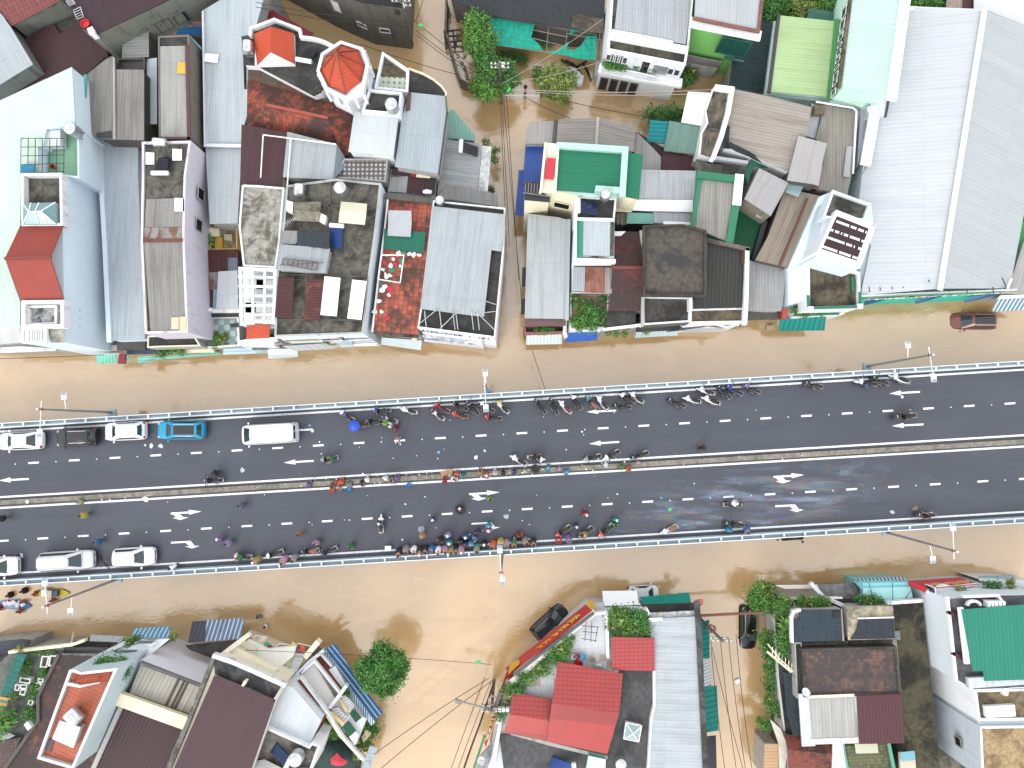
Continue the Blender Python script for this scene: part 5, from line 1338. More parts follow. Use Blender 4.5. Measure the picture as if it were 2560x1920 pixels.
b.sheet(Q('d1',330,1258,640,1150,900,1490,820,1700,40,1700,60,1640),5.25,OLDT,5,.1,dirv=(.4,-.9))
b.strip(Q('d1',500,690,325,1040,325,1250,40,1660),5.5,.3,.3,DARKP,'gutter')
b.sheet(Q('d1',550,615,910,625,905,665,550,665),4.8,FD,0,.1,'dark_roof')
b.sheet(Q('d1',500,668,880,680,870,712,495,700),5.2,conc(150,146,140,.6),0,.1,'ledge')
b.sheet(Q('d1',640,560,1010,575,1000,620,600,610),3.6,DECKD,0,.1,'porch_roof')
b.rods([((Q('d1',638,485)[0],2.2),(Q('d1',612,605)[0],4.4))],.09,plaster(214,190,170,.3),'leaning_post')
b.sheet(Q('d1',785,508,1098,522,1060,580,770,568),[2.6,2.6,3.4,3.4],striped(226,232,236,180,192,200,.3),1,name='awning',dirv=(-.1,1))
b.sheet(Q('d1',1155,452,1475,435,1452,530,1142,532),[2.6,2.6,3.5,3.5],striped(70,150,205,200,226,240,.42),1,name='awning',dirv=(-.1,1))
b = B('tall narrow building with an orange tiled roof terrace and white parapets')
OT = Q('d1',598,812,640,808,700,832,1018,795,975,885,632,1672,318,1578,550,945)
b.terrace(OT,10.4,.8,plaster(190,208,214,.25,150,158,164),tile(206,112,84,.06,.34,.34,line=.35,vary=.25),.22,cap=WHT,fdir=(-.4,.9))
b.sheet(Q('d1',650,852,950,822,940,905,690,945,640,905),[10.3,10.3,11.0,11.0,11.0],tile(206,96,66,.05,.3,.3),0,.1,'porch_roof')
b.strip(Q('d1',585,935,690,952,850,915),10.3,.25,.5,DWHT)
b.sheet(Q('d1',385,1405,470,1415,440,1520,350,1490),10.12,paint(90,66,72),0,.06,'dark_mat')
b.walls(Q('d1',1000,850,1130,840,1230,740,1150,900,880,1480,850,1500),5.6,plaster(180,196,200,.3))
b.box(Q('d1',860,720,1135,735,1110,850,1000,855,870,790),7.4,GREYP,.6,'planter')
b.box(Q('d1',745,740,848,728,846,792,750,800),7.2,PL_W,.4,'white_canopy')
LV = plaster(226,230,234,.15)
b.box(Q('d1',960,720,1150,600,1370,550,1465,545,1240,730,1130,735),5.2,LV,.4,'front_wing')
for (x0,y0,x1,y1) in ((1000,660,1200,690),(1160,580,1350,605)):
 b.box(Q('d1',x0,y0,x0 + 50,y0 - 25,x1 + 10,y1 - 35,x1 - 40,y1 + 5),5.5,LV,.3,'louver_frame')
 m = MB()
 for i in range(9):
  f = (i + .5) / 9
  m.bar(at((lambda p: p)(Q('d1',x0 + (x1 - 50 - x0) * f + 8,y0 + 2)[0]),5.56),at(Q('d1',x0 + 45 + (x1 - 50 - x0) * f,y0 - 22)[0],5.56),.1,.05)
 m.build('louver',paint(120,126,132),b.root)
b.strip(Q('d1',775,728,1075,580),5.0,.35,.3,DWHT,'wall_cap')
b = B('house with rain-stained off-white corrugated sheets and a lilac front wall')
b.walls(Q('d1',1225,745,1745,945,1625,1205,1110,1030),6.3,plaster(214,214,224,.1))
b.sheet(Q('d1',1215,770,1735,965,1618,1205,1110,1030),6.6,metal(206,202,190,.36,.75,.15,contrast=.3),3,dirv=(-.45,.9))
for x in (1545,1590,1620): b.strip(Q('d1',x,890 + (x - 1545) * .4,x - 118,1130 + (x - 1545) * .4),6.72,.2,.05,paint(90,74,68,.8,0,.6),'stain_gap')
b.strip(Q('d1',1222,738,1745,940),6.9,.25,7.4,plaster(222,222,232,.06),'facade_wall')
b.strip(Q('d1',1222,742,1745,944),7.0,.2,.1,DARKP)
b.front(Q('d1',1222,738)[0],Q('d1',1745,940)[0],6.9,[(.3,1.4,2.2,3.4,FW,GLD,'window'),(.55,1.8,4.2,5.4,FW,GLD,'window'),(.85,1.5,2.0,3.6,FW,GLD,'window')])
b.strip(Q('d1',1060,1080,1600,1275),7.2,1.15,.5,CRM,'gable_cap')
b.strip(Q('d1',1110,1040,1620,1215),6.75,.5,.2,plaster(110,100,76,.9),'mouldy_ledge')
b.sheet(Q('d1',1660,395,2100,362,2086,540,1626,578),[2.6,2.6,3.6,3.6],striped(206,222,240,104,124,160,.42,.7,.5),1,name='awning',dirv=(-.1,1))
b.sheet(Q('d1',1660,395,1780,385,1765,562,1626,578),[2.66,2.66,3.66,3.66],striped(60,66,84,40,46,60,.42),1,.04,name='awning_patch',dirv=(-.1,1))
b.sheet(Q('d1',1600,600,2080,550,2040,600,1860,720,1640,640),3.4,DECKD,0,.1,'porch_roof')
b = B('left-hand house of two with maroon ribbed roofs')
b.shed(Q('d1',1088,1105,1592,1302,1400,1760,780,1760),6.8,metal(84,58,64,.34,.3,contrast=.45),DARKP,3,dirv=(-.42,.9))
b.strip(Q('d1',1060,1090,760,1760),7.0,.4,.3,GREYP)
b.strip(Q('d1',1610,1290,1410,1760),7.1,.5,.4,conc(140,136,128,.7))
b = B('big maroon-roofed building with cream balconies above the flooded street')
MP = Q('d1',1850,700,2000,748) + Q('d2',0,840,235,948,170,1070,-40,1700) + Q('d1',1440,1700,1620,1270)
b.walls(MP,8.8,plaster(228,220,196,.2),d=.05)
b.sheet(Q('d1',1848,700,2000,750) + Q('d2',0,842,238,945,165,1065,-70,960) + Q('d1',1855,850),8.9,conc(88,88,90,.7,40,40,42),0,.1,'roof_deck')
b.strip(Q('d1',1848,694,2000,744) + Q('d2',0,836,240,945),9.5,.35,.6,DWHT)
b.strip(Q('d2',240,945,165,1070,-50,1700),9.3,.3,.4,GREYP)
b.strip(Q('d1',1846,700,1620,1270,1440,1700),9.3,.35,.4,conc(126,124,118,.7))
b.sheet(Q('d1',1850,858,2000,908) + Q('d2',-40,985,170,1070,-70,1760) + Q('d1',1460,1760),9.3,metal(96,68,76,.28,.2,contrast=.4),5,dirv=(-.42,.9))
b.box(Q('d1',2108,905,2128,912,2105,955,2085,948),9.9,CRM,.6,'vent_stub')
CW = plaster(234,228,206,.1)
b.box(Q('h',0,460,250,282,260,292,130,405,560,640,520,660,680,755,640,790,0,540),6.6,CW,.4,'upper_balcony')
b.box(Q('h',60,450,190,350,330,420,290,560),5.6,CW,.3,'balcony_slab')
b.box(Q('h',190,380,250,330,450,425,745,395,720,500,520,665,340,500),5.2,plaster(232,230,222,.08),.4,'balcony_slab')
b.box(Q('h',730,480,860,490,700,720,530,660),4.6,CW,.5,'side_wing')
b.sheet(Q('h',745,475,838,480,745,660,688,640),4.75,paint(44,42,40),0,.04,'well_shade')  # dark sheet under the grille imitates shade down the well
gr = []
for i in range(7): gr.append(((Q('h',745 + i * 15,478)[0],5.0),(Q('h',690 + i * 10,640 + i * 3)[0],5.0)))
for i in range(5): gr.append(((Q('h',745 - i * 14,480 + i * 40)[0],5.0),(Q('h',838 - i * 22,484 + i * 42)[0],5.0)))
b.rods(gr,.04,DWHT,'grille')
b.strip(Q('h',20,455,245,285),6.9,.4,.5,CW,'side_fin')
b.strip(Q('h',850,500,960,370),5.0,.5,1.0,CW,'side_fin')
rl = []
for (x0,y0,x1,y1) in ((260,345,330,285),(330,285,440,305),(545,395,580,365),(580,365,740,390),(740,390,770,365),(770,365,905,400),(770,440,890,470)):
 for k in range(7): rl.append(((Q('h',x0 + (x1 - x0) * k / 6,y0 + (y1 - y0) * k / 6)[0],4.6),(Q('h',x0 + (x1 - x0) * k / 6,y0 + (y1 - y0) * k / 6)[0],3.6)))
 rl.append(((Q('h',x0,y0)[0],4.6),(Q('h',x1,y1)[0],4.6)))
b.rods(rl,.035,PL_W,'balcony_rail')
b.box(Q('h',330,350,395,300,445,310,380,375),4.4,CW,.3,'porch_slab')
b.box(Q('h',560,400,740,395,905,405,860,470,600,440),4.0,plaster(150,146,136,.5),.3,'lower_slab')
b.box(Q('h',895,470,960,400,1000,440,940,520),4.2,conc(104,104,104,.5),.4,'grey_canopy')
b = B('white villa with terracotta balconies and green shutters under a plain white roof','house','balcony_house')
b.walls(Q('h',625,800,720,825,1008,1160,880,1435,300,1520,440,1235),7.6,plaster(222,226,230,.12),d=.06)
b.sheet(Q('h',625,795,720,825,1008,1160,880,1435,440,1235),7.9,metal(224,232,238,1.0,.12,contrast=.04,seam=.2),4,dirv=(-.5,.9))
b.terrace(Q('h',440,1235,880,1432,905,1395,995,1425,900,1700,180,1700,305,1530),8.4,.7,WHT,conc(124,120,110,.7),.2,cap=DWHT)
b.sheet(Q('h',320,1590,420,1570,640,1680,620,1760,250,1760),8.5,metal(190,192,190,.3,.5),0,.05,'sheet')
TC = pave(150,66,44,120,50,36,.45,'grid')
b.sheet(Q('h',730,780,800,730,1000,1010,960,1110,930,1060,720,830),6.0,TC,1,.2,'balcony_floor')
b.sheet(Q('h',985,1080,1060,1130,960,1300,905,1400,1005,1160),5.6,TC,1,.2,'balcony_floor')
b.strip(Q('h',795,725,1080,1105,1230,1350,1445,1580),6.5,.2,.5,DWHT,'balustrade')
b.strip(Q('h',1065,1125,1200,1330,1420,1570),6.3,.12,.6,CRM,'balustrade')
b.sheet(Q('h',800,710,930,560,1160,960,1110,1040),4.6,plaster(214,212,206,.12),1,.25,'balcony_floor')
b.strip(Q('h',795,680,935,555,1210,900,1180,940),5.0,.22,.45,WHT,'balustrade')
b.sheet(Q('h',940,540,1000,500,1095,610,1085,640,1235,840,1205,880),3.8,TC,1,.2,'balcony_floor')
b.sheet(Q('h',1085,640,1150,600,1265,800,1240,850),4.0,plaster(220,220,222,.15),1,.2,'balcony_slab')
b.strip(Q('h',895,540,990,470,1110,605),4.2,.14,.45,WHT,'balustrade')
b.box(Q('h',635,790,700,720,860,560,1020,430,1040,460,890,570,800,670,790,720,730,790),5.0,plaster(206,212,222,.15),.3,'party_wall')
b.strip(Q('h',1100,1030,1260,820),5.2,.3,.8,WHT,'party_fin')
b.walls(Q('h',1120,1040,1240,840,1480,1150,1370,1420),3.2,plaster(224,228,230,.1))
b.sheet(Q('h',1105,1045,1190,930,1330,1090,1470,1150,1400,1300,1360,1420,1240,1270),3.9,plaster(214,218,222,.12),0,.3,'lower_roof')
for q in ((1120,1050,1185,1035,1285,1140,1230,1215),(1205,915,1260,910,1350,1010,1300,1075),(1310,1340,1365,1280,1395,1310,1355,1415),(1395,1170,1440,1130,1470,1150,1430,1240)):
 fr_ = b.sheet(Q('h',*q),4.1,paint(70,78,92),0,.05,'lattice_panel')
 P4 = W(Q('h',*q),4.16); m = MB()
 for i in range(6):
  m.bar(P4[0].lerp(P4[1],i / 5),P4[3].lerp(P4[2],i / 5),.06,.05); m.bar(P4[0].lerp(P4[3],i / 5) + Vector((0,0,.03)),P4[1].lerp(P4[2],i / 5) + Vector((0,0,.03)),.06,.05)
 m.build('lattice_bar',PL_W,fr_)
for q in ((1222,1235,1295,1175,1365,1275,1290,1340),(1300,1095,1350,1050,1420,1140,1365,1190)):
 b.sheet(Q('h',*q),4.2,metal(34,110,76,.16,.2,contrast=.4),0,.08,'green_shutter')
b.sheet(Q('h',1090,1085,1120,1070,1240,1190,1215,1220),4.4,plaster(222,196,140,.2),0,.2,'cream_ledge')
b.sheet(Q('h',1180,930,1210,945,1290,1060,1265,1090),4.3,plaster(222,196,140,.2),0,.2,'cream_ledge')
b.sheet(Q('h',1030,440,1155,365,1340,690,1650,1085,1535,1180,1280,830),[3.2,2.6,2.6,2.6,3.2,3.2],striped(20,104,164,196,224,238,.34,.26,.1),1,name='awning',dirv=(.62,.78))
b.strip(Q('h',1030,445,1280,835,1535,1185),3.3,.5,.12,striped(232,240,246,60,140,190,.22,.5,0),'awning_valance')
b.sheet(Q('h',1425,1350,1470,1260,1530,1300,1450,1400),2.4,plaster(200,184,150,.4),0,.2,'gate_cap')
b.sheet(Q('h',1510,1430,1595,1445,1520,1640,1500,1760,1400,1760),[3.0,2.6,2.6,2.6,3.0],metal(206,222,236,.34,.5,contrast=.2),0,name='awning')
b.strip(Q('h',1250,1370,1440,1580,1440,1660),2.6,.4,.6,plaster(206,190,150,.5),'garden_wall')
nt = B('dark green shade net draped over the corner garden','shade net','shade_net')
rg3 = random.Random(5); m = MB(); c0 = Q('h',1140,1620)[0]
T = []
for i in range(9):
 f = i / 8; row = []
 for j in range(7):
  g = j / 6
  x = (930 + 500 * g) if f > .4 else (960 + (330 + 300 * f) * g); y = 1210 + 200 * g * (1 - f) + f * 520
  hz = 2.6 + 2.2 * math.sin(math.pi * min(1,f * 1.1)) * math.sin(math.pi * g) + rg3.uniform(-.15,.15)
  row.append(at(Q('h',x,y)[0],hz))
 T.append(row)
for i in range(8):
 for j in range(6): m.face([T[i][j],T[i + 1][j],T[i + 1][j + 1],T[i][j + 1]],[(i,j),(i + 1,j),(i + 1,j + 1),(i,j + 1)])
nt.at([T[4][3]]); m.build('net',netting(26,60,56,.5,.96),nt.root,smooth=True)
nt.rods([((Q('h',1000,1260)[0],2.7),(Q('h',1000,1260)[0],-.4)),((Q('h',1380,1560)[0],2.7),(Q('h',1380,1560)[0],-.4))],.06,GRT,'post')
# ---- corner shop with the red roofs
b = B('corner building with red tiled roofs, white tiled terrace and red rooftop signs','house','corner_shop')
CS = Q('d3',690,300,830,300,1170,290,1185,370,1185,1700,-130,1700) + Q('d2',2010,1660,2080,1280,2170,960)
b.walls(CS,5.6,plaster(214,216,220,.3),d=.1)
b.sheet(Q('d3',690,320,830,300,1180,300,1200,700,900,900,400,1100,0,1020) + Q('d2',2100,1260,2180,960),5.8,pave(224,228,232,206,184,160,.62,'rand',.06),1,.1,'terrace_floor',dirv=(.06,1))
b.sheet(Q('d3',930,815,1228,818,1240,1120,1200,1240,1172,1760,-60,1760,-110,1370,300,1380,800,1500),5.9,conc(96,96,98,.6,66,66,66,.3),0,.12,'roof_deck')
RR = tile(184,66,64,.0,.42,.36,60,30,30,.5,.45,.06)
RR2 = tile(186,64,60,.0,.26,8.0,60,30,30,.4,.4,.06)
b.sheet(Q('d3',398,738,958,846,925,1190,345,1100),[6.9,6.9,7.8,7.8],RR,3,.1,dirv=(-.07,1))
b.sheet(Q('d3',345,1100,925,1190,824,1538,300,1430),[7.8,7.8,7.0,7.0],RR2,1,.1,dirv=(-.1,1))
b.sheet(Q('d2',2212,1000) + Q('d3',345,1072,312,1250,-20,1195),[6.6,6.6,7.2,7.2],RR,3,.1,dirv=(-.07,1))
b.sheet(Q('d3',-20,1195,312,1250,330,1432,0,1368) + Q('d2',2140,1350),[7.2,7.2,6.7,6.7,6.7],RR2,1,.1,dirv=(-.1,1))
b.sheet(Q('d3',860,528,1230,536,1234,822,865,812),[7.0,7.0,6.6,6.6],RR,1,.1)
b.walls(Q('d3',430,790,900,870,800,1480,330,1400),6.5,GREYP,z0=5.5); b.walls(Q('d3',880,550,1215,555,1215,800,880,800),6.4,GREYP,z0=5.5)
b.strip(Q('d3',690,330,820,318,830,700),6.4,.25,.6,WHT)
b.strip(Q('d3',850,300,1000,285,1165,292,1185,330),6.4,.25,.6,WHT)
b.strip(Q('d3',700,325,450,530,40,880) + Q('d2',2190,930,2100,1260),6.5,.55,.6,plaster(214,212,204,.4))
b.strip(Q('d3',1230,820,1232,1120,1205,1240,1178,1700),6.5,.16,.6,WHT)
b.strip(Q('d2',2212,1360) + Q('d3',320,1450,815,1570),6.2,.3,.3,GREYP,'roof_kerb')
b.strip(Q('d2',2110,1270,2060,1560,2010,1690),6.4,.3,.6,WHT)
b.sheet(Q('d2',1930,1560,2070,1400,2050,1560,2000,1700,1890,1700),4.4,conc(190,196,200,.4),0,.15,'eave_slab')
b.strip(Q('d2',1972,1395,1885,1660),4.2,.18,.4,paint(20,160,110),'green_trim')
RS = paint(206,48,58,.45,0,.12); YL = paint(236,190,40,.4); WT2 = paint(240,220,190,.4)
sg = Q('d3',668,200,722,262,0,842,-60,800,0,745)
def band2(pa,pb,w0,w1,z0,z1):
 """leaning board: outer-lower edge pa->pb at z0, top edge offset"""
 pass
b.sheet(Q('d3',640,245,692,300,-10,850,-60,800),[5.2,7.0,7.0,5.2],RS,1,.12,'sign_board',dirv=(1,-.8))
b.sheet(Q('d3',672,198,724,266,690,298,648,236),[5.2,7.0,7.05,5.2],YL,1,.12,'sign_end')
b.sheet(Q('d3',62,712,66,760,-30,850,-20,770),[5.3,6.6,7.1,5.6],YL,1,.12,'sign_end')
b.sheet(Q('d3',700,310,715,330,30,862,0,850),6.6,paint(96,100,106),1,.1,'sign_backing')
def board_letters(b,pts,zs,n,mats,h):
 """letter blocks lying on a leaning board: pts = lower-left, lower-right, upper-right, upper-left photo points"""
 A,Bq,C,D = W(pts,zs); m = MB(); nrm = (Bq - A).cross(D - A).normalized()
 if nrm.z < 0: nrm = -nrm
 P = lambda u,v: A.lerp(Bq,u).lerp(D.lerp(C,u),v) + nrm * .1
 for i in range(n):
  if rg.random() < .1: continue
  u0,u1 = (i + .12) / n,(i + .86) / n; um = (u0 + u1) / 2
  k = rg.choice('LINHEFNL'); w = .16
  if k in 'LHNEF': m.bar(P(u0,0),P(u0,1),w,.12,0)
  if k in 'HN': m.bar(P(u1,0),P(u1,1),w,.12,0)
  if k == 'I': m.bar(P(um,0),P(um,1),w * 1.3,.12,0)
  if k in 'LE': m.bar(P(u0,.06),P(u1,.06),w,.12,1)
  if k in 'EF': m.bar(P(u0,.94),P(u1,.94),w,.12,0)
  if k in 'HEF': m.bar(P(u0,.5),P(um,.5),w,.12,0)
  if k == 'N': m.bar(P(u0,1),P(u1,0),w,.12,1)
 m.build('lettering',mats,b.root)
board_letters(b,Q('d3',120,690,545,340,580,330,190,650),[5.6,5.6,6.5,6.5],15,[YL,WT2],1)
b.sheet(Q('d2',2165,830) + Q('d3',20,820,0,850) + Q('d2',2175,900,1985,1480,1972,1440,2120,960),[5.6,5.6,6.8,6.8,6.6,5.4,5.4],RS,4,.12,'sign_board')
board_letters(b,Q('d2',2120,985,1985,1430,2002,1430,2145,985),[5.7,5.7,6.4,6.4],16,[WT2,YL],1)
b.box(Q('d3',1115,255,1600,238,1590,300,1180,325),4.8,DECKD,.4,'porch_roof')
b.sheet(Q('d3',1105,182,1530,143,1548,232,1130,258),[3.0,3.0,3.8,3.8],metal(16,158,142,.3,.15,contrast=.2),1,name='awning',dirv=(.1,1))
b.sheet(Q('d3',800,262,1112,252,1110,290,830,296),4.0,metal(132,142,152,.4,.2),1,.1,'eave_sheet')
b.box(Q('d3',690,240,785,235,800,300,690,300),5.2,plaster(200,200,204,.3),.4,'corner_slab')
fx = [((Q('d3',*p)[0],6.6),(Q('d3',*q)[0],6.6)) for p,q in (((640,395),(630,560)),((690,395),(680,570)),((740,440),(720,570)),((600,430),(750,440)),((610,480),(740,490)),((600,540),(730,560)))]
b.rods(fx,.03,FD,'drying_rack')
b = B('long building with a pale blue-grey ribbed roof beside the corner shop')
b.shed(Q('d3',1182,372,1598,350,1625,850,1672,1760,1178,1760,1200,1245,1238,1120,1230,830),6.4,metal(204,212,220,.3,.3,contrast=.08,seam=.3),GREYP,0,dirv=(1,.03))
b.sheet(Q('d3',1185,320,1590,300,1600,350,1182,372),6.2,conc(206,208,212,.6),0,.2,'front_ledge')
b.strip(Q('d3',1600,240,1612,400,1635,860,1680,1760),6.6,.5,.3,conc(96,96,96,.7),'gutter')
b.sheet(Q('d3',1182,365,1300,360,1300,385,1182,398),6.6,PL_W,0,.06,'white_box')
AWT = metal(10,150,140,.5,.15,contrast=.6)
for q,mt_ in (((1638,405,1705,375,1708,710,1648,715),AWT),((1648,716,1704,714,1722,945,1660,952),striped(232,240,242,176,190,198,.3)),((1660,957,1770,947,1786,1335,1684,1352),AWT),((1688,1385,1762,1378,1772,1760,1692,1760),paint(34,38,56,.4))):
 b.sheet(Q('d3',*q),[3.8,3.0,3.0,3.8],mt_,0,name='awning',dirv=(1,-.02))
# ---- lower right
b = B('house complex with dark netted roofs, old tiles and plants along its side')
b.walls(Q('d4',60,330,100,190,640,190,1090,235,1150,1020,1180,1440,780,1440,160,1440,100,900),3.2,GREYP)
b.sheet(Q('d4',60,330,100,190,640,190,1090,235,1150,1020,700,1060,160,1400,100,900),3.4,DECKD,0,.1,'roof_deck')
b.walls(Q('d4',220,300,640,290,660,560,230,570),5.4,GREYP); b.walls(Q('d4',690,280,1075,270,1085,540,700,545),5.4,GREYP)
b.sheet(Q('d4',275,292,630,290,634,372,645,560,225,572,212,380,272,375),5.8,netting(40,58,70,.42,1.0),0,.1)
b.sheet(Q('d4',570,305,628,305,628,362,568,362),5.95,paint(26,22,24),0,.05,'hole_shade')  # dark square laid on the netting as the shade in a hole
b.strip(Q('d4',275,296,225,310,206,360,210,570),5.9,.25,.4,DWHT)
b.sheet(Q('d4',678,265,1080,258,1098,545,692,555),5.7,conc(196,186,160,.55,84,82,80,.5),0,.1)
b.sheet(Q('d4',785,372,1085,362,1096,540,715,548,768,470),5.86,netting(44,52,62,.5,1.0),0,.08,'dark_net')
b.strip(Q('d4',780,367,1085,358),5.95,.12,.12,DWHT,'edge_bar')
b.box(Q('d4',295,580,680,560,690,612,310,622),4.8,conc(122,110,96,.6),.4,'sunken_ledge')
b.box(Q('d4',708,560,1080,550,1080,600,708,612),4.8,conc(110,106,102,.6),.4,'sunken_ledge')
b.walls(Q('d4',235,575,1110,545,1155,1025,255,1060),4.5,GREYP)
b.terrace(Q('d4',290,630,1112,610,1155,1030,315,1050),5.8,.3,conc(84,80,74,.8),tile(128,96,86,.78,.3,.3,66,64,66,.4,.8,.6),.24)
b.terrace(Q('d4',228,575,292,575,320,1055,250,1060),5.2,.3,GREYP,DECKD,.12)
b.walls(Q('d4',310,1060,765,1035,800,1425,375,1440),5.2,plaster(206,214,218,.3))
b.sheet(Q('d4',365,1058,740,1048,778,1392,388,1402),5.7,metal(206,206,202,.3,.4,contrast=.2),0,dirv=(.03,1))
b.strip(Q('d4',755,1040,780,1420,380,1432),5.6,.5,.4,DWHT)
b.strip(Q('d4',325,1065,350,1425),5.5,1.2,.2,plaster(204,214,220,.3))
b.walls(Q('d4',770,1035,1155,1020,1175,1430,790,1440),5.4,GREYP)
b.sheet(Q('d4',766,1035,1160,1020,1180,1445,788,1452),5.9,metal(108,66,74,.3,.15,contrast=.4),0,dirv=(.04,1))
b.sheet(Q('d4',345,1035,745,1020,745,1045,345,1058),5.9,CRM,0,.1,'ledge')
b.sheet(Q('d4',130,830,230,850,260,1065,320,1385,220,1385,165,1200),4.2,netting(44,62,70,.5,1.0),0,.1,'side_net')
b.strip(Q('d4',75,380,100,900,150,1330),3.2,.3,2.4,plaster(220,222,222,.4),'garden_wall')
b.strip(Q('d4',0,590,100,715,220,825),4.6,.1,.1,CRM,'stair_rail'); b.strip(Q('d4',0,660,195,825,235,818),4.4,.2,.2,CRM,'stair_edge')
b.rods([((Q('d4',40 + i * 28,612 + i * 24)[0],4.6),(Q('d4',36 + i * 28,690 + i * 22)[0],4.4)) for i in range(7)],.04,CRM,'stair_rung')
b.box(Q('d4',60,80,430,75,440,105,150,112),3.4,paint(206,206,202),.12,'canopy'); b.box(Q('d4',440,70,820,60,820,190,600,190,440,100),3.0,conc(140,142,142,.5),.2,'porch_roof')
b.strip(Q('d4',210,200,640,190),4.0,.15,.5,DWHT); b.strip(Q('d4',380,70,480,180,640,250),4.2,.35,.4,plaster(200,206,210,.4),'side_wall')
b.strip(Q('d4',230,235,235,268,500,262),4.0,.1,.3,DWHT,'planter_edge')
b = B('turquoise-fronted house with a blue striped eave on the flooded street')
b.walls(Q('d4',815,60,1205,55,1255,215,830,225),3.6,plaster(150,214,218,.4))
b.sheet(Q('d4',820,105,1230,95,1258,212,832,222),3.9,plaster(174,226,226,.12),0,.1)
b.sheet(Q('d4',740,45,1205,38,1228,98,800,108),[3.2,3.2,3.8,3.8],plaster(120,190,196,.9,50,56,54),0,.1,'stained_eave')
b.sheet(Q('d4',775,22,1180,8,1190,42,780,48),[2.6,2.6,3.0,3.0],striped(40,110,170,226,236,240,.36),0,name='awning',dirv=(0,1))
b.rods([((Q('d4',*p)[0],4.6),(Q('d4',*q)[0],3.9)) for p,q in (((870,50),(905,190)),((1075,60),(1080,205)),((1230,130),(1180,215)),((1240,110),(1265,215)))],.03,FD,'brace')
b = B('mould-blackened concrete lane slab between the two lower right houses')
b.walls(Q('d4',1070,240,1335,222,1370,560,1500,1760,1180,1760,1150,1000),4.2,DARKP)
b.sheet(Q('d4',1030,250,1335,222,1370,560,1500,1760,1180,1760,1150,1000,1090,540),4.4,conc(94,88,64,.95,36,36,27,.34),0,.1,'roof_deck')
b.box(Q('d4',1095,478,1142,476,1145,550,1098,552),4.7,conc(150,160,160,.3),.3,'concrete_slab')
b.strip(Q('d4',1045,235,1330,215),5.0,.3,.5,DWHT)
b.box(Q('d4',1140,1530,1270,1530,1285,1760,1150,1760),5.0,paint(224,216,196),.3,'shed_roof'); b.sheet(Q('d4',1140,1525,1265,1510,1275,1590,1160,1600),5.2,paint(130,190,206),0,.06,'blue_sheet')
b = B('tall white-walled house with a sea-green ribbed roof and a red shop sign')
EP = Q('d4',1555,195,2040,160,2400,160,2400,960,1780,985,1640,905)
b.walls(EP,8.2,plaster(214,224,230,.16,140,150,158))
b.sheet(Q('d4',1560,200,2040,170,2400,165,2400,950,1785,980,1640,900),8.3,conc(112,112,116,.4),0,.08,'roof_deck')
b.strip(Q('d4',1556,190,1632,905),8.6,.22,.3,plaster(230,234,236,.4))
b.strip(Q('d4',1700,180,1990,170,2045,240),8.8,.22,.5,WHT)
b.sheet(Q('d4',1672,290,2188,248,2420,240,2420,890,1872,908,1858,822,1768,822),9.4,metal(50,152,128,.34,.12,contrast=.2),0,dirv=(.02,1))
b.strip(Q('d4',1672,290,1725,745),9.3,.4,.3,PL_W,'edge_trim')
b.strip(Q('d4',1565,315,1665,365),8.6,.3,.2,paint(100,54,70),'maroon_beam'); b.strip(Q('d4',1605,672,1710,725),8.6,.3,.2,paint(100,54,70),'maroon_beam')
b.walls(Q('d4',1790,985,2400,970,2400,1760,1855,1760),7.7,plaster(212,222,230,.2))
b.terrace(Q('d4',1785,985,2400,970,2400,1245,1820,1252),8.2,.5,WHT,conc(138,122,92,.7,70,60,44,.6),.2,cap=DWHT)
b.terrace(Q('d4',1830,1300,2400,1290,2400,1760,1850,1760),8.2,.5,plaster(190,200,210,.3),conc(190,164,124,.6,116,96,66,.4),.2,cap=DWHT)
b.box(Q('d4',1880,1128,2132,1114,2142,1212,1890,1224),8.4,PL_W,.6,'white_tank_cover')
b.box(Q('d4',2040,970,2082,972,2075,1034,2035,1030),8.4,PL_W,.5,'air_conditioner')
b.strip(Q('d4',1770,925,2190,895),8.7,.9,.5,plaster(196,204,208,.4),'back_wall')
b.front(Q('d4',1860,1760)[0],Q('d4',1560,195)[0],8.2,[(.97,2.2,4.8,6.4,FW,glass(48,56,96),'window'),(.13,1.0,4.8,5.8,plaster(150,136,110,.4),GLD,'window')])
b.sheet(Q('d4',1340,170,1480,120,2040,70,2260,230,2050,240,1990,175,1560,200),4.6,plaster(216,220,226,.15),0,.15,'front_terrace')
b.sheet(Q('d4',1370,105,1820,60,1830,78,1372,150),5.2,PL_W,0,.15,'sign_cap')
b.sheet(Q('d4',1215,42,1660,12,1832,72,1378,112),[4.2,4.2,5.3,5.3],paint(196,72,84,.4,0,.2),0,.12,'sign_board')
b.sheet(Q('d4',1212,40,1378,112,1378,152,1225,85),[4.2,5.4,5.0,4.0],RS,0,.1,'sign_end')
board_letters(b,Q('d4',1380,78,1740,50,1755,62,1392,92),[4.7,4.7,5.0,5.0],13,[paint(240,180,130)],1)
for (x,y,r1) in ((1510,130,70),(1775,255,50)):
 c = at(Q('d4',x,y)[0],5.0 if x < 1600 else 8.9); m = MB()
 for k in range(12):
  a0,a1 = math.pi * k / 12,math.pi * (k + 1) / 12; rr = r1 * .0115
  m.bar(c + Vector((math.cos(a0) * rr,math.sin(a0) * rr * .7,0)),c + Vector((math.cos(a1) * rr,math.sin(a1) * rr * .7,0)),.22,.3)
 m.build('arched_cap',WHT,b.root)
m = MB()
for i in range(5):
 m.box(at(Q('d4',1890 + i * 32,238)[0],8.9),(.22,.55,.7))
m.build('louver_fins',PL_W,b.root)
b.box(Q('d4',1460,118,1570,105,1640,150,1480,160),4.75,paint(70,34,40),.04,'maroon_recess')
b.sheet(Q('d4',2200,100,2400,95,2400,150,2180,160),5.2,plaster(206,214,222,.2),0,.2,'side_wing')
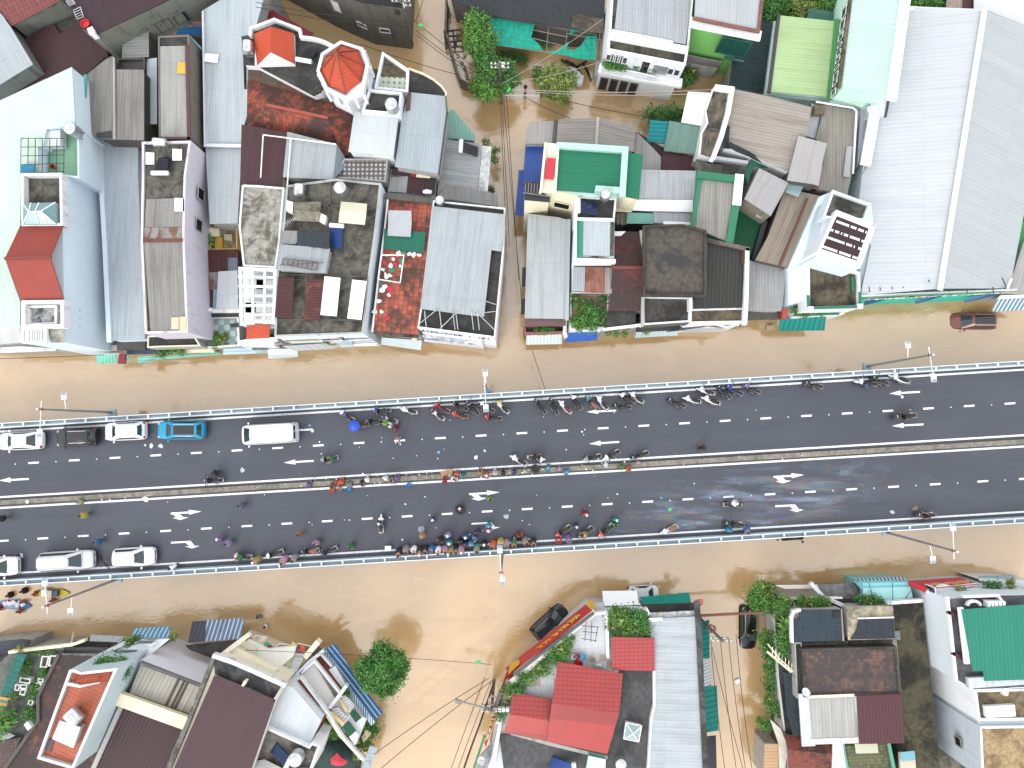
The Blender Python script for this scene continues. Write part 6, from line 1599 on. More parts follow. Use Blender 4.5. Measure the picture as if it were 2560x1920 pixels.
b = B('white-roofed porch at the lower right edge of the flooded street')
b.shed(Q('d4',1820,20,2150,32,2400,60,2400,100,2100,80,1830,42),3.6,plaster(226,230,232,.2),WHT,0)
b.sheet(Q('d4',1815,2,2110,-10,2140,20,1830,30),3.0,metal(176,206,222,.4,.3),0,name='awning')
b.sheet(Q('d4',2030,90,2400,80,2400,190,2330,250,1850,75),4.4,plaster(206,212,218,.3),0,.15,'side_wall')
b = B('old red moss-edged tile roof at the bottom beside a peach sheet roof')
b.walls(Q('d4',155,1375,555,1435,548,1760,185,1760),3.8,GREYP)
b.sheet(Q('d4',148,1368,562,1432,552,1540,170,1500),[3.9,3.9,4.6,4.6],tile(150,72,56,.6,.26,.28),1,.1,dirv=(.1,1))
b.sheet(Q('d4',170,1500,552,1540,548,1760,185,1760),[4.6,4.6,4.0,4.0],tile(150,72,56,.5,.26,.28),1,.1,dirv=(.05,1))
b.sheet(Q('d4',-30,1450,88,1452,92,1760,-40,1760),3.4,metal(232,190,148,.3,.15,contrast=.3),0,.06,'peach_roof',dirv=(1,0))
b.walls(Q('d4',-20,1460,85,1460,88,1750,-30,1750),3.2,GREYP)
b.sheet(Q('d4',20,1240,110,1320,150,1420,165,1560,130,1760,105,1760,90,1440),3.6,plaster(206,200,186,.4),0,.15,'side_wall')
b = B('house with mossy yellow-green tiles and mint gutters at the bottom edge')
b.walls(Q('d4',650,1470,1060,1440,1110,1760,690,1760),3.8,GREYP)
b.sheet(Q('d4',645,1470,1060,1440,1110,1760,690,1760),4.2,tile(122,122,84,.5,.34,.3,60,66,50),0,.1,dirv=(.05,1))
b.strip(Q('d4',648,1450,655,1520,705,1760),4.5,.3,.2,paint(110,190,160),'gutter'); b.strip(Q('d4',1045,1445,1110,1760),4.5,.3,.2,paint(110,190,160),'gutter')
b.sheet(Q('d4',560,1430,645,1440,690,1760,552,1760),4.6,plaster(200,212,222,.2),0,.15,'side_wall')
b.sheet(Q('d4',750,1450,945,1445,955,1530,762,1534),4.7,plaster(190,192,170,.3),0,.08,'cream_sheet')
# ================================================================ trees and plants
def leaf_mesh(name,blobs,n,size,mat,seed=1,up=.35):
 """crown of many leaf-sized faces gathered in clumps; blobs: (centre, radii)"""
 r = random.Random(seed); V,F,UV = [],[],[]
 vol = [b[1][0] * b[1][1] * b[1][2] for b in blobs]; tot = sum(vol) ** 1
 for (c,rad),v in zip(blobs,vol):
  nc = max(4,int(n * v / tot / 16))
  for _ in range(nc):
   d = Vector((r.gauss(0,1),r.gauss(0,1),r.gauss(.3,1))).normalized() * (r.uniform(.45,1.04) ** .6)
   cc = Vector(c) + Vector((d.x * rad[0],d.y * rad[1],d.z * rad[2]))
   cr = size * r.uniform(1.1,2.4)
   for _ in range(16):
    o = cc + Vector((r.gauss(0,cr),r.gauss(0,cr),r.gauss(0,cr * .6)))
    nrm = (Vector((d.x,d.y,abs(d.z) + up)) + Vector((r.gauss(0,.7),r.gauss(0,.7),r.gauss(0,.5)))).normalized()
    t = nrm.orthogonal().normalized(); t.rotate(Matrix.Rotation(r.uniform(0,6.28),3,nrm)); bt = nrm.cross(t)
    s = size * r.uniform(.6,1.25); i = len(V)
    V += [o - t * s,o + bt * s * .5,o + t * s,o - bt * s * .5]; F.append((i,i + 1,i + 2,i + 3))
 me = bpy.data.meshes.new(name); me.from_pydata([tuple(v) for v in V],[],F); me.materials.append(mat)
 return me
LEAF = leafmat(62,120,40,116,172,70); LEAF2 = leafmat(48,108,46,96,154,68); LEAF3 = leafmat(104,128,48,150,170,84)
BARK = conc(96,80,62,.5)
def tree(label,px,z,r,h,seed,mat,n=5000,leaf=.16,name='tree',cat='tree',group=None,lobes=6,z0=-.5):
 b = at(px,z)
 t = thing(name,label,cat,(b.x,b.y,z0),0,group)
 rr = random.Random(seed); zc = h - z0
 blobs = [((0,0,zc - r * .55),(r * .62,r * .62,r * .5))]
 tr = MB().tube((0,0,0),(0,0,zc - r * .9),.06 * r + .05,.04 * r + .04,8)
 for i in range(lobes):
  a = 6.283 * i / lobes + rr.uniform(-.35,.35); q = r * rr.uniform(.5,.68)
  c = (math.cos(a) * q,math.sin(a) * q,zc - r * rr.uniform(.6,.95)); s = r * rr.uniform(.34,.48)
  blobs.append((c,(s,s,s * .75))); tr.tube((0,0,zc - r * 1.25 if zc > r * 1.3 else .2),c,.03 * r + .02,.015,6)
 tr.build('trunk',BARK,t,local=True)
 o = bpy.data.objects.new('crown',leaf_mesh('crown',blobs,n,leaf,mat,seed)); COL.objects.link(o); o.parent = t
 return t
tree('round deep green tree standing alone in the flood beside the blue striped awning',Q('d2',1075,835)[0],6,2.35,6.8,11,leafmat(46,108,34,92,158,60),17000,.13,lobes=9)
for px,r,h,s,m,l in ((Q('a2',1905,215),1.25,5.2,21,LEAF,'bushy garden tree at the left edge of the turquoise net'),(Q('a2',1940,370),1.45,5.4,22,LEAF,'leafy garden tree just below the first one by the net'),(Q('a2',2000,560),1.35,4.8,23,LEAF2,'garden tree between the net and the cable pole'),(Q('a2',1990,720),1.5,5.0,24,LEAF,'dark bushy tree at the curved end of the garden wall'),(Q('a2',2150,660),1.5,5.0,25,LEAF2,'garden tree crowding the upper cable pole'),(Q('a3',400,690),2.0,4.4,26,LEAF3,'yellowish green tree in the flood left of the white villa'),(Q('a4',60,20),1.9,5.4,27,LEAF2,'dark tree behind the sheds at the top edge'),(Q('a4',330,10),2.0,5.2,28,LEAF3,'olive tree above the teal lid at the top edge'),(Q('a4',520,20),1.7,5.0,29,LEAF2,'tree touching the mint roof at the top edge'),(Q('a4',1290,15),1.5,4.8,30,LEAF,'green tree behind the giant warehouse, nearest the mint roof'),(Q('a4',1470,10),1.5,4.8,31,LEAF2,'green tree behind the giant warehouse, nearest the maroon roof')):
 tree(l,px[0],h - 1,r,h,s,m,5200,.14,group='garden trees')
SHR = [leaf_mesh('foliage',[((0,0,.45),(.5,.5,.4)),((.3,.1,.5),(.3,.3,.3)),((-.25,-.2,.4),(.35,.3,.3))],420,.1,m,40 + i,.5) for i,m in enumerate((LEAF,LEAF2,LEAF3))]
def palm_mesh(mat,seed):
 r = random.Random(seed); m = MB()
 for i in range(15):
  a = 6.283 * i / 15 + r.uniform(-.2,.2); L = r.uniform(.5,.75); d = Vector((math.cos(a),math.sin(a),0)); n = Vector((-d.y,d.x,0))
  p = [Vector((0,0,.5)),d * L * .5 + Vector((0,0,.75)),d * L + Vector((0,0,.45))]
  m.face([p[0] - n * .02,p[0] + n * .02,p[1] + n * .07,p[1] - n * .07]); m.face([p[1] - n * .07,p[1] + n * .07,p[2]])
 return m.mesh('foliage',mat,weld=False)
SHR.append(palm_mesh(leafmat(70,128,40,120,170,70),3))
POTM = [paint(150,86,62,.8),paint(200,200,196,.7),paint(84,80,78,.8)]
pot_me = MB().lathe([(.14,0),(.2,.3),(.22,.3),(.18,.27)],n=10).mesh('pot',POTM[0])
nplant = [0]
def plant(t,x,y,z,s,k,label,group=None,pot=True):
 q = at(Q(t,x,y)[0],z + .35 * s)
 nplant[0] += 1
 o = thing('potted_plant' if pot else 'shrub',label,'plant',(q.x,q.y,z),random.uniform(0,6),group)
 f = bpy.data.objects.new('foliage',SHR[k]); COL.objects.link(f); f.parent = o; f.scale = (s,s,s)
 if pot:
  p = bpy.data.objects.new('pot',pot_me); COL.objects.link(p); p.parent = o
  setmat(p,0,POTM[nplant[0] % 3])
def plants(lst,z,label,group,pot=True):
 for (t,x,y,s,k) in lst: plant(t,x,y,z,s,k,label,group,pot)
plants([('b1',x,y,s,k) for x,y,s,k in ((1395,1525,.9,1),(1440,1515,.8,0),(1480,1500,.9,1),(1530,1505,1.0,3),(1580,1500,.9,0))],3.3,'green plant in the front planter over the mint awning','plants in the planter over the mint awnings',False)
plants([('b1',1890,1390,.8,0),('b1',1930,1410,.9,2),('b1',1870,1455,.8,0)],3.7,'pot plant in the corner of the green check-tiled terrace','plants on the check-tiled terrace')
plant('b1',1810,570,3.6,1.5,3,'spiky palm-like plant in the little yellow back yard')
plants([('b2',985,920 + i * 55,.55,(1,2,0)[i % 3]) for i in range(6)],4.5,'hanging green plant in the gap between flat-roofed house and red-tiled terrace','plants in the narrow gap',False)
plant('b2',615,1405,4.6,.8,1,'plant on the front balcony of the flat concrete house')
plants([('a2',1990,1235,.8,2),('a2',2060,1310,.9,0),('a2',2065,1380,.8,2),('b2',2030,120,.7,0)],2.2,'shrub growing along the lane beside the white roof strip','shrubs along the lane',False)
plants([('b3',545,1045,.8,2),('b3',565,1100,.9,0),('b3',790,1050,.8,1),('b3',640,1140,1.2,0),('b3',690,1160,1.3,1),('b3',640,1220,1.2,0),('b3',730,1220,1.3,1),('b3',560,1260,1.2,0),('b3',600,1280,1.1,0),('b3',690,1285,1.1,1),('b3',800,1190,.8,0),('b3',780,1260,.8,2)],5.6,'plant in the leafy front terrace above the blue awning','plants on the leafy front terrace')
plants([('b3',215,1325,.7,1),('b3',270,1325,.7,0),('b3',340,1325,.7,1)],4.1,'plant behind the maroon porch front','plants in the maroon porch')
plants([('b3',820,1350,.7,2),('b3',900,1352,.7,0),('b3',975,1355,.7,2),('b3',1150,1335,.7,0),('b3',885,965,.6,0)],4.0,'weed growing on the eave below the dark red gable','weeds along the eaves',False)
plants([('a3',1210,990,1.4,1),('a3',1260,1010,1.3,1),('a3',1310,1000,1.4,0),('a3',1350,1010,1.3,1),('a3',1400,985,1.5,1),('a3',1430,1010,1.2,0)],1.2,'round shrub in the flood above the turquoise canopy','shrubs by the turquoise canopy',False)
plants([('a3',1480,660,1.3,1),('a3',1530,650,1.3,2),('a3',1510,700,1.2,1),('a3',1555,690,1.0,1)],.8,'dark shrub standing in the water at the corner of the white villa','shrubs at the villa corner',False)
plants([('a3',815,560,.8,0),('a3',860,570,.8,1),('a3',905,585,.8,0),('a3',950,590,.8,1),('a3',1080,560,.8,0),('a3',1110,560,.8,2),('a3',1200,575,.8,0),('a3',1225,585,.7,1)],5.0,'balcony plant on the front of the white villa','balcony plants of the white villa')
plants([('a3',20,490,1.0,1),('a3',95,510,1.0,1),('a3',210,630,1.0,0),('a3',240,700,.9,0),('a3',265,630,.7,2),('a3',290,395,.6,1),('a3',320,390,.6,1),('a3',230,395,.6,0),('a2',2110,480,.9,1),('a2',2150,490,.8,0)],.4,'small shrub poking out of the flooded garden','shrubs in the flooded garden',False)
plant('a4',250,1140,6.0,.01,1,'x') if False else None
plants([('b4',245,1150,1.0,1),('b4',280,1170,.9,0),('b4',320,1180,.9,1),('b4',400,1175,.7,0),('b4',450,1180,.7,1)],3.5,'plant on the low balcony above the teal awning','plants over the teal awning')
plants([('d1',x,y,s,k) for x,y,s,k in ((215,760,.9,1),(230,800,.9,0),(375,820,.7,1),(385,850,.7,0),(300,985,.9,0),(285,1030,.8,1),(255,1180,1.0,1),(270,1210,.9,0),(130,1040,.8,2),(180,640,.8,2),(215,905,.6,0),(190,1010,.5,0),(345,905,.6,0),(325,950,.7,0),(262,1095,.6,2),(40,1240,2.0,3),(60,1260,1.9,0))],4.9,'plant in the roof garden with the teal shade strip','plants of the roof garden')
plants([('d1',x,660,.55,1 + i % 2) for i,x in enumerate((300,345,385,430,460))],4.9,'round pot with a dry plant in the row along the roof garden edge','row of pots on the roof garden edge')
plants([('d1',880,760,1.2,1),('d1',930,770,1.3,0),('d1',985,775,1.3,1),('d1',1040,775,1.3,0),('d1',1090,790,1.1,1),('d1',1050,820,1.1,0),('d1',980,815,1.1,1)],7.4,'dense leafy shrub in the planter beside the orange terrace','shrubs in the planter beside the orange terrace',False)
plants([('d1',x,y,.8,1 + i % 2) for i,(x,y) in enumerate(((1100,570),(1150,560),(1200,555),(940,680),(1000,665),(1500,520)))],4.4,'dusty plant at the front of the tall orange-terraced building','plants along the front wall')
plants([('d2',985,1270,1.3,1),('d2',980,1320,1.4,1),('d2',1000,1350,1.1,0),('d2',925,1400,1.3,2),('d2',960,1430,1.3,0),('d2',900,1430,1.1,2)],1.2,'clipped shrub beside the gate of the balcony house','shrubs by the balcony house gate',False)
plants([('h',1060,1120,.9,1),('h',1090,1190,.9,2),('h',1110,1260,.9,1),('h',1140,1310,.8,0),('h',1255,870,.8,1),('h',1270,905,.7,2),('h',1380,1530,.7,2),('h',755,800,.7,1)],3.6,'plant in the strip behind the balustrades of the balcony house','plants behind the balustrades',False)
plants([('d3',x,y,s,k) for x,y,s,k in ((880,330,1.2,0),(940,340,1.3,2),(1000,330,1.2,0),(1060,345,1.3,1),(1110,350,1.1,0),(970,400,1.2,0),(1040,420,1.2,2),(1000,470,1.1,0),(1140,470,1.1,0),(850,430,.8,2),(880,490,.8,1),(1100,400,1.1,1),(1130,420,1.0,0))],6.0,'vine-like plant spreading over the white tiled terrace corner','plants on the terrace corner')
plants([('d3',x,y,s,k) for x,y,s,k in ((490,570,1.1,0),(450,610,1.1,2),(380,660,1.1,0),(450,700,1.1,0),(330,700,1.0,1),(400,730,.9,1),(280,790,1.1,0),(220,810,1.0,2),(150,860,1.1,0),(90,890,1.0,0),(30,970,1.0,1),(80,1000,.8,0))],6.0,'leafy plant in the row behind the red rooftop sign','plants behind the rooftop sign')
plants([('d2',2185,960,1.0,0),('d2',2170,1050,1.0,2),('d2',2140,1140,1.0,1),('d2',2110,1200,.9,0)],6.0,'leafy plant behind the smaller red sign along the lane','plants behind the lane sign')
plants([('d4',x,y,s,k) for x,y,s,k in ((110,230,1.1,0),(150,215,1.0,2),(90,290,1.1,0),(120,270,1.0,0),(280,215,.9,0),(340,215,1.0,2),(400,215,1.0,0),(460,220,.9,0),(510,220,.8,2),(130,520,1.3,0),(140,580,1.2,0),(125,640,1.1,1),(130,400,1.4,3),(800,205,.9,1),(860,210,.9,2),(920,205,.9,1),(960,215,.7,1))],3.8,'green plant on the ledge of the house with dark netted roofs','plants round the netted-roof house')
plants([('d4',x,y,s,k) for x,y,s,k in ((10,150,1.6,0),(20,210,1.4,2),(10,620,1.1,0),(15,700,1.1,1),(20,780,1.1,0),(20,860,1.1,0),(20,960,1.1,1),(30,1100,1.2,0),(50,1160,1.2,0),(15,1030,1.0,2))],2.0,'shrub hanging over the lane wall by the flooded alley','shrubs on the alley wall',False)
plants([('d3',x,y,s,k) for x,y,s,k in ((2120,150,1.7,0),(2170,110,1.5,2),(2110,220,1.6,0),(2170,240,1.7,0),(2190,180,1.4,2),(2180,520,1.2,0),(2190,600,1.2,1),(2170,1265,1.1,0),(2195,1280,.9,0))],2.4,'bushy plant overhanging the flooded alley at its open end','bushes at the alley mouth',False)
plants([('d4',x,y,s,k) for x,y,s,k in ((1590,230,.9,0),(1660,130,.9,2),(1680,200,.9,2),(1760,200,.8,1),(1810,200,.8,0),(1860,205,.8,1),(1910,210,.8,2),(1660,170,.8,2),(1900,70,.8,1),(1970,75,.9,1),(2090,60,.9,2),(2200,150,.7,0))],5.4,'flowering plant on the front terrace behind the red shop sign','plants behind the red shop sign')
# ================================================================ things standing on the roofs
ST = steel(); PLAS = paint(238,240,242,.4)
def tank(t,x,y,z,label,r=.55,h=1.35,dark=False):
 """upright stainless water tank on legs; x, y = its lid"""
 q = at(Q(t,x,y)[0],z + h + .55)
 o = thing('water_tank',label,'water tank',(q.x,q.y,z),random.uniform(0,6),'rooftop water tanks')
 b = [(r * .9,.45),(r,.52)]
 for i in range(5): zz = .6 + i * (h - .3) / 5; b += [(r,zz),(r * 1.03,zz + .05),(r,zz + .1)]
 b += [(r,h + .38),(r * .9,h + .45),(r * .35,h + .55),(.02,h + .56)]
 MB().lathe(b,n=20).build('tank',ST,o,smooth=True,local=True,auto=35)
 MB().lathe([(r * .34,h + .54),(r * .34,h + .62),(.02,h + .64)],n=14).build('lid',PLAS,o,local=True)
 for k in range(4):
  a = k * 1.5708 + .5; MB().bar((math.cos(a) * r * .8,math.sin(a) * r * .8,0),(math.cos(a) * r * .8,math.sin(a) * r * .8,.5),.06).build('leg',GRT,o,local=True)
 MB().torus((0,0,.45),r * .85,.04).build('stand_ring',GRT,o,local=True)
def htank(t,x,y,x2,y2,z,label,r=.5):
 a,b = at(Q(t,x,y)[0],z + .9),at(Q(t,x2,y2)[0],z + .9); c = (a + b) / 2; d = b - a; L = d.length
 o = thing('water_tank',label,'water tank',(c.x,c.y,z),math.atan2(d.y,d.x),'rooftop water tanks')
 M = Matrix.Translation((-L / 2,0,.9)) @ Matrix.Rotation(R(90),4,'Y')
 pr = [(.02,0),(r * .7,.02),(r,.12)]
 for i in range(4): zz = .15 + (L - .3) * i / 4; pr += [(r,zz),(r * 1.03,zz + .06),(r,zz + .12)]
 MB().lathe(pr + [(r,L - .12),(r * .7,L - .02),(.02,L)],M,20).build('tank',ST,o,smooth=True,local=True,auto=35)
 MB().lathe([(.16,.86 + r),(.16,.96 + r),(.02,.98 + r)],n=12).build('lid',PLAS,o,local=True)
 for sx in (-1,1): MB().bar((sx * L * .3,-r * .8,.05),(sx * L * .3,r * .8,.05),.08).bar((sx * L * .3,-r * .7,0),(sx * L * .3,-r * .4,.6),.06).bar((sx * L * .3,r * .7,0),(sx * L * .3,r * .4,.6),.06).build('stand_frame',GRT,o,local=True)
tank('a1',588,1098,9.0,'steel water tank on the back corner of the green laundry terrace')
htank('a1',1320,1225,1440,1235,9.3,'horizontal steel water tank at the back of the pinkish parapet roof',.4)
htank('a1',2140,355,2140,470,8.2,'steel tank with blue banding beside the orange pavilion',.5)
tank('a2',1162,885,9.2,'steel water tank on the white-walled deck beside the octagonal turret')
htank('b2',372,70,372,175,9.0,'steel tank lying at the upper left of the flat concrete house',.5)
tank('b2',718,92,9.0,'tall steel water tank beside the cream panels on the flat concrete house')
tank('b2',1585,200,8.2,'small steel water tank at the corner of the wide light-grey roof',.4,1.0)
htank('b2',1440,135,1522,140,7.0,'small white-lidded tank among the maroon lean-to sheets',.22)
tank('b3',812,152,10.4,'round-topped steel tank on the mint plinth of the green-roofed house',.45,.9)
htank('d1',590,1165,690,1265,10.05,'steel tank lying tilted on the orange tiled terrace',.62)
tank('d2',330,1600,8.0,'steel water tank in a ring stand beside the blue solar tubes',.6,1.2)
tank('d3',945,1640,5.9,'dark-ringed steel tank at the bottom of the dark deck by the red roofs',.5,1.0)
tank('b1',620,1418,5.2,'tiny steel tank on the mint balcony roof at the street',.2,.4)
def solar(t,pts,z,label,tubes=14,tankw=.42,tilt=.7,cc=(40,64,110)):
 """pts: the two upper corners then the two lower corners; the tank lies along the first edge"""
 P = W(Q(t,*pts),[z + tilt,z + tilt,z + .15,z + .15]); c = sum(P,Vector()) / 4
 o = thing('solar_heater',label,'solar water heater',(c.x,c.y,z),0,'rooftop solar water heaters')
 m = MB()
 for i in range(tubes):
  f = (i + .5) / tubes; m.tube(P[0].lerp(P[1],f),P[3].lerp(P[2],f),.035,.035,6)
 m.build('tube_row',glass(*cc,.12),o)
 MB().slab([q - Vector((0,0,.06)) for q in P],.03).build('back_panel',paint(20,24,34),o)
 d = (P[1] - P[0]).normalized(); u = ((P[0] - P[3]).normalized()) * .2
 a,b = P[0] - d * .12 + u,P[1] + d * .12 + u
 MB().tube(a,b,tankw / 2,n=14).build('tank',PLAS,o,smooth=True,auto=40)
 for q in P: MB().bar(Vector((q.x,q.y,z)),q - Vector((0,0,.08)),.05).build('leg',GRT,o)
solar('a1',(1445,1480,1325,1480,1370,1365,1465,1360),9.42,'solar heater with its white tank toward the road on the pinkish parapet roof',cc=(34,40,58))
solar('a2',(365,500,478,520,540,430,440,410),8.2,'dark solar heater between the orange pavilion and the turret',cc=(20,20,26))
solar('a2',(1785,1310,1790,1225,1920,1270,1912,1355),5.8,'dark solar heater on the low lane-side house',cc=(46,48,54))
solar('b2',(648,445,748,450,745,625,655,622),9.0,'bright blue solar heater in the middle of the flat concrete house',10,cc=(44,92,176))
solar('b3',(590,310,590,215,740,250,735,345),9.76,'blue solar heater on the narrow white house',cc=(36,54,104))
solar('d2',(245,1640,285,1560,175,1440,122,1525),8.0,'large blue-tubed solar heater at the bottom beside the balcony house',12,cc=(44,72,122))
solar('d3',(520,1680,515,1625,345,1560,318,1660),5.9,'blue solar heater at the bottom of the red-roofed building',12,cc=(40,80,170))
def skylight(t,pts,z,label):
 P = W(Q(t,*pts),z + .5); c = sum(P,Vector()) / 4
 o = thing('skylight',label,'skylight',(c.x,c.y,z))
 MB().prism(ccw(P),z,z + .48).build('curb',paint(206,214,214),o)
 top = c + Vector((0,0,.35 + z + .5 - c.z)); top.z = z + .85
 m = MB()
 for i in range(4): m.face([P[i],P[(i + 1) % 4],top])
 m.build('pane',glass(176,204,206,.15),o,weld=False)
 m = MB()
 for i in range(4): m.bar(P[i] + Vector((0,0,.02)),top + Vector((0,0,.02)),.06); m.bar(P[i],P[(i + 1) % 4],.08)
 m.build('glazing_bar',PL_W,o)
skylight('d3',(985,1265,1120,1295,1095,1432,965,1405),5.9,'glass pyramid skylight on the dark deck beside the red roofs')
for t,x0,y0,x1,y1,z,l in (('a1',1258,1315,1332,1420,9.5,'white board beside the solar heater on the pinkish parapet roof'),('b1',1508,188,1592,305,9.6,'square white board on the pinkish parapet roof'),('a1',1490,1285,1570,1385,9.9,'tilted white board at the mauve wall corner')):
 p = W(Q(t,x0,y0,x1,y0 + 4,x1,y1,x0,y1),z); c = sum(p,Vector()) / 4; o = thing('white_board',l,'board',(c.x,c.y,z - .3))
 MB().slab(p,.05).build('board',PL_W,o)
 for q in p[::2]: MB().bar(Vector((q.x,q.y,z - .4)),q,.06).build('support',GRT,o)
def basin(t,x,y,z,r,col,label,h=.22,name='basin',cat='basin',group=None):
 q = at(Q(t,x,y)[0],z); o = MB().lathe([(.02,.02),(r * .75,.02),(r * .95,h),(r,h),(r * .98,h - .02),(r * .72,0),(.02,0)],Matrix.Translation(q),18,cap=False).build(name,paint(*col,.4))
 me = o.data; me.transform(Matrix.Translation(-q)); o.location = q
 return tag(o,label,cat,group)
basin('a1',745,212,9.3,.42,(226,44,52),'round red basin on the dark maroon roof')
basin('d3',572,752,5.9,.4,(206,30,44),'large red basin against the red roof on the white terrace'); basin('d3',603,695,5.9,.38,(110,190,226),'light blue basin on the white tiled terrace')
basin('d3',560,690,5.9,.3,(226,70,90),'pink basin on the white tiled terrace',.3); basin('d3',528,690,5.9,.26,(236,238,240),'white bucket on the white tiled terrace',.34,'bucket','bucket')
basin('d3',690,715,5.9,.3,(196,190,160),'pale round stool on the white tiled terrace',.4,'stool','stool')
basin('a1',470,1448,8.9,.22,(214,40,44),'red bucket on the green laundry terrace floor',.3,'bucket','bucket')
def dish(t,x,y,z,label,aim=(.3,.7)):
 q = at(Q(t,x,y)[0],z + .9); o = thing('satellite_dish',label,'satellite dish',(q.x,q.y,z))
 M = Matrix.Translation((0,0,.9)) @ Matrix.Rotation(R(35),4,Vector((-aim[1],aim[0],0)))
 MB().lathe([(.02,-.12),(.25,-.08),(.42,.02),(.44,.03),(.26,-.06),(.02,-.09)],M,18,cap=False).build('reflector',PLAS,o,smooth=True,local=True)
 MB().tube((0,0,0),(0,0,.85),.03).build('mast',GRT,o,local=True)
 MB().bar(M @ Vector((.3,0,0)),M @ Vector((0,0,.4)),.03).build('feed_arm',GRT,o,local=True)
dish('d4',330,1008,5.6,'white satellite dish at the corner of the old dark tile roof'); dish('d2',1945,1600,4.4,'white satellite dish at the bottom of the corner shop wall')
def antenna(t,x,y,z,label):
 q = at(Q(t,x,y)[0],z); o = thing('tv_antenna',label,'antenna',q,.5)
 MB().tube((0,0,-.6),(0,0,1.0),.025).build('mast',GRT,o,local=True)
 m = MB().bar((-.8,0,1),(.8,0,1),.03)
 for i in range(9): m.bar((-.7 + i * .17,-.35 + i * .02,1),(-.7 + i * .17,.35 - i * .02,1),.02)
 m.build('antenna_rods',ST,o,local=True)
antenna('b2',310,425,9.6,'many-rodded aerial by the dark tarpaulin on the flat concrete house')
LC = [(236,238,240),(214,50,66),(60,150,110),(226,228,232),(240,240,240),(90,140,120),(240,236,236),(206,60,76)]
def cloth_bit(px,z,s,col,label,cat,group,name,seed,flat=.5):
 r = random.Random(seed); q = at(px,z); n = 7; m = MB()
 ring = [Vector((math.cos(6.283 * i / n) * s * r.uniform(.45,1.05),math.sin(6.283 * i / n) * s * r.uniform(.35,1.05),r.uniform(.02,.1) * flat)) for i in range(n)]
 for i in range(n): m.face([ring[i],ring[(i + 1) % n],Vector((0,0,s * .25 * flat + .03))])
 o = m.build(name,paint(*col,.6,0,.1)); o.location = q
 return tag(o,label,cat,group)
rg4 = random.Random(8)
for i in range(26):
 if i < 14: x,y,z = rg4.uniform(1085,1260),rg4.uniform(690,880),7.56
 else: x,y,z = rg4.uniform(1040,1180),rg4.uniform(930,1280),7.54; x -= (y - 930) * .12
 cloth_bit(Q('b2',x,y)[0],z,rg4.uniform(.22,.42),LC[i % 8],'crumpled white, red or green garment on the red-tiled terrace roof','clothes','laundry heap on the red-tiled terrace','garment',i)
for i in range(5): cloth_bit(Q('b2',1230 + i * 45,668 + i * 4)[0],7.8,.34,LC[(0,2,0,4,0)[i]],'white plastic sheet bundle at the foot of the green sheet','plastic sheet','bundles at the green sheet','plastic_bundle',40 + i)
for i,(x,y,c) in enumerate(((265,335,(214,60,90)),(450,375,(70,170,130)),(470,400,(160,44,40)),(625,415,(220,150,210)),(725,385,(230,220,120)),(810,415,(236,90,70)))):
 cloth_bit(Q('h',x,y)[0],4.7,.45,c,('pink','mint','dark red','lilac','pale yellow','coral')[i] + ' garment hung on the cream balcony railing','clothes',None,'garment',60 + i,1.4)
for i in range(34):
 f = rg4.random(); x = 1660 + 110 * f + rg4.uniform(0,90) * (f > .35); y = 60 + 640 * f
 cloth_bit(Q('a2',x,y)[0],.2,rg4.uniform(.1,.3),rg4.choice([(206,200,196),(120,110,100),(230,226,222),(86,80,74),(150,120,110)]),'piece of rubble or rubbish heaped along the curved garden wall','rubble','rubble along the garden wall','rubble_piece',80 + i,1.2)
for i,(x,y,a) in enumerate(((520,555,.6),(560,590,.9),(590,560,-.5),(640,600,1.1),(660,640,1.2),(480,545,.5))):
 q = at(Q('a3',x,y)[0],.25); o = MB().box((0,0,0),(1.6,.16,.12)).build('timber',paint(70,58,46,.8,0,.4)); o.location = q; o.rotation_euler = (0,0,-a); tag(o,'dark timber beam floating by the yellowish green tree','timber','floating timbers')
for i,(x,y) in enumerate(((530,640),(560,660),(590,690),(570,710),(520,610))):
 q = at(Q('a3',x,y)[0],.3); o = MB().box((0,0,0),(.9,.55,.4)).build('white_crate',PLAS); o.location = q; o.rotation_euler = (.1 * i,0,i * .7); tag(o,'white plastic crate floating in the pile left of the white villa','crate','floating crates')
for i,(x,y,cx) in enumerate(((1710,345,0),)):
 o = thing('wooden_pallet','brown timber frame standing by the curved garden wall','pallet',at(Q('a2',x,y)[0],.3),.1); m = MB()
 for k in range(3): m.bar((-.9 + k * .9,-1,.1),(-.9 + k * .9,1,.1),.16,.12)
 m.build('bearer',paint(84,66,58,.8,0,.4),o,local=True); m = MB()
 for k in range(4): m.bar((-1,-.9 + k * .6,.22),(1,-.9 + k * .6,.22),.16,.1)
 m.build('deck_board',paint(92,72,62,.8,0,.4),o,local=True)
bx = at(Q('d1',368,528)[0],.5); o = MB().box((0,0,0),(1.0,.5,.7),.1).build('floating_box',paint(196,196,190,.6,0,.3)); o.location = bx; tag(o,'pale crate floating in the street at the lower left','box')
bx = at(Q('d3',1948,910)[0],.1); o = MB().box((0,0,0),(.5,.4,.2),.5).build('foam_box',PLAS); o.location = bx; tag(o,'small white foam box drifting down the flooded alley','box')
for t,x,y,l in (('d3',1615,225,'heap of orange cable and cloth at the head of the alley pole'),):
 cloth_bit(Q(t,x,y)[0],4.6,.5,(206,120,96),l,'bundle',None,'bundle',5,1.5)
cloth_bit(Q('d2',715,1600)[0],4.9,.9,(206,36,60),'long red cloth lying on the dark green shade net','cloth',None,'red_cloth',6)
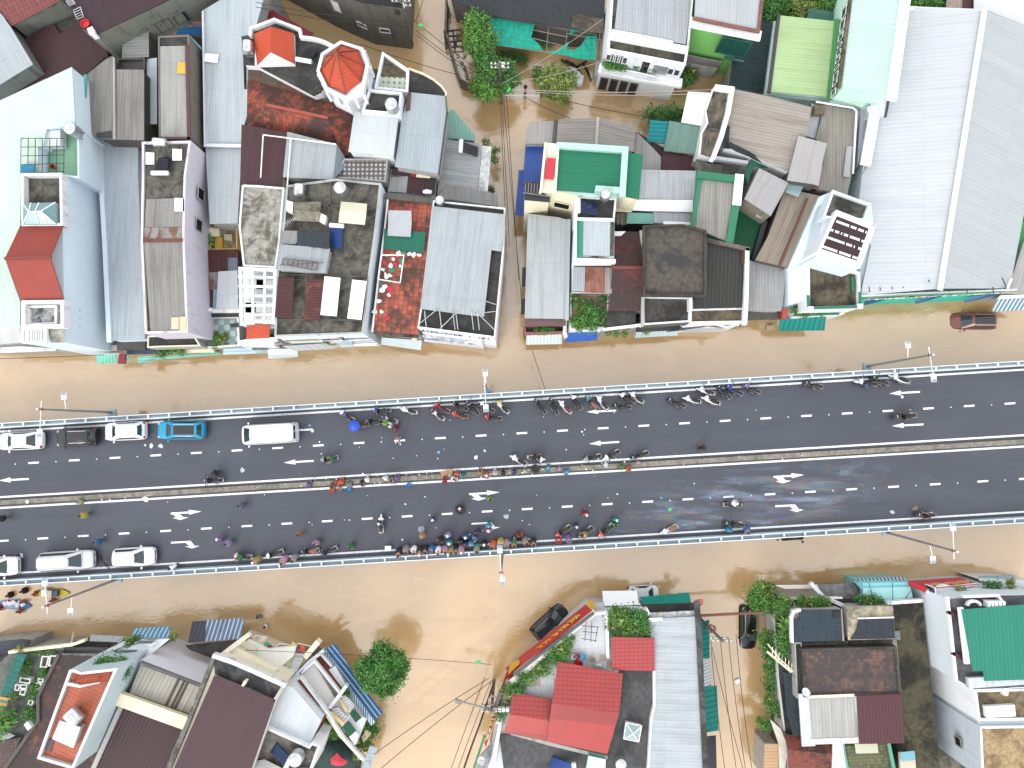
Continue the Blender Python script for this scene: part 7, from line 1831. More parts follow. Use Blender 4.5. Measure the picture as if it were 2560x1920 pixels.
# ================================================================ poles and cables
PM = conc(140,136,126,.4); CB = paint(30,30,32,.7)
def pole(base,top,h,label,z0=-.5,arms=1):
 b = at(base,0); o = thing('utility_pole',label,'utility pole',(b.x,b.y,0))
 MB().tube((0,0,z0),(0,0,h),.17,.12,10).build('shaft',PM,o,local=True)
 for k in range(arms):
  MB().bar((-.9,.0,h - .4 - k * .7),(.9,0,h - .4 - k * .7),.1).build('crossarm',GRT,o,local=True)
  for x in (-.8,-.4,.4,.8): MB().lathe([(.05,h - .35 - k * .7),(.08,h - .25 - k * .7),(.04,h - .1 - k * .7)],Matrix.Translation((x,0,0)),8).build('insulator',PLAS,o,local=True)
 return o
def cable(pts,sag,r,label,group=None,cat='cable',col=None):
 pts = [at(p,z) for p,z in pts]; out = []
 for a,b in zip(pts[:-1],pts[1:]):
  for i in range(13):
   f = i / 12; q = a.lerp(b,f); q.z -= sag * 4 * f * (1 - f); out.append(q)
 c = pts[0]; m = MB(); m.path(out,r,5)
 o = m.build('power_cable',col or CB); o.data.transform(Matrix.Translation(-c)); o.location = c
 return tag(o,label,cat,group)
o = pole(Q('a2',1352,395)[0],None,8.2,'utility pole with steel brackets at the corner of the dark concrete building',arms=2)
MB().box((0,.4,7.2),(.25,1.4,.15),.3).build('bracket',ST,o,local=True); MB().box((-.5,-.1,6.6),(.5,.5,.8)).build('meter_box',paint(70,66,64),o,local=True)
o = pole(Q('a2',2118,890)[0],None,8.4,'cable-draped utility pole beside the garden trees and picket fence',arms=2)
MB().torus((0,.1,5.8),.35,.05).torus((.1,0,5.2),.3,.05).build('cable_coil',CB,o,local=True); MB().box((.2,.2,7.5),(.4,.4,.25)).build('lamp',PLAS,o,local=True)
o = pole(Q('d2',2055,905)[0],None,8.0,'crowded utility pole with coiled cables above the red lane sign',arms=3)
MB().torus((.1,.5,6.6),.4,.08).build('cable_coil',paint(210,190,170),o,local=True); MB().bar((0,0,7.4),(-3.2,.9,7.6),.14).box((-3.0,.75,7.5),(.6,.35,.12),-.25).build('lamp_arm',GRT,o,local=True); MB().bar((.3,.2,7.2),(.8,1.6,7.4),.3).build('transformer_arm',paint(80,78,76),o,local=True)
for i in range(3): MB().lathe([(.16,6.4),(.2,6.7),(.16,7.0)],Matrix.Translation((.7 + i * .35,-.1,.3)),8).build('transformer_can',PLAS,o,local=True)
o = pole(Q('d3',1605,345)[0],None,8.6,'leaning-looking grey pole with a tangle of wires at the alley head',arms=2)
MB().torus((0,0,4.6),.35,.07).torus((.1,.1,5.0),.3,.06).build('cable_coil',paint(150,96,76),o,local=True)
tb = thing('gate_beam','rusty brown steel beam spanning the flooded alley','beam',at(Q('d3',1900,327)[0],4.4))
MB().bar(at(Q('d3',1630,342)[0],4.4),at(Q('d3',2165,315)[0],4.4),.2,.25).build('beam',paint(128,84,68,.7,0,.4),tb)
for q in ((1630,342),(2165,315)): p = at(Q('d3',*q)[0],4.4); MB().bar(Vector((p.x,p.y,-.5)),p,.14).build('post',paint(128,84,68,.7,0,.4),tb)
UG = 'overhead cables in the upper lanes'; DG = 'overhead cables in the lower lanes'
for a,b,za,zb,s,g,l in ((('a2',1340,200),('a2',0,20),8.0,8.0,.5,UG,'overhead cable running up to the dark concrete building pole'),(('a2',1340,230),('a2',0,60),7.6,7.6,.7,UG,'overhead cable running up to the dark concrete building pole'),(('a2',1360,170),('a2',2115,720),7.8,7.8,.6,UG,'overhead cable between the two upper poles'),(('a2',1380,260),('a2',2115,740),7.2,7.4,.8,UG,'overhead cable between the two upper poles'),(('a2',1390,300),('a2',2115,760),6.8,7.0,.9,UG,'overhead cable between the two upper poles'),(('a2',1380,180),('a2',1450,-30),7.6,7.6,.2,UG,'overhead cable leaving the top of the photo above the brown water'),(('a2',900,380),('a2',1760,650),7.0,6.0,.3,UG,'overhead cable crossing the upper lane by the turret'),(('a2',2110,880),('b2',2160,430),7.2,6.4,.4,UG,'cable sagging down the narrow lane between the blocks'),(('a2',2125,880),('b2',2190,600),7.2,6.4,.4,UG,'cable sagging down the narrow lane between the blocks'),(('a2',2140,880),('b3',90,1150),7.2,6.4,.6,UG,'cable sagging down the narrow lane between the blocks'),(('a2',2165,830),('b3',60,900),7.2,6.4,.6,UG,'cable sagging down the narrow lane between the blocks'),(('a2',2130,720),('a3',790,160),7.6,6.4,.5,UG,'thin pale wire from the upper pole over the torn nets'),(('a3',0,710),('a3',730,545),7.6,6.0,.4,UG,'thin pale wire from the upper pole to the white villa'),(('a3',0,770),('a3',1880,765),7.6,7.0,.7,UG,'long wire crossing the upper flooded lane'),(('a3',0,780),('a3',1900,790),7.4,7.0,.9,UG,'long wire crossing the upper flooded lane'),(('a3',100,830),('a3',500,1020),7.4,6.4,.3,UG,'wire from the picket fence down to the gabled roof'),(('a3',260,820),('a3',1450,1050),7.2,6.0,.5,UG,'wire passing above the turquoise canopy'),(('a3',1140,1200),('a3',1520,1460),6.4,5.6,.2,UG,'wire hooked over the rain-slick maroon roof'),(('b2',2070,1228),('b3',95,1238),4.6,4.6,.1,None,'yellow tape-like cable strung across the lane mouth'),(('b1',-50,1580),('b1',900,1545),4.5,4.2,.2,None,'black cable hanging along the street front at the left edge'),(('h',0,430),('d2',2040,765),6.4,7.4,.5,DG,'thin wire crossing the flooded square past the round tree'),(('d2',2010,885),('d2',1020,1540),7.4,6.4,.5,DG,'wire slanting down over the flooded square'),(('d2',2040,905),('d2',1060,1680),7.4,6.4,.5,DG,'wire slanting down over the flooded square'),(('d2',1980,870),('d2',1680,1680),7.4,6.4,.4,DG,'wire dropping down the lane left of the corner shop'),(('d2',2030,910),('d2',1740,1680),7.4,6.4,.4,DG,'wire dropping down the lane left of the corner shop'),(('d3',1800,545),('d3',1940,1680),8.0,7.4,.4,DG,'wire running down the flooded alley'),(('d3',1870,530),('d3',2020,1680),8.0,7.4,.4,DG,'wire running down the flooded alley'),(('d3',1940,540),('d3',2075,1680),8.0,7.4,.4,DG,'wire running down the flooded alley'),(('d3',1715,560),('d3',2000,1680),7.4,7.0,.4,DG,'wire running down the flooded alley'),(('d3',1720,620),('d3',1840,1680),5.5,5.5,.3,DG,'wire running down the flooded alley')):
 cable([(Q(*a)[0],za),(Q(*b)[0],zb)],s,.03 if 'thin' not in l and 'pale' not in l else .022,l,g,col=paint(214,196,120) if 'yellow' in l else (paint(190,184,176) if 'pale' in l or 'long wire' in l else None))
cable([(Q('d2',2060,915)[0],7.0),(Q('d2',1930,1290)[0],6.6),(Q('d2',1790,1680)[0],6.2)],.3,.09,'thick black cable bundle dropping down the lane left of the corner shop')
cable([(Q('c3',150,-10)[0],5.5),(Q('c3',245,275)[0],4.2)],.2,.03,'dark cable drooping over the street toward the bridge railing')
for t,x,y,z,l,a in (('a2',1425,222,7.6,'bright green cable box hanging beside the dark concrete building',.5),('a2',2185,778,7.6,'bright green cable box on the upper cable pole',-1.0),('d2',1922,746,7.6,'bright green cable box hanging in the square by the corner shop pole',-.2)):
 q = at(Q(t,x,y)[0],z); o = MB().box((0,0,0),(.42,.2,.2)).build('cable_box',paint(30,214,96,.5)); o.location = q; o.rotation_euler = (0,0,-a); tag(o,l,'cable box')
for i,(x,y) in enumerate(((112,845),(248,822))):
 o = pole(Q('a3',x,y)[0],None,2.4,('short post','short white-topped post')[i] + ' at the ' + ('left','right') [i] + ' end of the picket fence',arms=0); MB().ell((0,0,2.4),(.22,.22,.2)).build('cap',(CB,PLAS)[i],o,local=True)
for t,pts,z,mat,l in (('a1',(635,90,695,60,722,145,668,165),9.5,ST,'white wire drying rack on the dark maroon roof'),('a1',(570,10,620,-10,650,30,600,50),9.5,ST,'second wire drying rack at the top edge of the maroon roof'),('d3',(705,770,760,760,780,800,720,810),6.3,ST,'folded metal clothes stand beside the red roof on the white terrace')):
 P = W(Q(t,*pts),z); c = sum(P,Vector()) / 4; o = thing('drying_rack',l,'drying rack',(c.x,c.y,z - .4)); m = MB()
 for i in range(4): m.bar(P[i],P[(i + 1) % 4],.05)
 for f in (.25,.5,.75): m.bar(P[0].lerp(P[3],f),P[1].lerp(P[2],f),.04)
 m.build('rack_frame',ST,o)
 for q in P: MB().bar(q,Vector((q.x,q.y,z - .4)),.04).build('leg',ST,o)
for t,pts,z,m_,l in (('a1',(755,250,795,232,818,288,778,300),9.7,PLAS,'white water box on the edge of the dark maroon roof'),('d1',(520,1255,690,1310,630,1480,458,1405),10.9,paint(190,186,176,.5,0,.3),'big white box tank on the orange tiled terrace'),('d3',(665,1560,805,1590,800,1700,640,1700),6.9,paint(120,220,210),'rack with mint and white boxes at the bottom of the dark deck')):
 P = ccw(W(Q(t,*pts),z)); c = sum(P,Vector()) / 4; o = thing('box_tank',l,'box',(c.x,c.y,z - .9)); MB().prism(P,z - .85,z - .05).build('body',m_,o); MB().prism(inset(P,-.04),z - .05,z + .02).build('lid',PLAS,o)
# ================================================================ cars
DARKP2 = paint(26,27,30,.5,0,.1); RUB = paint(34,34,36,.8); CGL = glass(60,78,84,.04); HL = glass(226,232,236,.1); TLR = glass(170,24,30,.15); CHR = steel(); PLT = paint(240,240,236)
wheel_me = {}
def sup(x,w,z0,z1,e=.62):
 """one body section (half outline both sides) at length x"""
 h = z1 - z0
 r = [(-w * .93,z0),(-w,z0 + .3 * h),(-w * .985,z0 + .62 * h),(-w * .9,z0 + .88 * h),(-w * e,z1),(0,z1 + .02)]
 return [Vector((x,y,z)) for y,z in r] + [Vector((x,-y,z)) for y,z in r[-2::-1]]
def car(label,t,fx,fy,rx,ry,zb,kind,col,ext=0.0,name='parked_car',cat='car',dark_roof=False,group=None,lights=True):
 """front and rear centre points at bonnet height in the photo"""
 (f,),(r_,) = Q(t,fx,fy),Q(t,rx,ry)
 a,b = at(f,zb + .9),at(r_,zb + .9); d = a - b; L = d.length; c = (a + b) / 2
 o = thing(name,label,cat,(c.x,c.y,zb),math.atan2(d.y,d.x),group)
 W_,H,belt = {'sedan': (.9,1.46,.92),'suv': (.93,1.7,1.05),'van': (1.0,2.3,1.25),'mpv': (.94,1.75,1.05)}[kind]
 P = paint(*col,.22,0.0,.05,.25) if sum(col) < 650 else paint(*col,.3,0,.03,.6); h = L / 2
 prof = {'sedan': [(-1,.72,.72),(-.96,.9,.86),(-.8,.97,.95),(-.45,1,.95),(.3,1,.93),(.62,.98,.86),(.86,.93,.74),(.96,.8,.66),(1,.6,.6)],'suv': [(-1,.8,.95),(-.97,.93,1.02),(-.8,1,1.06),(-.3,1,1.06),(.35,1,1.03),(.62,.98,.98),(.85,.93,.9),(.96,.82,.78),(1,.62,.66)],'mpv': [(-1,.84,1.0),(-.97,.95,1.05),(-.8,1,1.06),(-.3,1,1.06),(.4,1,1.02),(.66,.98,.95),(.88,.93,.84),(.97,.8,.74),(1,.6,.62)],'van': [(-1,.92,1.3),(-.98,.98,1.3),(-.5,1,1.3),(.3,1,1.3),(.7,1,1.25),(.86,.97,1.12),(.95,.9,.95),(1,.7,.8)]}[kind]
 body = MB().loft([sup(x * h,W_ * w,.22,z) for x,w,z in prof]).build('body',P,o,smooth=True,local=True,auto=50)
 body.modifiers.new('s','SUBSURF').levels = 1; body.modifiers['s'].render_levels = 2
 xb,xr0,xr1,xf = {'sedan': (-.78,-.42,.16,.52),'suv': (-.95,-.8,.2,.57),'mpv': (-.96,-.86,.26,.64),'van': (-.99,-.97,.5,.86)}[kind]
 wb,wr = W_ * .9,W_ * (.7 if kind != 'van' else .84)
 zt = H - .03; z0 = belt - .06
 def ring(k):
  x0,x1,w,z = (xb + (xr0 - xb) * k) * h,(xf + (xr1 - xf) * k) * h,wb + (wr - wb) * k,z0 + (zt - z0) * k
  q = .16 + .1 * k
  return [Vector(p) for p in ((x0,-w + q,z),(x0 + q,-w,z),(x1 - q,-w,z),(x1,-w + q,z),(x1 + .05,0,z),(x1,w - q,z),(x1 - q,w,z),(x0 + q,w,z),(x0,w - q,z),(x0 - .03,0,z))]
 R0,R1 = ring(0),ring(1)
 R2 = [Vector((p.x * .93 + .0,p.y * .88,H + .03)) for p in R1]
 MB().loft([R0,R1,R2]).build('cabin',P,o,smooth=True,local=True,auto=35)
 def pane(i,j,nm,k0=.12,k1=.9,s=.04,mat=CGL):
  p = [R0[i].lerp(R1[i],k0),R0[j].lerp(R1[j],k0),R0[j].lerp(R1[j],k1),R0[i].lerp(R1[i],k1)]
  n = (p[1] - p[0]).cross(p[3] - p[0]).normalized(); c_ = sum(p,Vector()) / 4
  if n.dot(c_ - Vector((0,0,belt))) < 0: n = -n
  p = [q + n * .012 + (c_ - q) * s for q in p]
  MB().face(p).build(nm,mat,o,weld=False,local=True)
 def wide(i,m_,j,nm,k0,k1):
  p = [R0[i].lerp(R1[i],k0),R0[m_].lerp(R1[m_],k0),R0[j].lerp(R1[j],k0),R0[j].lerp(R1[j],k1),R0[m_].lerp(R1[m_],k1),R0[i].lerp(R1[i],k1)]
  n = Vector((1 if i == 3 else -1,0,.6)).normalized(); c_ = sum(p,Vector()) / 6; p = [q + n * .014 + (c_ - q) * .04 for q in p]
  MB().face([p[0],p[1],p[4],p[5]]).face([p[1],p[2],p[3],p[4]]).build(nm,CGL,o,local=True)
 wide(3,4,5,'windshield',.06,.96)
 if kind != 'van': wide(0,9,8,'rear_window',.1 if kind == 'sedan' else .25,.94)
 else: wide(0,9,8,'rear_window',.35,.85)
 pane(1,2,'side_window',.15,.88,.05); pane(7,6,'side_window',.15,.88,.05)
 if dark_roof:
  q = .16; m = MB().slab([Vector((R1[0].x + q,-wr * .66,H + .05)),Vector((R1[3].x - q,-wr * .66,H + .05)),Vector((R1[3].x - q,wr * .66,H + .05)),Vector((R1[0].x + q,wr * .66,H + .05))],.05)
  m.build('sunroof',glass(40,46,54,.05),o,local=True)
 if kind in ('suv','mpv'):
  for s in (-1,1): MB().bar((R1[0].x + .1,s * wr * .86,H + .05),(R1[3].x - .15,s * wr * .86,H + .05),.05).build('roof_rail',CHR,o,local=True)
 for s in (-1,1):
  MB().ell((xf * h * .78,s * (W_ + .1),belt + .05),(.1,.13,.09),8,6).build('mirror',P,o,smooth=True,local=True)
  if lights:
   MB().ell((h * .9,s * W_ * .66,.68),(.22,.17,.1),10,6).build('headlight',HL,o,smooth=True,local=True)
   MB().ell((-h * .95,s * W_ * .74,.84 if kind != 'van' else 1.1),(.12,.14,.16),8,6).build('taillight',TLR,o,smooth=True,local=True)
  for x in (.62,-.62):
   M = Matrix.Translation((x * h,s * (W_ - .1),.32)) @ Matrix.Rotation(R(90),4,'X')
   w_ = MB().lathe([(.2,-.1),(.31,-.1),(.33,-.06),(.33,.06),(.31,.1),(.2,.1)],M,18).build('wheel',RUB,o,local=True)
   MB().lathe([(.02,-.11),(.2,-.105),(.2,.105),(.02,.11)],M,12).build('rim',CHR,w_,local=True)
 MB().box((h * 1.0,0,.45),(.04,.5,.12)).build('front_plate',PLT,o,local=True)
 MB().box((h * .985,0,.6),(.06,1.0,.14)).build('grille',DARKP2,o,local=True)
 return o
GU,GL_ = 'vehicles parked along the upper railing','vehicles parked along the lower railing'
car('white sedan parked first in the row at the far left of the upper carriageway','c1',-25,665,308,652,RZ,'sedan',(238,240,242),group=GU)
car('charcoal black car parked between two white cars by the upper railing','c1',412,638,710,625,RZ,'suv',(40,41,44),group=GU)
car('white hatchback parked just left of the bright blue car','c1',768,592,1072,578,RZ,'suv',(240,241,244),group=GU)
car('bright blue car with a dark glass roof by the upper railing','c1',1158,580,1512,578,RZ,'suv',(26,164,206),dark_roof=True,group=GU)
v = car('long white van parked behind the bright blue car','c1',1785,618,2205,593,RZ,'van',(238,238,240),name='parked_van',cat='van',group=GU)
car('white car half cut off by the left edge on the lower carriageway','c1',125,1585,-170,1600,RZ,'suv',(240,241,243),group=GL_)
car('silver grey people carrier parked by the lower railing','c1',686,1535,282,1562,RZ,'mpv',(206,206,210),group=GL_)
car('white crossover parked with a black bicycle at its tail','c1',1140,1512,832,1530,RZ,'suv',(242,243,246),group=GL_)
FZ = -.75
car('copper brown car with roof rails standing in the flood by the warehouse','b4',1572,1250,1972,1252,FZ,'suv',(150,84,76),dark_roof=True,name='flooded_car')
car('black car under the red rooftop sign, up to its doors in water','d3',462,270,190,520,FZ,'suv',(22,24,34),name='flooded_car')
car('black car half under the rusty beam in the flooded alley','d3',2040,640,2040,248,FZ,'suv',(24,25,30),name='flooded_car')
car('dark car almost hidden below the lower railing near the oil film','c4',330,1328,60,1343,-.9,'sedan',(60,26,28),name='flooded_car',lights=True)
tk = car('white pickup truck nose-out between the white canopy and teal awning','d3',1290,148,1000,160,FZ,'sedan',(232,240,244),name='flooded_truck',cat='truck')
cb = B('white shop canopy over the flooded pavement beside the pickup','canopy','canopy')
cb.sheet(Q('d3',780,130,1080,126,1092,222,1110,250,800,258,786,215),[2.6,2.6,3.2,3.4,3.4,3.2],PL_W,1,.06,'canopy_sheet')
cb.rods([((Q('d3',x,y)[0],2.6),(Q('d3',x,y)[0],-.5)) for x,y in ((785,135),(1075,132))],.05,GRT,'post')
# ================================================================ motorbikes
def bike_proto():
 o = thing('motorbike','x','motorbike'); L = lambda mb,n,m,par=o,**k: mb.build(n,m,par,local=True,**k)
 def whl(x):
  M = Matrix.Translation((x,0,.29)) @ Matrix.Rotation(R(90),4,'X')
  w = L(MB().torus(None,.235,.055,M,20,8),'wheel',RUB,smooth=True); L(MB().lathe([(.02,-.04),(.19,-.02),(.19,.02),(.02,.04)],M,12),'rim',CHR,w)
 whl(.63); whl(-.6)
 def sec(x,w,z0,z1): return [Vector((x,math.cos(a) * w,(z0 + z1) / 2 + math.sin(a) * (z1 - z0) / 2)) for a in [6.283 * i / 10 for i in range(10)]]
 body = L(MB().loft([sec(-.95,.05,.72,.8),sec(-.8,.13,.6,.82),sec(-.5,.16,.46,.74),sec(-.15,.14,.36,.66),sec(.15,.11,.3,.5),sec(.3,.14,.34,.62),sec(.42,.19,.45,.92),sec(.52,.12,.62,1.0)]),'body',paint(30,30,32),smooth=True)
 L(MB().loft([sec(.36,.1,.9,1.02),sec(.45,.2,.88,1.06),sec(.6,.17,.82,1.0),sec(.68,.06,.84,.92)]),'front_cowl',paint(30,30,32,.45),smooth=True)
 L(MB().loft([sec(.38,.05,.5,.58),sec(.62,.075,.54,.62),sec(.86,.06,.44,.5),sec(.95,.03,.34,.38)]),'front_fender',paint(30,30,32,.45),smooth=True)
 L(MB().loft([sec(-.82,.09,.78,.86),sec(-.6,.14,.76,.88),sec(-.3,.15,.74,.86),sec(-.02,.1,.7,.8),sec(.08,.05,.68,.74)]),'seat',DARKP2,smooth=True)
 m = MB().tube((.4,-.33,1.0),(.47,-.1,.98),.02).tube((.4,.33,1.0),(.47,.1,.98),.02).tube((.47,-.1,.98),(.47,.1,.98),.02); L(m,'handlebar',CHR)
 for s in (-1,1):
  L(MB().tube((.37,s * .33,1.0),(.42,s * .22,.995),.03),'grip',RUB)
  L(MB().ell((.48,s * .33,1.16),(.03,.08,.05),8,5),'mirror',RUB,smooth=True)
  L(MB().tube((.63,s * .09,.3),(.48,s * .08,.85),.025),'fork',CHR)
  L(MB().box((-.35,s * .17,.34),(.4,.05,.1)),'footrest',GRT)
 L(MB().ell((.69,0,.9),(.05,.1,.07),10,6),'headlight',HL,smooth=True)
 L(MB().ell((-.95,0,.76),(.05,.09,.05),8,5),'taillight',TLR,smooth=True)
 L(MB().tube((-.95,-.17,.38),(-.4,-.17,.32),.05,.035),'exhaust',CHR)
 m = MB().tube((-.5,-.12,.86),(-1.0,-.13,.9),.018).tube((-.5,.12,.86),(-1.0,.13,.9),.018).tube((-1.0,-.13,.9),(-1.0,.13,.9),.018); L(m,'rear_rack',GRT)
 L(MB().box((-.98,0,.58),(.03,.18,.14)),'number_plate',PLT)
 return o
BP = bike_proto(); bike_first = [True]
KC = {'k': (32,32,35),'w': (232,234,238),'r': (186,34,40),'b': (34,56,140),'n': (40,46,84),'o': (206,74,44),'m': (110,30,56),'g': (64,104,72),'s': (150,154,160),'t': (40,130,140),'br': (150,96,74),'y': (226,214,110),'p': (130,110,170)}
def bike(t,fx,fy,rx,ry,cols,label,z=RZ,group=None,lean=.14):
 (f,),(r_,) = Q(t,fx,fy),Q(t,rx,ry)
 a,b = at(f,z + .8),at(r_,z + .8); d = a - b; c = (a + b) / 2
 if bike_first[0]: o = BP; bike_first[0] = False
 else: o = dup(BP,(0,0,0),0,label)
 o['label'] = label
 if group: o['group'] = group
 elif 'group' in o: del o['group']
 o.location = (c.x,c.y,z); o.rotation_euler = (lean,0,math.atan2(d.y,d.x))
 k = max(.95,min(1.12,d.length / 1.9)); o.scale = (k,k * 1.45,k)
 c1,c2,c3 = (cols.split(',') + ['k','k'])[:3]
 for ch in o.children:
  n = ch.name.split('.')[0]
  if n == 'body': setmat(ch,0,paint(*KC[c1],.3))
  elif n in ('front_cowl','front_fender'): setmat(ch,0,paint(*KC[c2],.3))
  elif n == 'seat' and c3 != 'k': setmat(ch,0,paint(*KC[c3],.5))
 return o
GB,GM,GS = 'motorbikes parked along the upper railing','motorbikes parked along the median','motorbikes parked along the lower railing'
for v in ((('c2',612,438,708,512),'p,w','white-fronted purple motorbike touching the blue umbrella'),(('c2',705,545,822,545),'r,k','motorbike with a red tail sticking out from under the blue umbrella'),(('c2',862,440,988,440),'k,b','motorbike with a blue bundle by the upper railing above the lime-shirted person'),(('c2',812,518,928,525),'k,k','plain black motorbike right of the blue umbrella'),(('c2',918,482,1040,528),'w,n','white and navy motorbike beside the lime-shirted person'),(('c2',1062,422,1190,458),'w,w','white motorbike alone between the blue-loaded bike and the red one'),(('c2',1312,382,1425,452),'r,r','red motorbike slanting to the upper railing'),(('c2',1285,425,1388,508),'w,m','maroon-fronted motorbike just below the red one'),(('c2',1442,458,1565,488),'o,o','orange-red motorbike parked level under the upper lamp row'),(('c2',1445,372,1562,436),'k,k','black motorbike with a light blue helmet by the upper railing'),(('c2',1545,368,1660,428),'k,k','black motorbike overlapped by the purple one'),(('c2',1572,390,1622,446),'k,p','short-looking motorbike with a purple load'),(('c2',1648,368,1752,448),'k,w','black and white motorbike right under the upper street lamp'),(('c2',1775,365,1862,455),'w,y','white motorbike with a yellow patch right of the upper street lamp'),(('c2',1688,484,1812,502),'k,r','red-fronted motorbike standing out from the row below the street lamp'),(('c3',165,348,240,458),'k,k','black motorbike standing apart at the gap right of the street lamp'),(('c3',278,342,328,460),'k,k','black motorbike pointing straight at the railing'),(('c3',342,362,430,458),'w,w,m','white motorbike with a maroon seat'),(('c3',435,315,505,428),'k,w','black and grey motorbike close to the railing, left of the brown-seated one'),(('c3',542,330,630,428),'k,t,br','motorbike with a brown seat and teal front'),(('c3',620,322,705,432),'w,w','white motorbike right beside the brown-seated one'),(('c3',748,398,878,420),'k,k','black motorbike lying along the lane above the white arrow'),(('c3',788,310,908,376),'k,w','black motorbike with white front next to an all-white one'),(('c3',865,298,970,382),'w,w','all-white motorbike at the right end of its cluster'),(('c3',1148,350,1278,412),'k,k','black motorbike left of two white ones'),(('c3',1265,342,1402,378),'w,w','white motorbike with its rounded white front facing the black one'),(('c3',1402,338,1542,392),'w,w','white motorbike below the railing-side white one'),(('c3',1368,272,1502,318),'w,w','white motorbike tight against the railing above two more white ones'),(('c3',1515,248,1612,346),'n,k','dark blue motorbike at a steep slant to the railing'),(('c3',1580,250,1702,322),'b,b','blue motorbike between the dark one and the covered one'),(('c3',1712,245,1832,306),'k,p','motorbike draped with a checked purple raincoat'),(('c4',265,230,402,268),'k,k','lone black motorbike by the railing in the right half'),(('c4',648,220,798,252),'b,w','blue and white motorbike near the right-hand upper lamp'),(('c4',765,
 186,892,246),'k,k','black motorbike between the blue one and the white one at right'),(('c4',902,172,1046,232),'w,w','white motorbike last in the row at right')):
 bike(*v[0],v[1],v[2],group=GB)
for v in ((('c3',-20,772,108,842),'w,w','white-fronted black motorbike leaning on the median at its left end'),(('c3',245,792,118,770),'w,w','white motorbike with a dark-clad person sitting on it'),(('c3',530,805,652,778),'k,s','black and silver motorbike by the median'),(('c3',678,802,798,742),'k,w','motorbike with a pale seat slanting to the median'),(('c3',882,795,1010,752),'k,k','black motorbike beside the pink bag on the median'),(('c1',1500,960,1645,960),'k,k','black motorbike beside the median at the far left')):
 bike(*v[0],v[1],v[2],group=GM)
for v in ((('c3',322,1372,436,1302),'k,r','black motorbike with red panels by the lifebuoy'),(('c3',488,1385,604,1308),'k,k','black motorbike with a person in olive on it'),(('c3',638,1376,762,1288),'k,o','black motorbike with an orange load by the lower railing'),(('c3',1105,1350,1235,1298),'w,w,br','white motorbike with a brown seat standing alone by the lower railing'),(('c3',1568,1272,1715,1292),'k,k','black motorbike with an orange bag beside the cyan-clad person'),(('c2',1905,1385,2015,1412),'k,k','small black motorbike at the right end of the railing crowd'),(('c2',70,1525,190,1488),'k,w','black and white scooter at the left end of the railing crowd'),(('c2',472,1512,595,1462),'n,n','dark blue motorbike with a blue raincoat over its front'),(('c2',345,1488,440,1482),'k,k,br','motorbike piled with brown bags by the lower railing'),(('c1',1722,1512,1850,1535),'g,w','green and white motorbike with a red-helmeted rider at the lower railing')):
 bike(*v[0],v[1],v[2],group=GS)
bike('c2',468,808,600,792,'k,s','motorbike under the green-clad rider in the upper carriageway'); bike('c2',918,1208,914,1338,'w,w','white motorbike ridden across the lower carriageway by a person in blue')
bike('c3',1718,1118,1572,1122,'k,k','motorbike carrying a rider in white on the oil film'); bike('c4',928,488,1095,478,'k,k','dark motorbike ridden alone toward the arrows at right'); bike('c4',1110,1212,1232,1216,'k,k','black motorbike stopped at the lower railing far right')
bk = thing('bicycle','black bicycle lying behind the white crossover','bicycle',at(Q('c1',785,1550)[0],RZ),-.9)
for x in (-.5,.5): MB().torus((x,0,.34),.32,.025,Matrix.Translation((x,0,.34)) @ Matrix.Rotation(R(72),4,'X'),18,6).build('wheel',RUB,bk,local=True)
MB().bar((-.5,0,.34),(-.1,.1,.75),.04).bar((-.1,.1,.75),(.35,.1,.7),.04).bar((.35,.1,.72),(.5,0,.34),.04).bar((-.1,.1,.75),(0,0,.32),.04).bar((0,0,.32),(.35,.1,.7),.04).build('frame',DARKP2,bk,local=True)
MB().ell((-.14,.12,.85),(.14,.07,.04),8,5).build('saddle',DARKP2,bk,local=True); MB().tube((.36,-.2,.95),(.36,.34,.95),.02).bar((.36,.1,.7),(.36,.1,.95),.03).build('handlebar',DARKP2,bk,local=True)
# ================================================================ people
SKIN = paint(186,136,108,.6,0,.1)
POSE = {'stand': dict(pel=(0,0,.92),che=(.02,0,1.25),nk=(.02,0,1.43),hd=(.05,0,1.6),el=(.0,.26,1.12),ha=(.14,.27,.92),kn=(.03,.1,.48),an=(0,.11,.08)),'walk': dict(pel=(0,0,.92),che=(.05,0,1.25),nk=(.07,0,1.43),hd=(.11,0,1.6),el=(.02,.26,1.13),ha=(.2,.24,.96),kn=(.1,.1,.5),an=(-.02,.1,.08),sw=.24),'lean': dict(pel=(-.05,0,.92),che=(.2,0,1.2),nk=(.34,0,1.34),hd=(.45,0,1.44),el=(.34,.27,1.08),ha=(.5,.2,.98),kn=(-.02,.1,.48),an=(-.08,.11,.08)),'sit': dict(pel=(0,0,.42),che=(.08,0,.74),nk=(.12,0,.92),hd=(.17,0,1.09),el=(.12,.25,.66),ha=(.32,.18,.58),kn=(.38,.13,.5),an=(.4,.13,.08)),'ride': dict(pel=(-.15,0,.9),che=(-.03,0,1.22),nk=(.02,0,1.4),hd=(.07,0,1.57),el=(.18,.3,1.14),ha=(.42,.3,1.02),kn=(.26,.2,.72),an=(.1,.22,.36))}
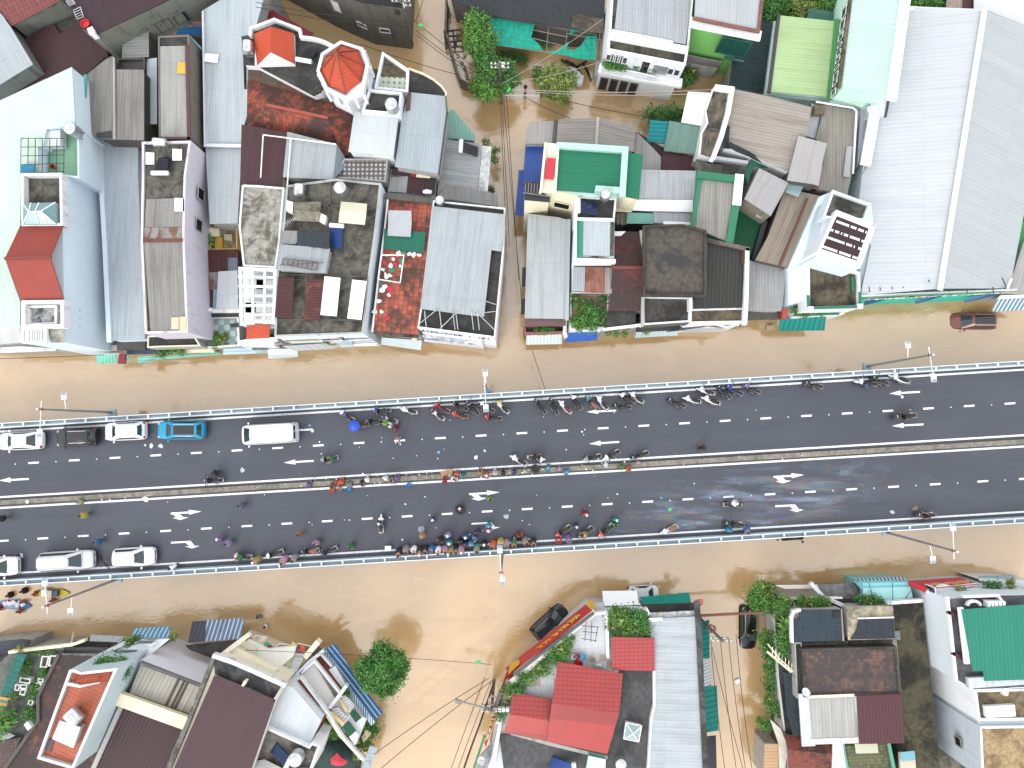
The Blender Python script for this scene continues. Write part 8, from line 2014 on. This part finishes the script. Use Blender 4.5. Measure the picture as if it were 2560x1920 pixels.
def make_pose(k):
 p = {n: (Vector(v) if n != 'sw' else v) for n,v in POSE[k].items()}; sw = p.get('sw',0)
 V,E,Rr,T = [],[],[],[]
 def add(v,r,par,t):
  V.append(Vector(v)); Rr.append(r); i = len(V) - 1
  if par is not None: E.append((par,i)); T.append(t)
  return i
 a = add(p['pel'],.135,None,'t'); w = add(p['pel'].lerp(p['che'],.45),.12,a,'t'); c = add(p['che'],.15,w,'t'); n = add(p['nk'],.06,c,'t')
 h0 = add(p['nk'].lerp(p['hd'],.5),.075,n,'h'); h = add(p['hd'],.1,h0,'h'); add(p['hd'] + Vector((.01,0,.1)),.065,h,'h'); add(p['hd'] + Vector((.115,0,-.02)),.018,h,'h')
 for s in (-1,1):
  f = lambda v: Vector((v.x,v.y * s,v.z))
  sh = add(p['che'].lerp(p['nk'],.72) + Vector((0,.19 * s,0)),.065,c,'t'); el = add(f(p['el']),.05,sh,'u'); ha = f(p['ha']); d = (ha - V[el]).normalized()
  wr = add(ha,.033,el,'f'); pm = add(ha + d * .07,.04,wr,'k'); side = Vector((-d.y,d.x,0)).normalized() if abs(d.z) < .95 else Vector((1,0,0))
  for i,L in enumerate((.07,.085,.08,.06)):
   q = add(V[pm] + d * .04 + side * (.024 * (i - 1.5)),.009,pm,'k'); q = add(V[q] + d * L * .5 - Vector((0,0,.01)),.008,q,'k'); add(V[q] + d * L * .4 - Vector((0,0,.025)),.006,q,'k')
  q = add(V[wr] + d * .04 + Vector((0,-s * .045,0)),.011,wr,'k'); add(V[q] + d * .04 + Vector((0,-s * .012,0)),.008,q,'k')
  hp = add(p['pel'] + Vector((0,.09 * s,-.06 if k != 'sit' else 0)),.1,a,'l'); kn = add(f(p['kn']) + Vector((sw * .5 * s,0,0)),.065,hp,'l'); an = add(f(p['an']) + Vector((sw * s,0,.05 * (sw > 0 and s < 0))),.042,kn,'l'); add(V[an] + Vector((.17,0,-.04)),.035,an,'s')
 me = bpy.data.meshes.new('s'); me.from_pydata(V,E,[]); o = bpy.data.objects.new('s',me); COL.objects.link(o)
 o.modifiers.new('k','SKIN')
 sk = me.skin_vertices[0].data
 for i,r in enumerate(Rr): sk[i].radius = (r,r)
 sk[0].use_root = True
 o.modifiers.new('d','SUBSURF').levels = 1
 out = bpy.data.meshes.new_from_object(o.evaluated_get(bpy.context.evaluated_depsgraph_get())); bpy.data.objects.remove(o)
 for m in (SKIN,SKIN): out.materials.append(m)
 lab = []
 for f in out.polygons:
  b,bd = 't',9
  for (i,j),t in zip(E,T):
   A,d = V[i],V[j] - V[i]; u = max(0,min(1,(f.center - A).dot(d) / max(d.length_squared,1e-9))); ds = (f.center - A - d * u).length / (Rr[i] * (1 - u) + Rr[j] * u + .02)
   if ds < bd: b,bd = t,ds
  lab.append(b); f.material_index = 1 if b in 'ls' else 0; f.use_smooth = True
 def shell(keep,off,name):
  m = MB(); vn = [v.normal * off + v.co for v in out.vertices]
  for f,l in zip(out.polygons,lab):
   if l in keep: m.face([vn[i] for i in f.vertices])
  return m.mesh(name,SKIN,smooth=True)
 shirt = shell('tuf',.02,'shirt')
 sp = [p['nk'] + Vector((0,0,.02)),p['nk'].lerp(p['che'],.45),p['che'],p['pel'],p['pel'].lerp(p['kn'] * Vector((1,0,1)) if False else Vector((p['kn'].x,0,p['kn'].z)),.85)]
 rr = random.Random(len(k)); rings = []
 for q,(rx,ry) in zip(sp,((.09,.09),(.15,.25),(.2,.3),(.25,.31),(.29,.34)) if k != 'sit' else ((.09,.09),(.15,.25),(.2,.28),(.24,.27),(.2,.24))):
  rings.append([q + Vector((math.cos(t) * rx * rr.uniform(.78,1.2),math.sin(t) * ry * rr.uniform(.82,1.18),0)) for t in [6.283 * i / 14 for i in range(14)]])
 coat = MB().loft(rings,cap=False).mesh('raincoat',SKIN,smooth=True)
 H = p['hd']
 hats = {'hair': MB().ell(H + Vector((.0,0,.05)),(.13,.118,.11),12,8).mesh('hair',SKIN,smooth=True),'helmet': MB().ell(H + Vector((0,0,.06)),(.15,.135,.125),12,8).mesh('helmet',SKIN,smooth=True),'cone': MB().lathe([(.02,.22),(.12,.13),(.24,.03),(.235,.02)],Matrix.Translation(H + Vector((0,0,.02))),18,cap=False).mesh('conical_hat',SKIN,smooth=True),'hood': MB().ell(H + Vector((-.02,0,.02)),(.145,.135,.15),12,8).mesh('hood',SKIN,smooth=True)}
 return out,shirt,coat,hats
PP_ = {k: make_pose(k) for k in POSE}
PC = {'y': (222,200,70),'py': (216,204,130),'b': (40,110,190),'db': (38,60,120),'n': (30,34,62),'k': (30,30,33),'w': (232,232,236),'gy': (150,154,158),'p': (126,96,178),'l': (176,158,210),'pk': (222,160,196),'r': (176,34,48),'m': (128,26,58),'o': (240,104,34),'co': (230,100,90),'g': (44,140,72),'lg': (150,210,60),'mg': (120,190,160),'c': (34,168,206),'lb': (120,184,226),'t': (24,140,146),'ol': (160,156,66),'tan': (206,156,104),'br': (140,92,70),'pb': (96,116,160)}
def person(t,x,y,pose,face,top,hat,label,coat=True,trouser='k',z=RZ,group=None):
 """x, y = middle of the figure in the photo; face = photo direction in degrees (0 right, 90 up)"""
 hz = {'sit': .7,'ride': 1.1}.get(pose,1.1)
 q = at(Q(t,x,y)[0],z + hz); bo,sh,co,hs = PP_[pose]
 o = bpy.data.objects.new('person',bo); COL.objects.link(o); o.location = (q.x,q.y,z); o.rotation_euler = (0,0,R(face)); s = random.uniform(.9,.99); o.scale = (s,s,s)
 if not coat and pose == 'lean': pass
 tag(o,label,'person',group); setmat(o,1,paint(*PC[trouser],.7))
 for me,m in (((co if coat else sh),top),(hs[hat.split(':')[0]],(hat.split(':') + [top if hat == 'hood' else 'k'])[1])):
  c = bpy.data.objects.new(me.name,me); COL.objects.link(c); c.parent = o; setmat(c,0,paint(*[int(v * .84 + 14) for v in PC[m]] if sum(PC[m]) < 600 else PC[m],.45 if me.name.startswith('hel') else .7,0,.35))
 return o
G1,G2 = 'people sitting and trading along the median','people crowding at the lower railing'
for a in (('c1',592,1112,'sit',180,'py','hood:c','person in a pale yellow raincoat with a cyan hood seated on the median'),('c1',615,1210,'walk',200,'y','hair','person in a bright yellow raincoat walking below the median'),('c1',718,1408,'walk',190,'b','hair','person in a blue raincoat near the silver people carrier'),('c1',1588,897,'walk',200,'n','hair','person in dark navy beside the black motorbike at far left'),('c1',1785,1137,'walk',200,'pb','hair','person in grey-blue walking right of the turn arrow'),('c1',1620,1390,'walk',100,'p','hood:w','person in purple, the left of a walking pair'),('c1',1690,1418,'walk',200,'l','hair','person in lilac, the right of a walking pair'),('c1',5,1235,'walk',180,'k','hair','dark-clad person at the left edge of the lower carriageway'),('c2',955,522,'stand',180,'lg','hair:g','lime-shirted person among the motorbikes'),('c2',990,540,'stand',200,'w','hair','person in white next to the lime-shirted one'),('c2',1025,562,'stand',20,'m','hair','person in a maroon raincoat next to the motorbikes'),('c2',1055,668,'walk',250,'w','hair','person in a white shirt walking on the lane dash',False),('c2',1052,636,'stand',90,'tan','hair:br','child in tan walking just above the white-shirted person',False)): person(*a)
for a in (('c2',390,990,'sit',90,'p','hood','person in purple seated alone at the left end of the median traders'),('c2',565,985,'sit',270,'br','hair','person in brown seated with an orange bag in front'),('c2',600,962,'sit',270,'co','hair:r','person in coral on the median beside the orange one'),('c2',632,970,'sit',90,'o','hood','person in a vivid orange raincoat on the median near its left end'),('c2',690,972,'sit',270,'gy','hood','person in a grey raincoat on the median'),('c2',785,962,'sit',270,'k','hair','person in black on the median beside one in white'),('c2',822,952,'sit',90,'w','hood','person in a white raincoat right beside the black-clad one'),('c2',968,935,'sit',180,'w','hood','person in white on the median, left of the purple one'),('c2',1005,940,'sit',270,'gy','hair','person in dark grey squeezed between white and purple ones'),('c2',1045,942,'sit',90,'p','hood','person in a purple raincoat at the middle of the median'),('c2',1395,958,'sit',90,'r','hood','person in dark red on the median beside the cardboard sheets'),('c2',1455,942,'sit',0,'w','hair','person in white between the dark red and the coral one'),('c2',1487,912,'sit',90,'co','helmet:co','person in a coral raincoat and hat on the median'),('c2',1535,908,'sit',270,'t','helmet:t','person in a teal raincoat and hat on the median'),('c2',1660,895,'sit',90,'tan','hair','person in tan among the white bags on the median'),('c2',1708,902,'sit',270,'co','helmet:w','person in coral with a white helmet on the median'),('c2',1770,898,'sit',90,'w','cone:pk','person under a pale conical hat on the median'),('c2',1830,900,'sit',90,'k','hair','person in black at the right end of the median traders'),('c3',15,893,'sit',90,'db','hood','person in a navy raincoat beside the black-clad one on the median'),('c3',270,868,'sit',90,'c','helmet:lb','person in cyan beside the tyre on the median'),('c3',352,873,'sit',90,'l','helmet:pk','person in lilac right of the cyan one on the median'),('c3',404,878,'sit',270,'c','helmet:lb','person in bright blue-cyan right of the lilac one'),('c3',815,858,'sit',90,'g','hood','person in green seated next to the orange one on the median'),('c3',866,854,'sit',270,'o','hair','person in orange seated next to the green one on the median')): person(*a,group=G1)
for a in (('c2',325,1350,'walk',200,'o','hair','person in orange walking on the lower carriageway',False,'g'),('c2',440,1412,'walk',270,'pk','hair','person in pink walking toward the lower railing'),('c2',700,1440,'walk',250,'g','hair','person in a green raincoat by the white box at the lower railing'),('c2',1310,1250,'walk',90,'db','helmet:w','person in blue with a white helmet walking above the tan one'),('c2',1230,1358,'stand',270,'tan','cone:tan','person in tan under a straw conical hat'),('c2',1420,1355,'stand',270,'l','helmet:w','person in lilac with a white helmet above the teal one'),('c2',1724,1285,'stand',270,'c','helmet:lb','person in turquoise standing on the turn arrow'),('c2',1722,1326,'stand',90,'pk','helmet:w','person in pink facing the turquoise one'),('c2',1735,1082,'walk',270,'lg','hair','small person in green and black under the turn arrow',False),('c2',1510,1165,'walk',90,'r','helmet:w','person carrying a big black inner tube round the waist',False),('c3',550,1195,'walk',270,'r','helmet:w','person in dark red with a white helmet crossing the lower carriageway'),('c3',478,1290,'stand',270,'db','helmet:w','person in navy with a white helmet above the lifebuoy'),('c3',772,1240,'stand',270,'t','helmet:w','person in teal standing over the orange-loaded motorbike'),('c3',765,1278,'stand',270,'g','hair','person in green stooping over the orange-loaded motorbike'),('c3',420,1375,'lean',280,'p','hood','person in purple at the railing right of the lifebuoy'),('c3',1615,1318,'stand',270,'c','hair:t','person in cyan by the motorbike near the oil film'),('c3',1745,1308,'lean',270,'b','hair','person in blue leaning on the railing right of the cyan one'),('c3',1422,710,'walk',180,'k','hair','person in black walking alone above the median'),('c1',1290,1585,'lean',215,'w','hair','person in white and black leaning at the lower railing far left',False)): person(*a)
for a in (('c2',10,1535,'lean',220,'ol','helmet:w','person in an olive raincoat at the railing left of the scooter'),('c2',205,1535,'lean',250,'pk','hair','person in pale pink leaning at the railing'),('c2',285,1520,'lean',250,'gy','hair','person in a grey raincoat leaning at the railing'),('c2',1055,1476,'lean',270,'n','hair','person in navy, leftmost of the main railing crowd'),('c2',1108,1456,'lean',270,'gy','hair','person in grey and white second in the railing crowd'),('c2',1168,1460,'lean',270,'w','hair','person with white sleeves in the railing crowd'),('c2',1212,1466,'lean',270,'k','helmet:w','person in black with a white helmet in the railing crowd'),('c2',1252,1458,'lean',270,'k','hair','person in black without a helmet in the railing crowd'),('c2',1305,1452,'lean',240,'b','hair:b','person in a long blue raincoat in the railing crowd'),('c2',1350,1462,'lean',270,'w','hair','person in white with dark hair, left of a matching one'),('c2',1403,1454,'lean',270,'pk','hair','person in pale pink with dark hair in the railing crowd'),('c2',1432,1412,'stand',270,'c','helmet:w','person in bright teal behind the railing crowd'),('c2',1365,1390,'walk',240,'n','hair','person in dark navy behind the blue raincoat'),('c2',1447,1456,'lean',270,'ol','hair','person in grey-olive in the railing crowd'),('c2',1482,1456,'lean',270,'n','hair','person in black-navy right of the olive one'),('c2',1522,1450,'lean',270,'pk','helmet:w','person in pink with a white helmet in the railing crowd'),('c2',1552,1368,'stand',270,'b','helmet:w','person in blue standing back from the railing crowd'),('c2',1512,1402,'stand',270,'k','hair','person in black standing behind the pink one'),('c2',1556,1422,'stand',270,'db','hair:db','person in dark blue behind the railing, left of the light blue one'),('c2',1590,1420,'stand',270,'lb','helmet:lb','person in mid blue with a pale helmet behind the railing'),('c2',1618,1388,'stand',200,'lb','hair','person in light blue turned sideways behind the crowd'),('c2',1642,1335,'stand',270,'db','hair','person in blue standing farthest back from the crowd'),('c2',1636,1446,'lean',270,'mg','hair','person in mint green at the railing'),('c2',1690,1420,'stand',270,'k','helmet:w','person in black leaning over a dark motorbike'),('c2',1760,1418,'lean',250,'o','hair','person in vivid orange at the railing'),('c2',1812,1400,'stand',270,'y','hood','person in bright yellow at the railing'),('c2',1855,1412,'lean',270,'pk','hair:t','person in pink with a teal cap at the railing'),('c3',15,1410,'lean',270,'g','hair','person in green at the right end of the railing crowd'),('c3',60,1358,'stand',120,'r','hair','person in red and white behind the railing'),('c3',95,1392,'lean',290,'gy','hair','person in grey leaning right of the red one'),('c3',160,1400,'lean',270,'k','hair','person in black leaning beside the small motorbike')): person(*a,group=G2)
for a in (('c2',555,798,'ride',187,'g','hair','rider in a green raincoat in the upper carriageway'),('c2',914,1275,'ride',90,'db','helmet:w','rider in dark blue crossing the lower carriageway'),('c3',1655,1120,'ride',0,'w','helmet:w','rider in white on the oil film'),('c4',1015,482,'ride',175,'k','hair','dark-clad rider at right beside the arrows',False),('c4',1185,1214,'ride',180,'k','hair','dark-clad rider stopped at the far right railing'),('c3',182,780,'ride',0,'k','hair','dark-clad person sitting on the white median motorbike'),('c3',542,1352,'ride',210,'ol','helmet:py','person in olive sitting on the black motorbike by the lifebuoy'),('c1',1770,1522,'ride',190,'g','helmet:r','rider in green with a red helmet at the lower railing')): person(*a)
for a in (('d1',208,128,'stand',200,'k','hair','person in black wading alone above the two boards'),('d1',85,165,'stand',200,'k','hair','person in black wading nearest the left edge'),('d1',306,152,'stand',0,'o','hair:br','wader in a red-orange life vest pushing the yellow board',False),('d1',464,207,'stand',200,'co','hair','wader in a red life vest beside the yellow board',False),('d1',200,222,'stand',240,'pk','hair','wader in pink over the blue board',False),('d1',175,300,'stand',180,'o','hair','wader in orange and yellow below the blue board',False),('d1',8,272,'stand',20,'r','hair','wader in dark red at the tail of the blue board',False),('d2',25,345,'stand',250,'gy','hair','wader in grey at the corner of the cream balconies',False),('d2',90,433,'stand',200,'w','hair','wader in white near the balconies, below the grey one',False)): person(*a,z=-.75)
q = at(Q('c2',724,547)[0],RZ + 1.95); um = thing('umbrella','bright blue open umbrella over the motorbikes','umbrella',q)
m = MB(); rim = [Vector((math.cos(i * .785) * .56,math.sin(i * .785) * .56,-.22)) for i in range(8)]
for i in range(8):
 a,b = rim[i],rim[(i + 1) % 8]; am,bm = a * .6 + Vector((0,0,.06)),b * .6 + Vector((0,0,.06)); m.face([a,b,bm,am]); m.face([am,bm,Vector((0,0,.05))])
m.build('canopy',paint(34,84,214,.5,0,.1),um,local=True); MB().tube((0,0,-.9),(0,0,.12),.015).build('shaft',ST,um,local=True)
person('c2',724,547,'stand',0,'gy','hair','person hidden under the bright blue umbrella')
def ring(t,x,y,z,r1,r2,col,label,name,cat):
 q = at(Q(t,x,y)[0],z); o = MB().torus((0,0,0),r1,r2,None,24,10).build(name,paint(*col,.4),smooth=True); o.location = q; return tag(o,label,cat)
ring('c2',1512,1168,RZ + 1.0,.38,.13,(26,26,28),'big black inner tube worn by a walking person','inner_tube','inner tube'); ring('c3',172,865,RZ + .42,.3,.13,(28,28,30),'black tyre lying on the median','tyre','tyre'); ring('c3',346,1400,RZ + .12,.26,.09,(226,84,56),'orange lifebuoy at the lower railing','lifebuoy','lifebuoy')
def board(pts,z,cols,label):
 (f,),(r_,) = Q('d1',*pts[:2]),Q('d1',*pts[2:]); a,b = at(f,z),at(r_,z); d = a - b; c = (a + b) / 2; L = d.length / 2
 o = thing('paddle_board',label,'paddle board',c,math.atan2(d.y,d.x))
 def rg_(x,w): return [Vector((x * L,y * w,h)) for y,h in ((-1,.02),(-.9,.09),(.9,.09),(1,.02),(.9,-.06),(-.9,-.06))]
 MB().loft([rg_(x,w) for x,w in ((-1,.12),(-.9,.28),(-.5,.4),(.2,.45),(.6,.38),(.85,.22),(1,.04))]).build('hull',paint(*cols[0],.4),o,smooth=True,local=True,auto=40)
 MB().slab([Vector((x * L,y,.12)) for x,y in ((-.8,-.3),(.3,-.36),(.3,.36),(-.8,.3))],.04).build('deck_pad',paint(*cols[1],.6),o,local=True)
 return o
board((600,148,335,152),.1,((244,224,60),(240,238,226)),'yellow paddle board loaded with white goods'); board((272,260,-10,240),.1,((40,130,196),(150,190,220)),'blue paddle board heaped with white bags')
for i in range(12): cloth_bit(Q('d1',40 + i * 15 + rg4.uniform(-6,6),240 + rg4.uniform(-18,18))[0],.25,.3,(232,226,240),'white bag in the heap on the blue paddle board','bag','bags on the blue board','bag',200 + i,2)
for i,(x,y) in enumerate(((390,140),(440,150),(480,150))): q = at(Q('d1',x,y)[0],.4); o = MB().box((0,0,0),(.55,.6,.4)).build('goods_box',(PLAS,paint(226,222,190),paint(70,90,130))[i]); o.location = q; tag(o,('white','cream','dark blue')[i] + ' box on the yellow paddle board','box')
for t,x,y,c,r,l in (('c2',1260,930,(40,150,80),.3,'green basin on the median between the two trader groups'),('c2',688,1020,(50,150,200),.3,'blue basin just below the grey raincoat on the median'),('c2',1135,985,(20,150,214),.26,'bright blue bag lying below the median line'),('c2',565,1022,(240,120,40),.26,'orange basin in front of the brown-clad trader'),('c2',622,1018,(170,150,140),.25,'grey-brown basket in front of the orange-clad trader')): basin(t,x,y,RZ + .02,r,c,l,.22,'basket','basket')
for i,(x,y,w,h) in enumerate(((1400,900,.8,.5),(1440,890,.6,.4))): q = at(Q('c2',x,y)[0],RZ + .27); o = MB().box((0,0,0),(w,h,.04),.2 + i).build('cardboard',paint(190,148,110,.8,0,.2)); o.location = (q.x,q.y,q.z + .05 * i); tag(o,('flattened brown cardboard sheet on the median','smaller brown cardboard sheet overlapping the first')[i],'cardboard')
q = at(Q('c2',980,1452)[0],RZ + .45); o = MB().box((0,0,0),(.55,.4,.4)).box((0,0,.22),(.58,.43,.05)).build('white_box',PLAS); o.location = q; tag(o,'white cool box on the edge line left of the railing crowd','box')
for t,x,y,s,c,l in (('c1',1125,695,.34,(206,214,222),'large clear plastic bag on the lane below the blue car'),('c1',1192,698,.3,(206,214,222),'clear plastic bag, right of a larger one below the blue car'),('c1',1078,690,.18,(214,220,228),'small plastic bag, left of the two larger ones'),('c1',1798,872,.34,(196,204,214),'crumpled grey plastic bag above the median at left'),('c1',160,1508,.3,(200,204,206),'plastic bag by the lower left cars'),('c2',420,585,.28,(206,214,220),'plastic bag at the tip of the arrow behind the van'),('c2',398,545,.17,(110,190,220),'light blue bag behind the white van'),('c2',1352,742,.2,(120,200,230),'sky blue bag in the upper carriageway'),('c2',1630,780,.28,(232,234,236),'torn white bag in the upper carriageway'),('c2',1695,730,.18,(206,214,222),'small pale bag above the torn white one'),('c2',1225,1310,.5,(150,158,168),'long grey plastic sheet near the straw-hatted person'),('c2',1855,1220,.34,(186,194,202),'clear plastic bag right of the inner tube'),('c3',1165,1168,.3,(60,214,100),'bright green bag on the oil film'),('c3',1105,1080,.16,(110,210,190),'mint green scrap on the oil film'),('c3',695,835,.36,(200,206,210),'clear bag on the median below the parked motorbikes'),('c3',935,820,.26,(196,130,150),'dusky pink bag on the median'),('c4',1085,1160,.42,(150,118,96),'patch of brown rubbish by the far right rider'),('c4',920,1188,.32,(200,208,216),'white plastic strip left of the brown rubbish'),('c4',1222,172,.4,(210,222,232),'pale plastic sheet under the right upper lamp'),('c4',995,332,.2,(226,230,234),'white cup under the right-hand arrow'),('c1',205,1108,.22,(240,240,242),'round white bag on the median at the far left'),('c1',1080,1085,.4,(240,242,244),'flat white sheet on the lower median line')): cloth_bit(Q(t,x,y)[0],RZ + .03 + .24 * ('on the median' in l),s,c,l,'litter',None,'plastic_bag',int(x),.6)
rg5 = random.Random(12)
for i in range(140):
 if i < 95: x = min(2500,max(60,rg5.gauss(1120,330))); y = 1262 - .061 * x + rg5.choice((-1,1)) * abs(rg5.gauss(0,9)) - 6; zz = RZ + (.27 if abs(y - (1256.5 - .0598 * x)) < 5 else .03)
 else: x = rg5.gauss(1100,330); y = 1262 - .061 * x + rg5.uniform(-150,150); zz = RZ + .03
 if not 5 < x < 2555: continue
 cloth_bit((x,y),zz,rg5.uniform(.05,.13),rg5.choice([(244,245,246)] * 6 + [(216,222,230),(236,200,170),(120,190,220),(190,200,210)]),'small white scrap of paper or foam on the road' if i >= 95 else 'small white scrap of litter at the foot of the median','litter','scraps scattered over the road' if i >= 95 else 'scraps along the median','litter_scrap',300 + i,.8)
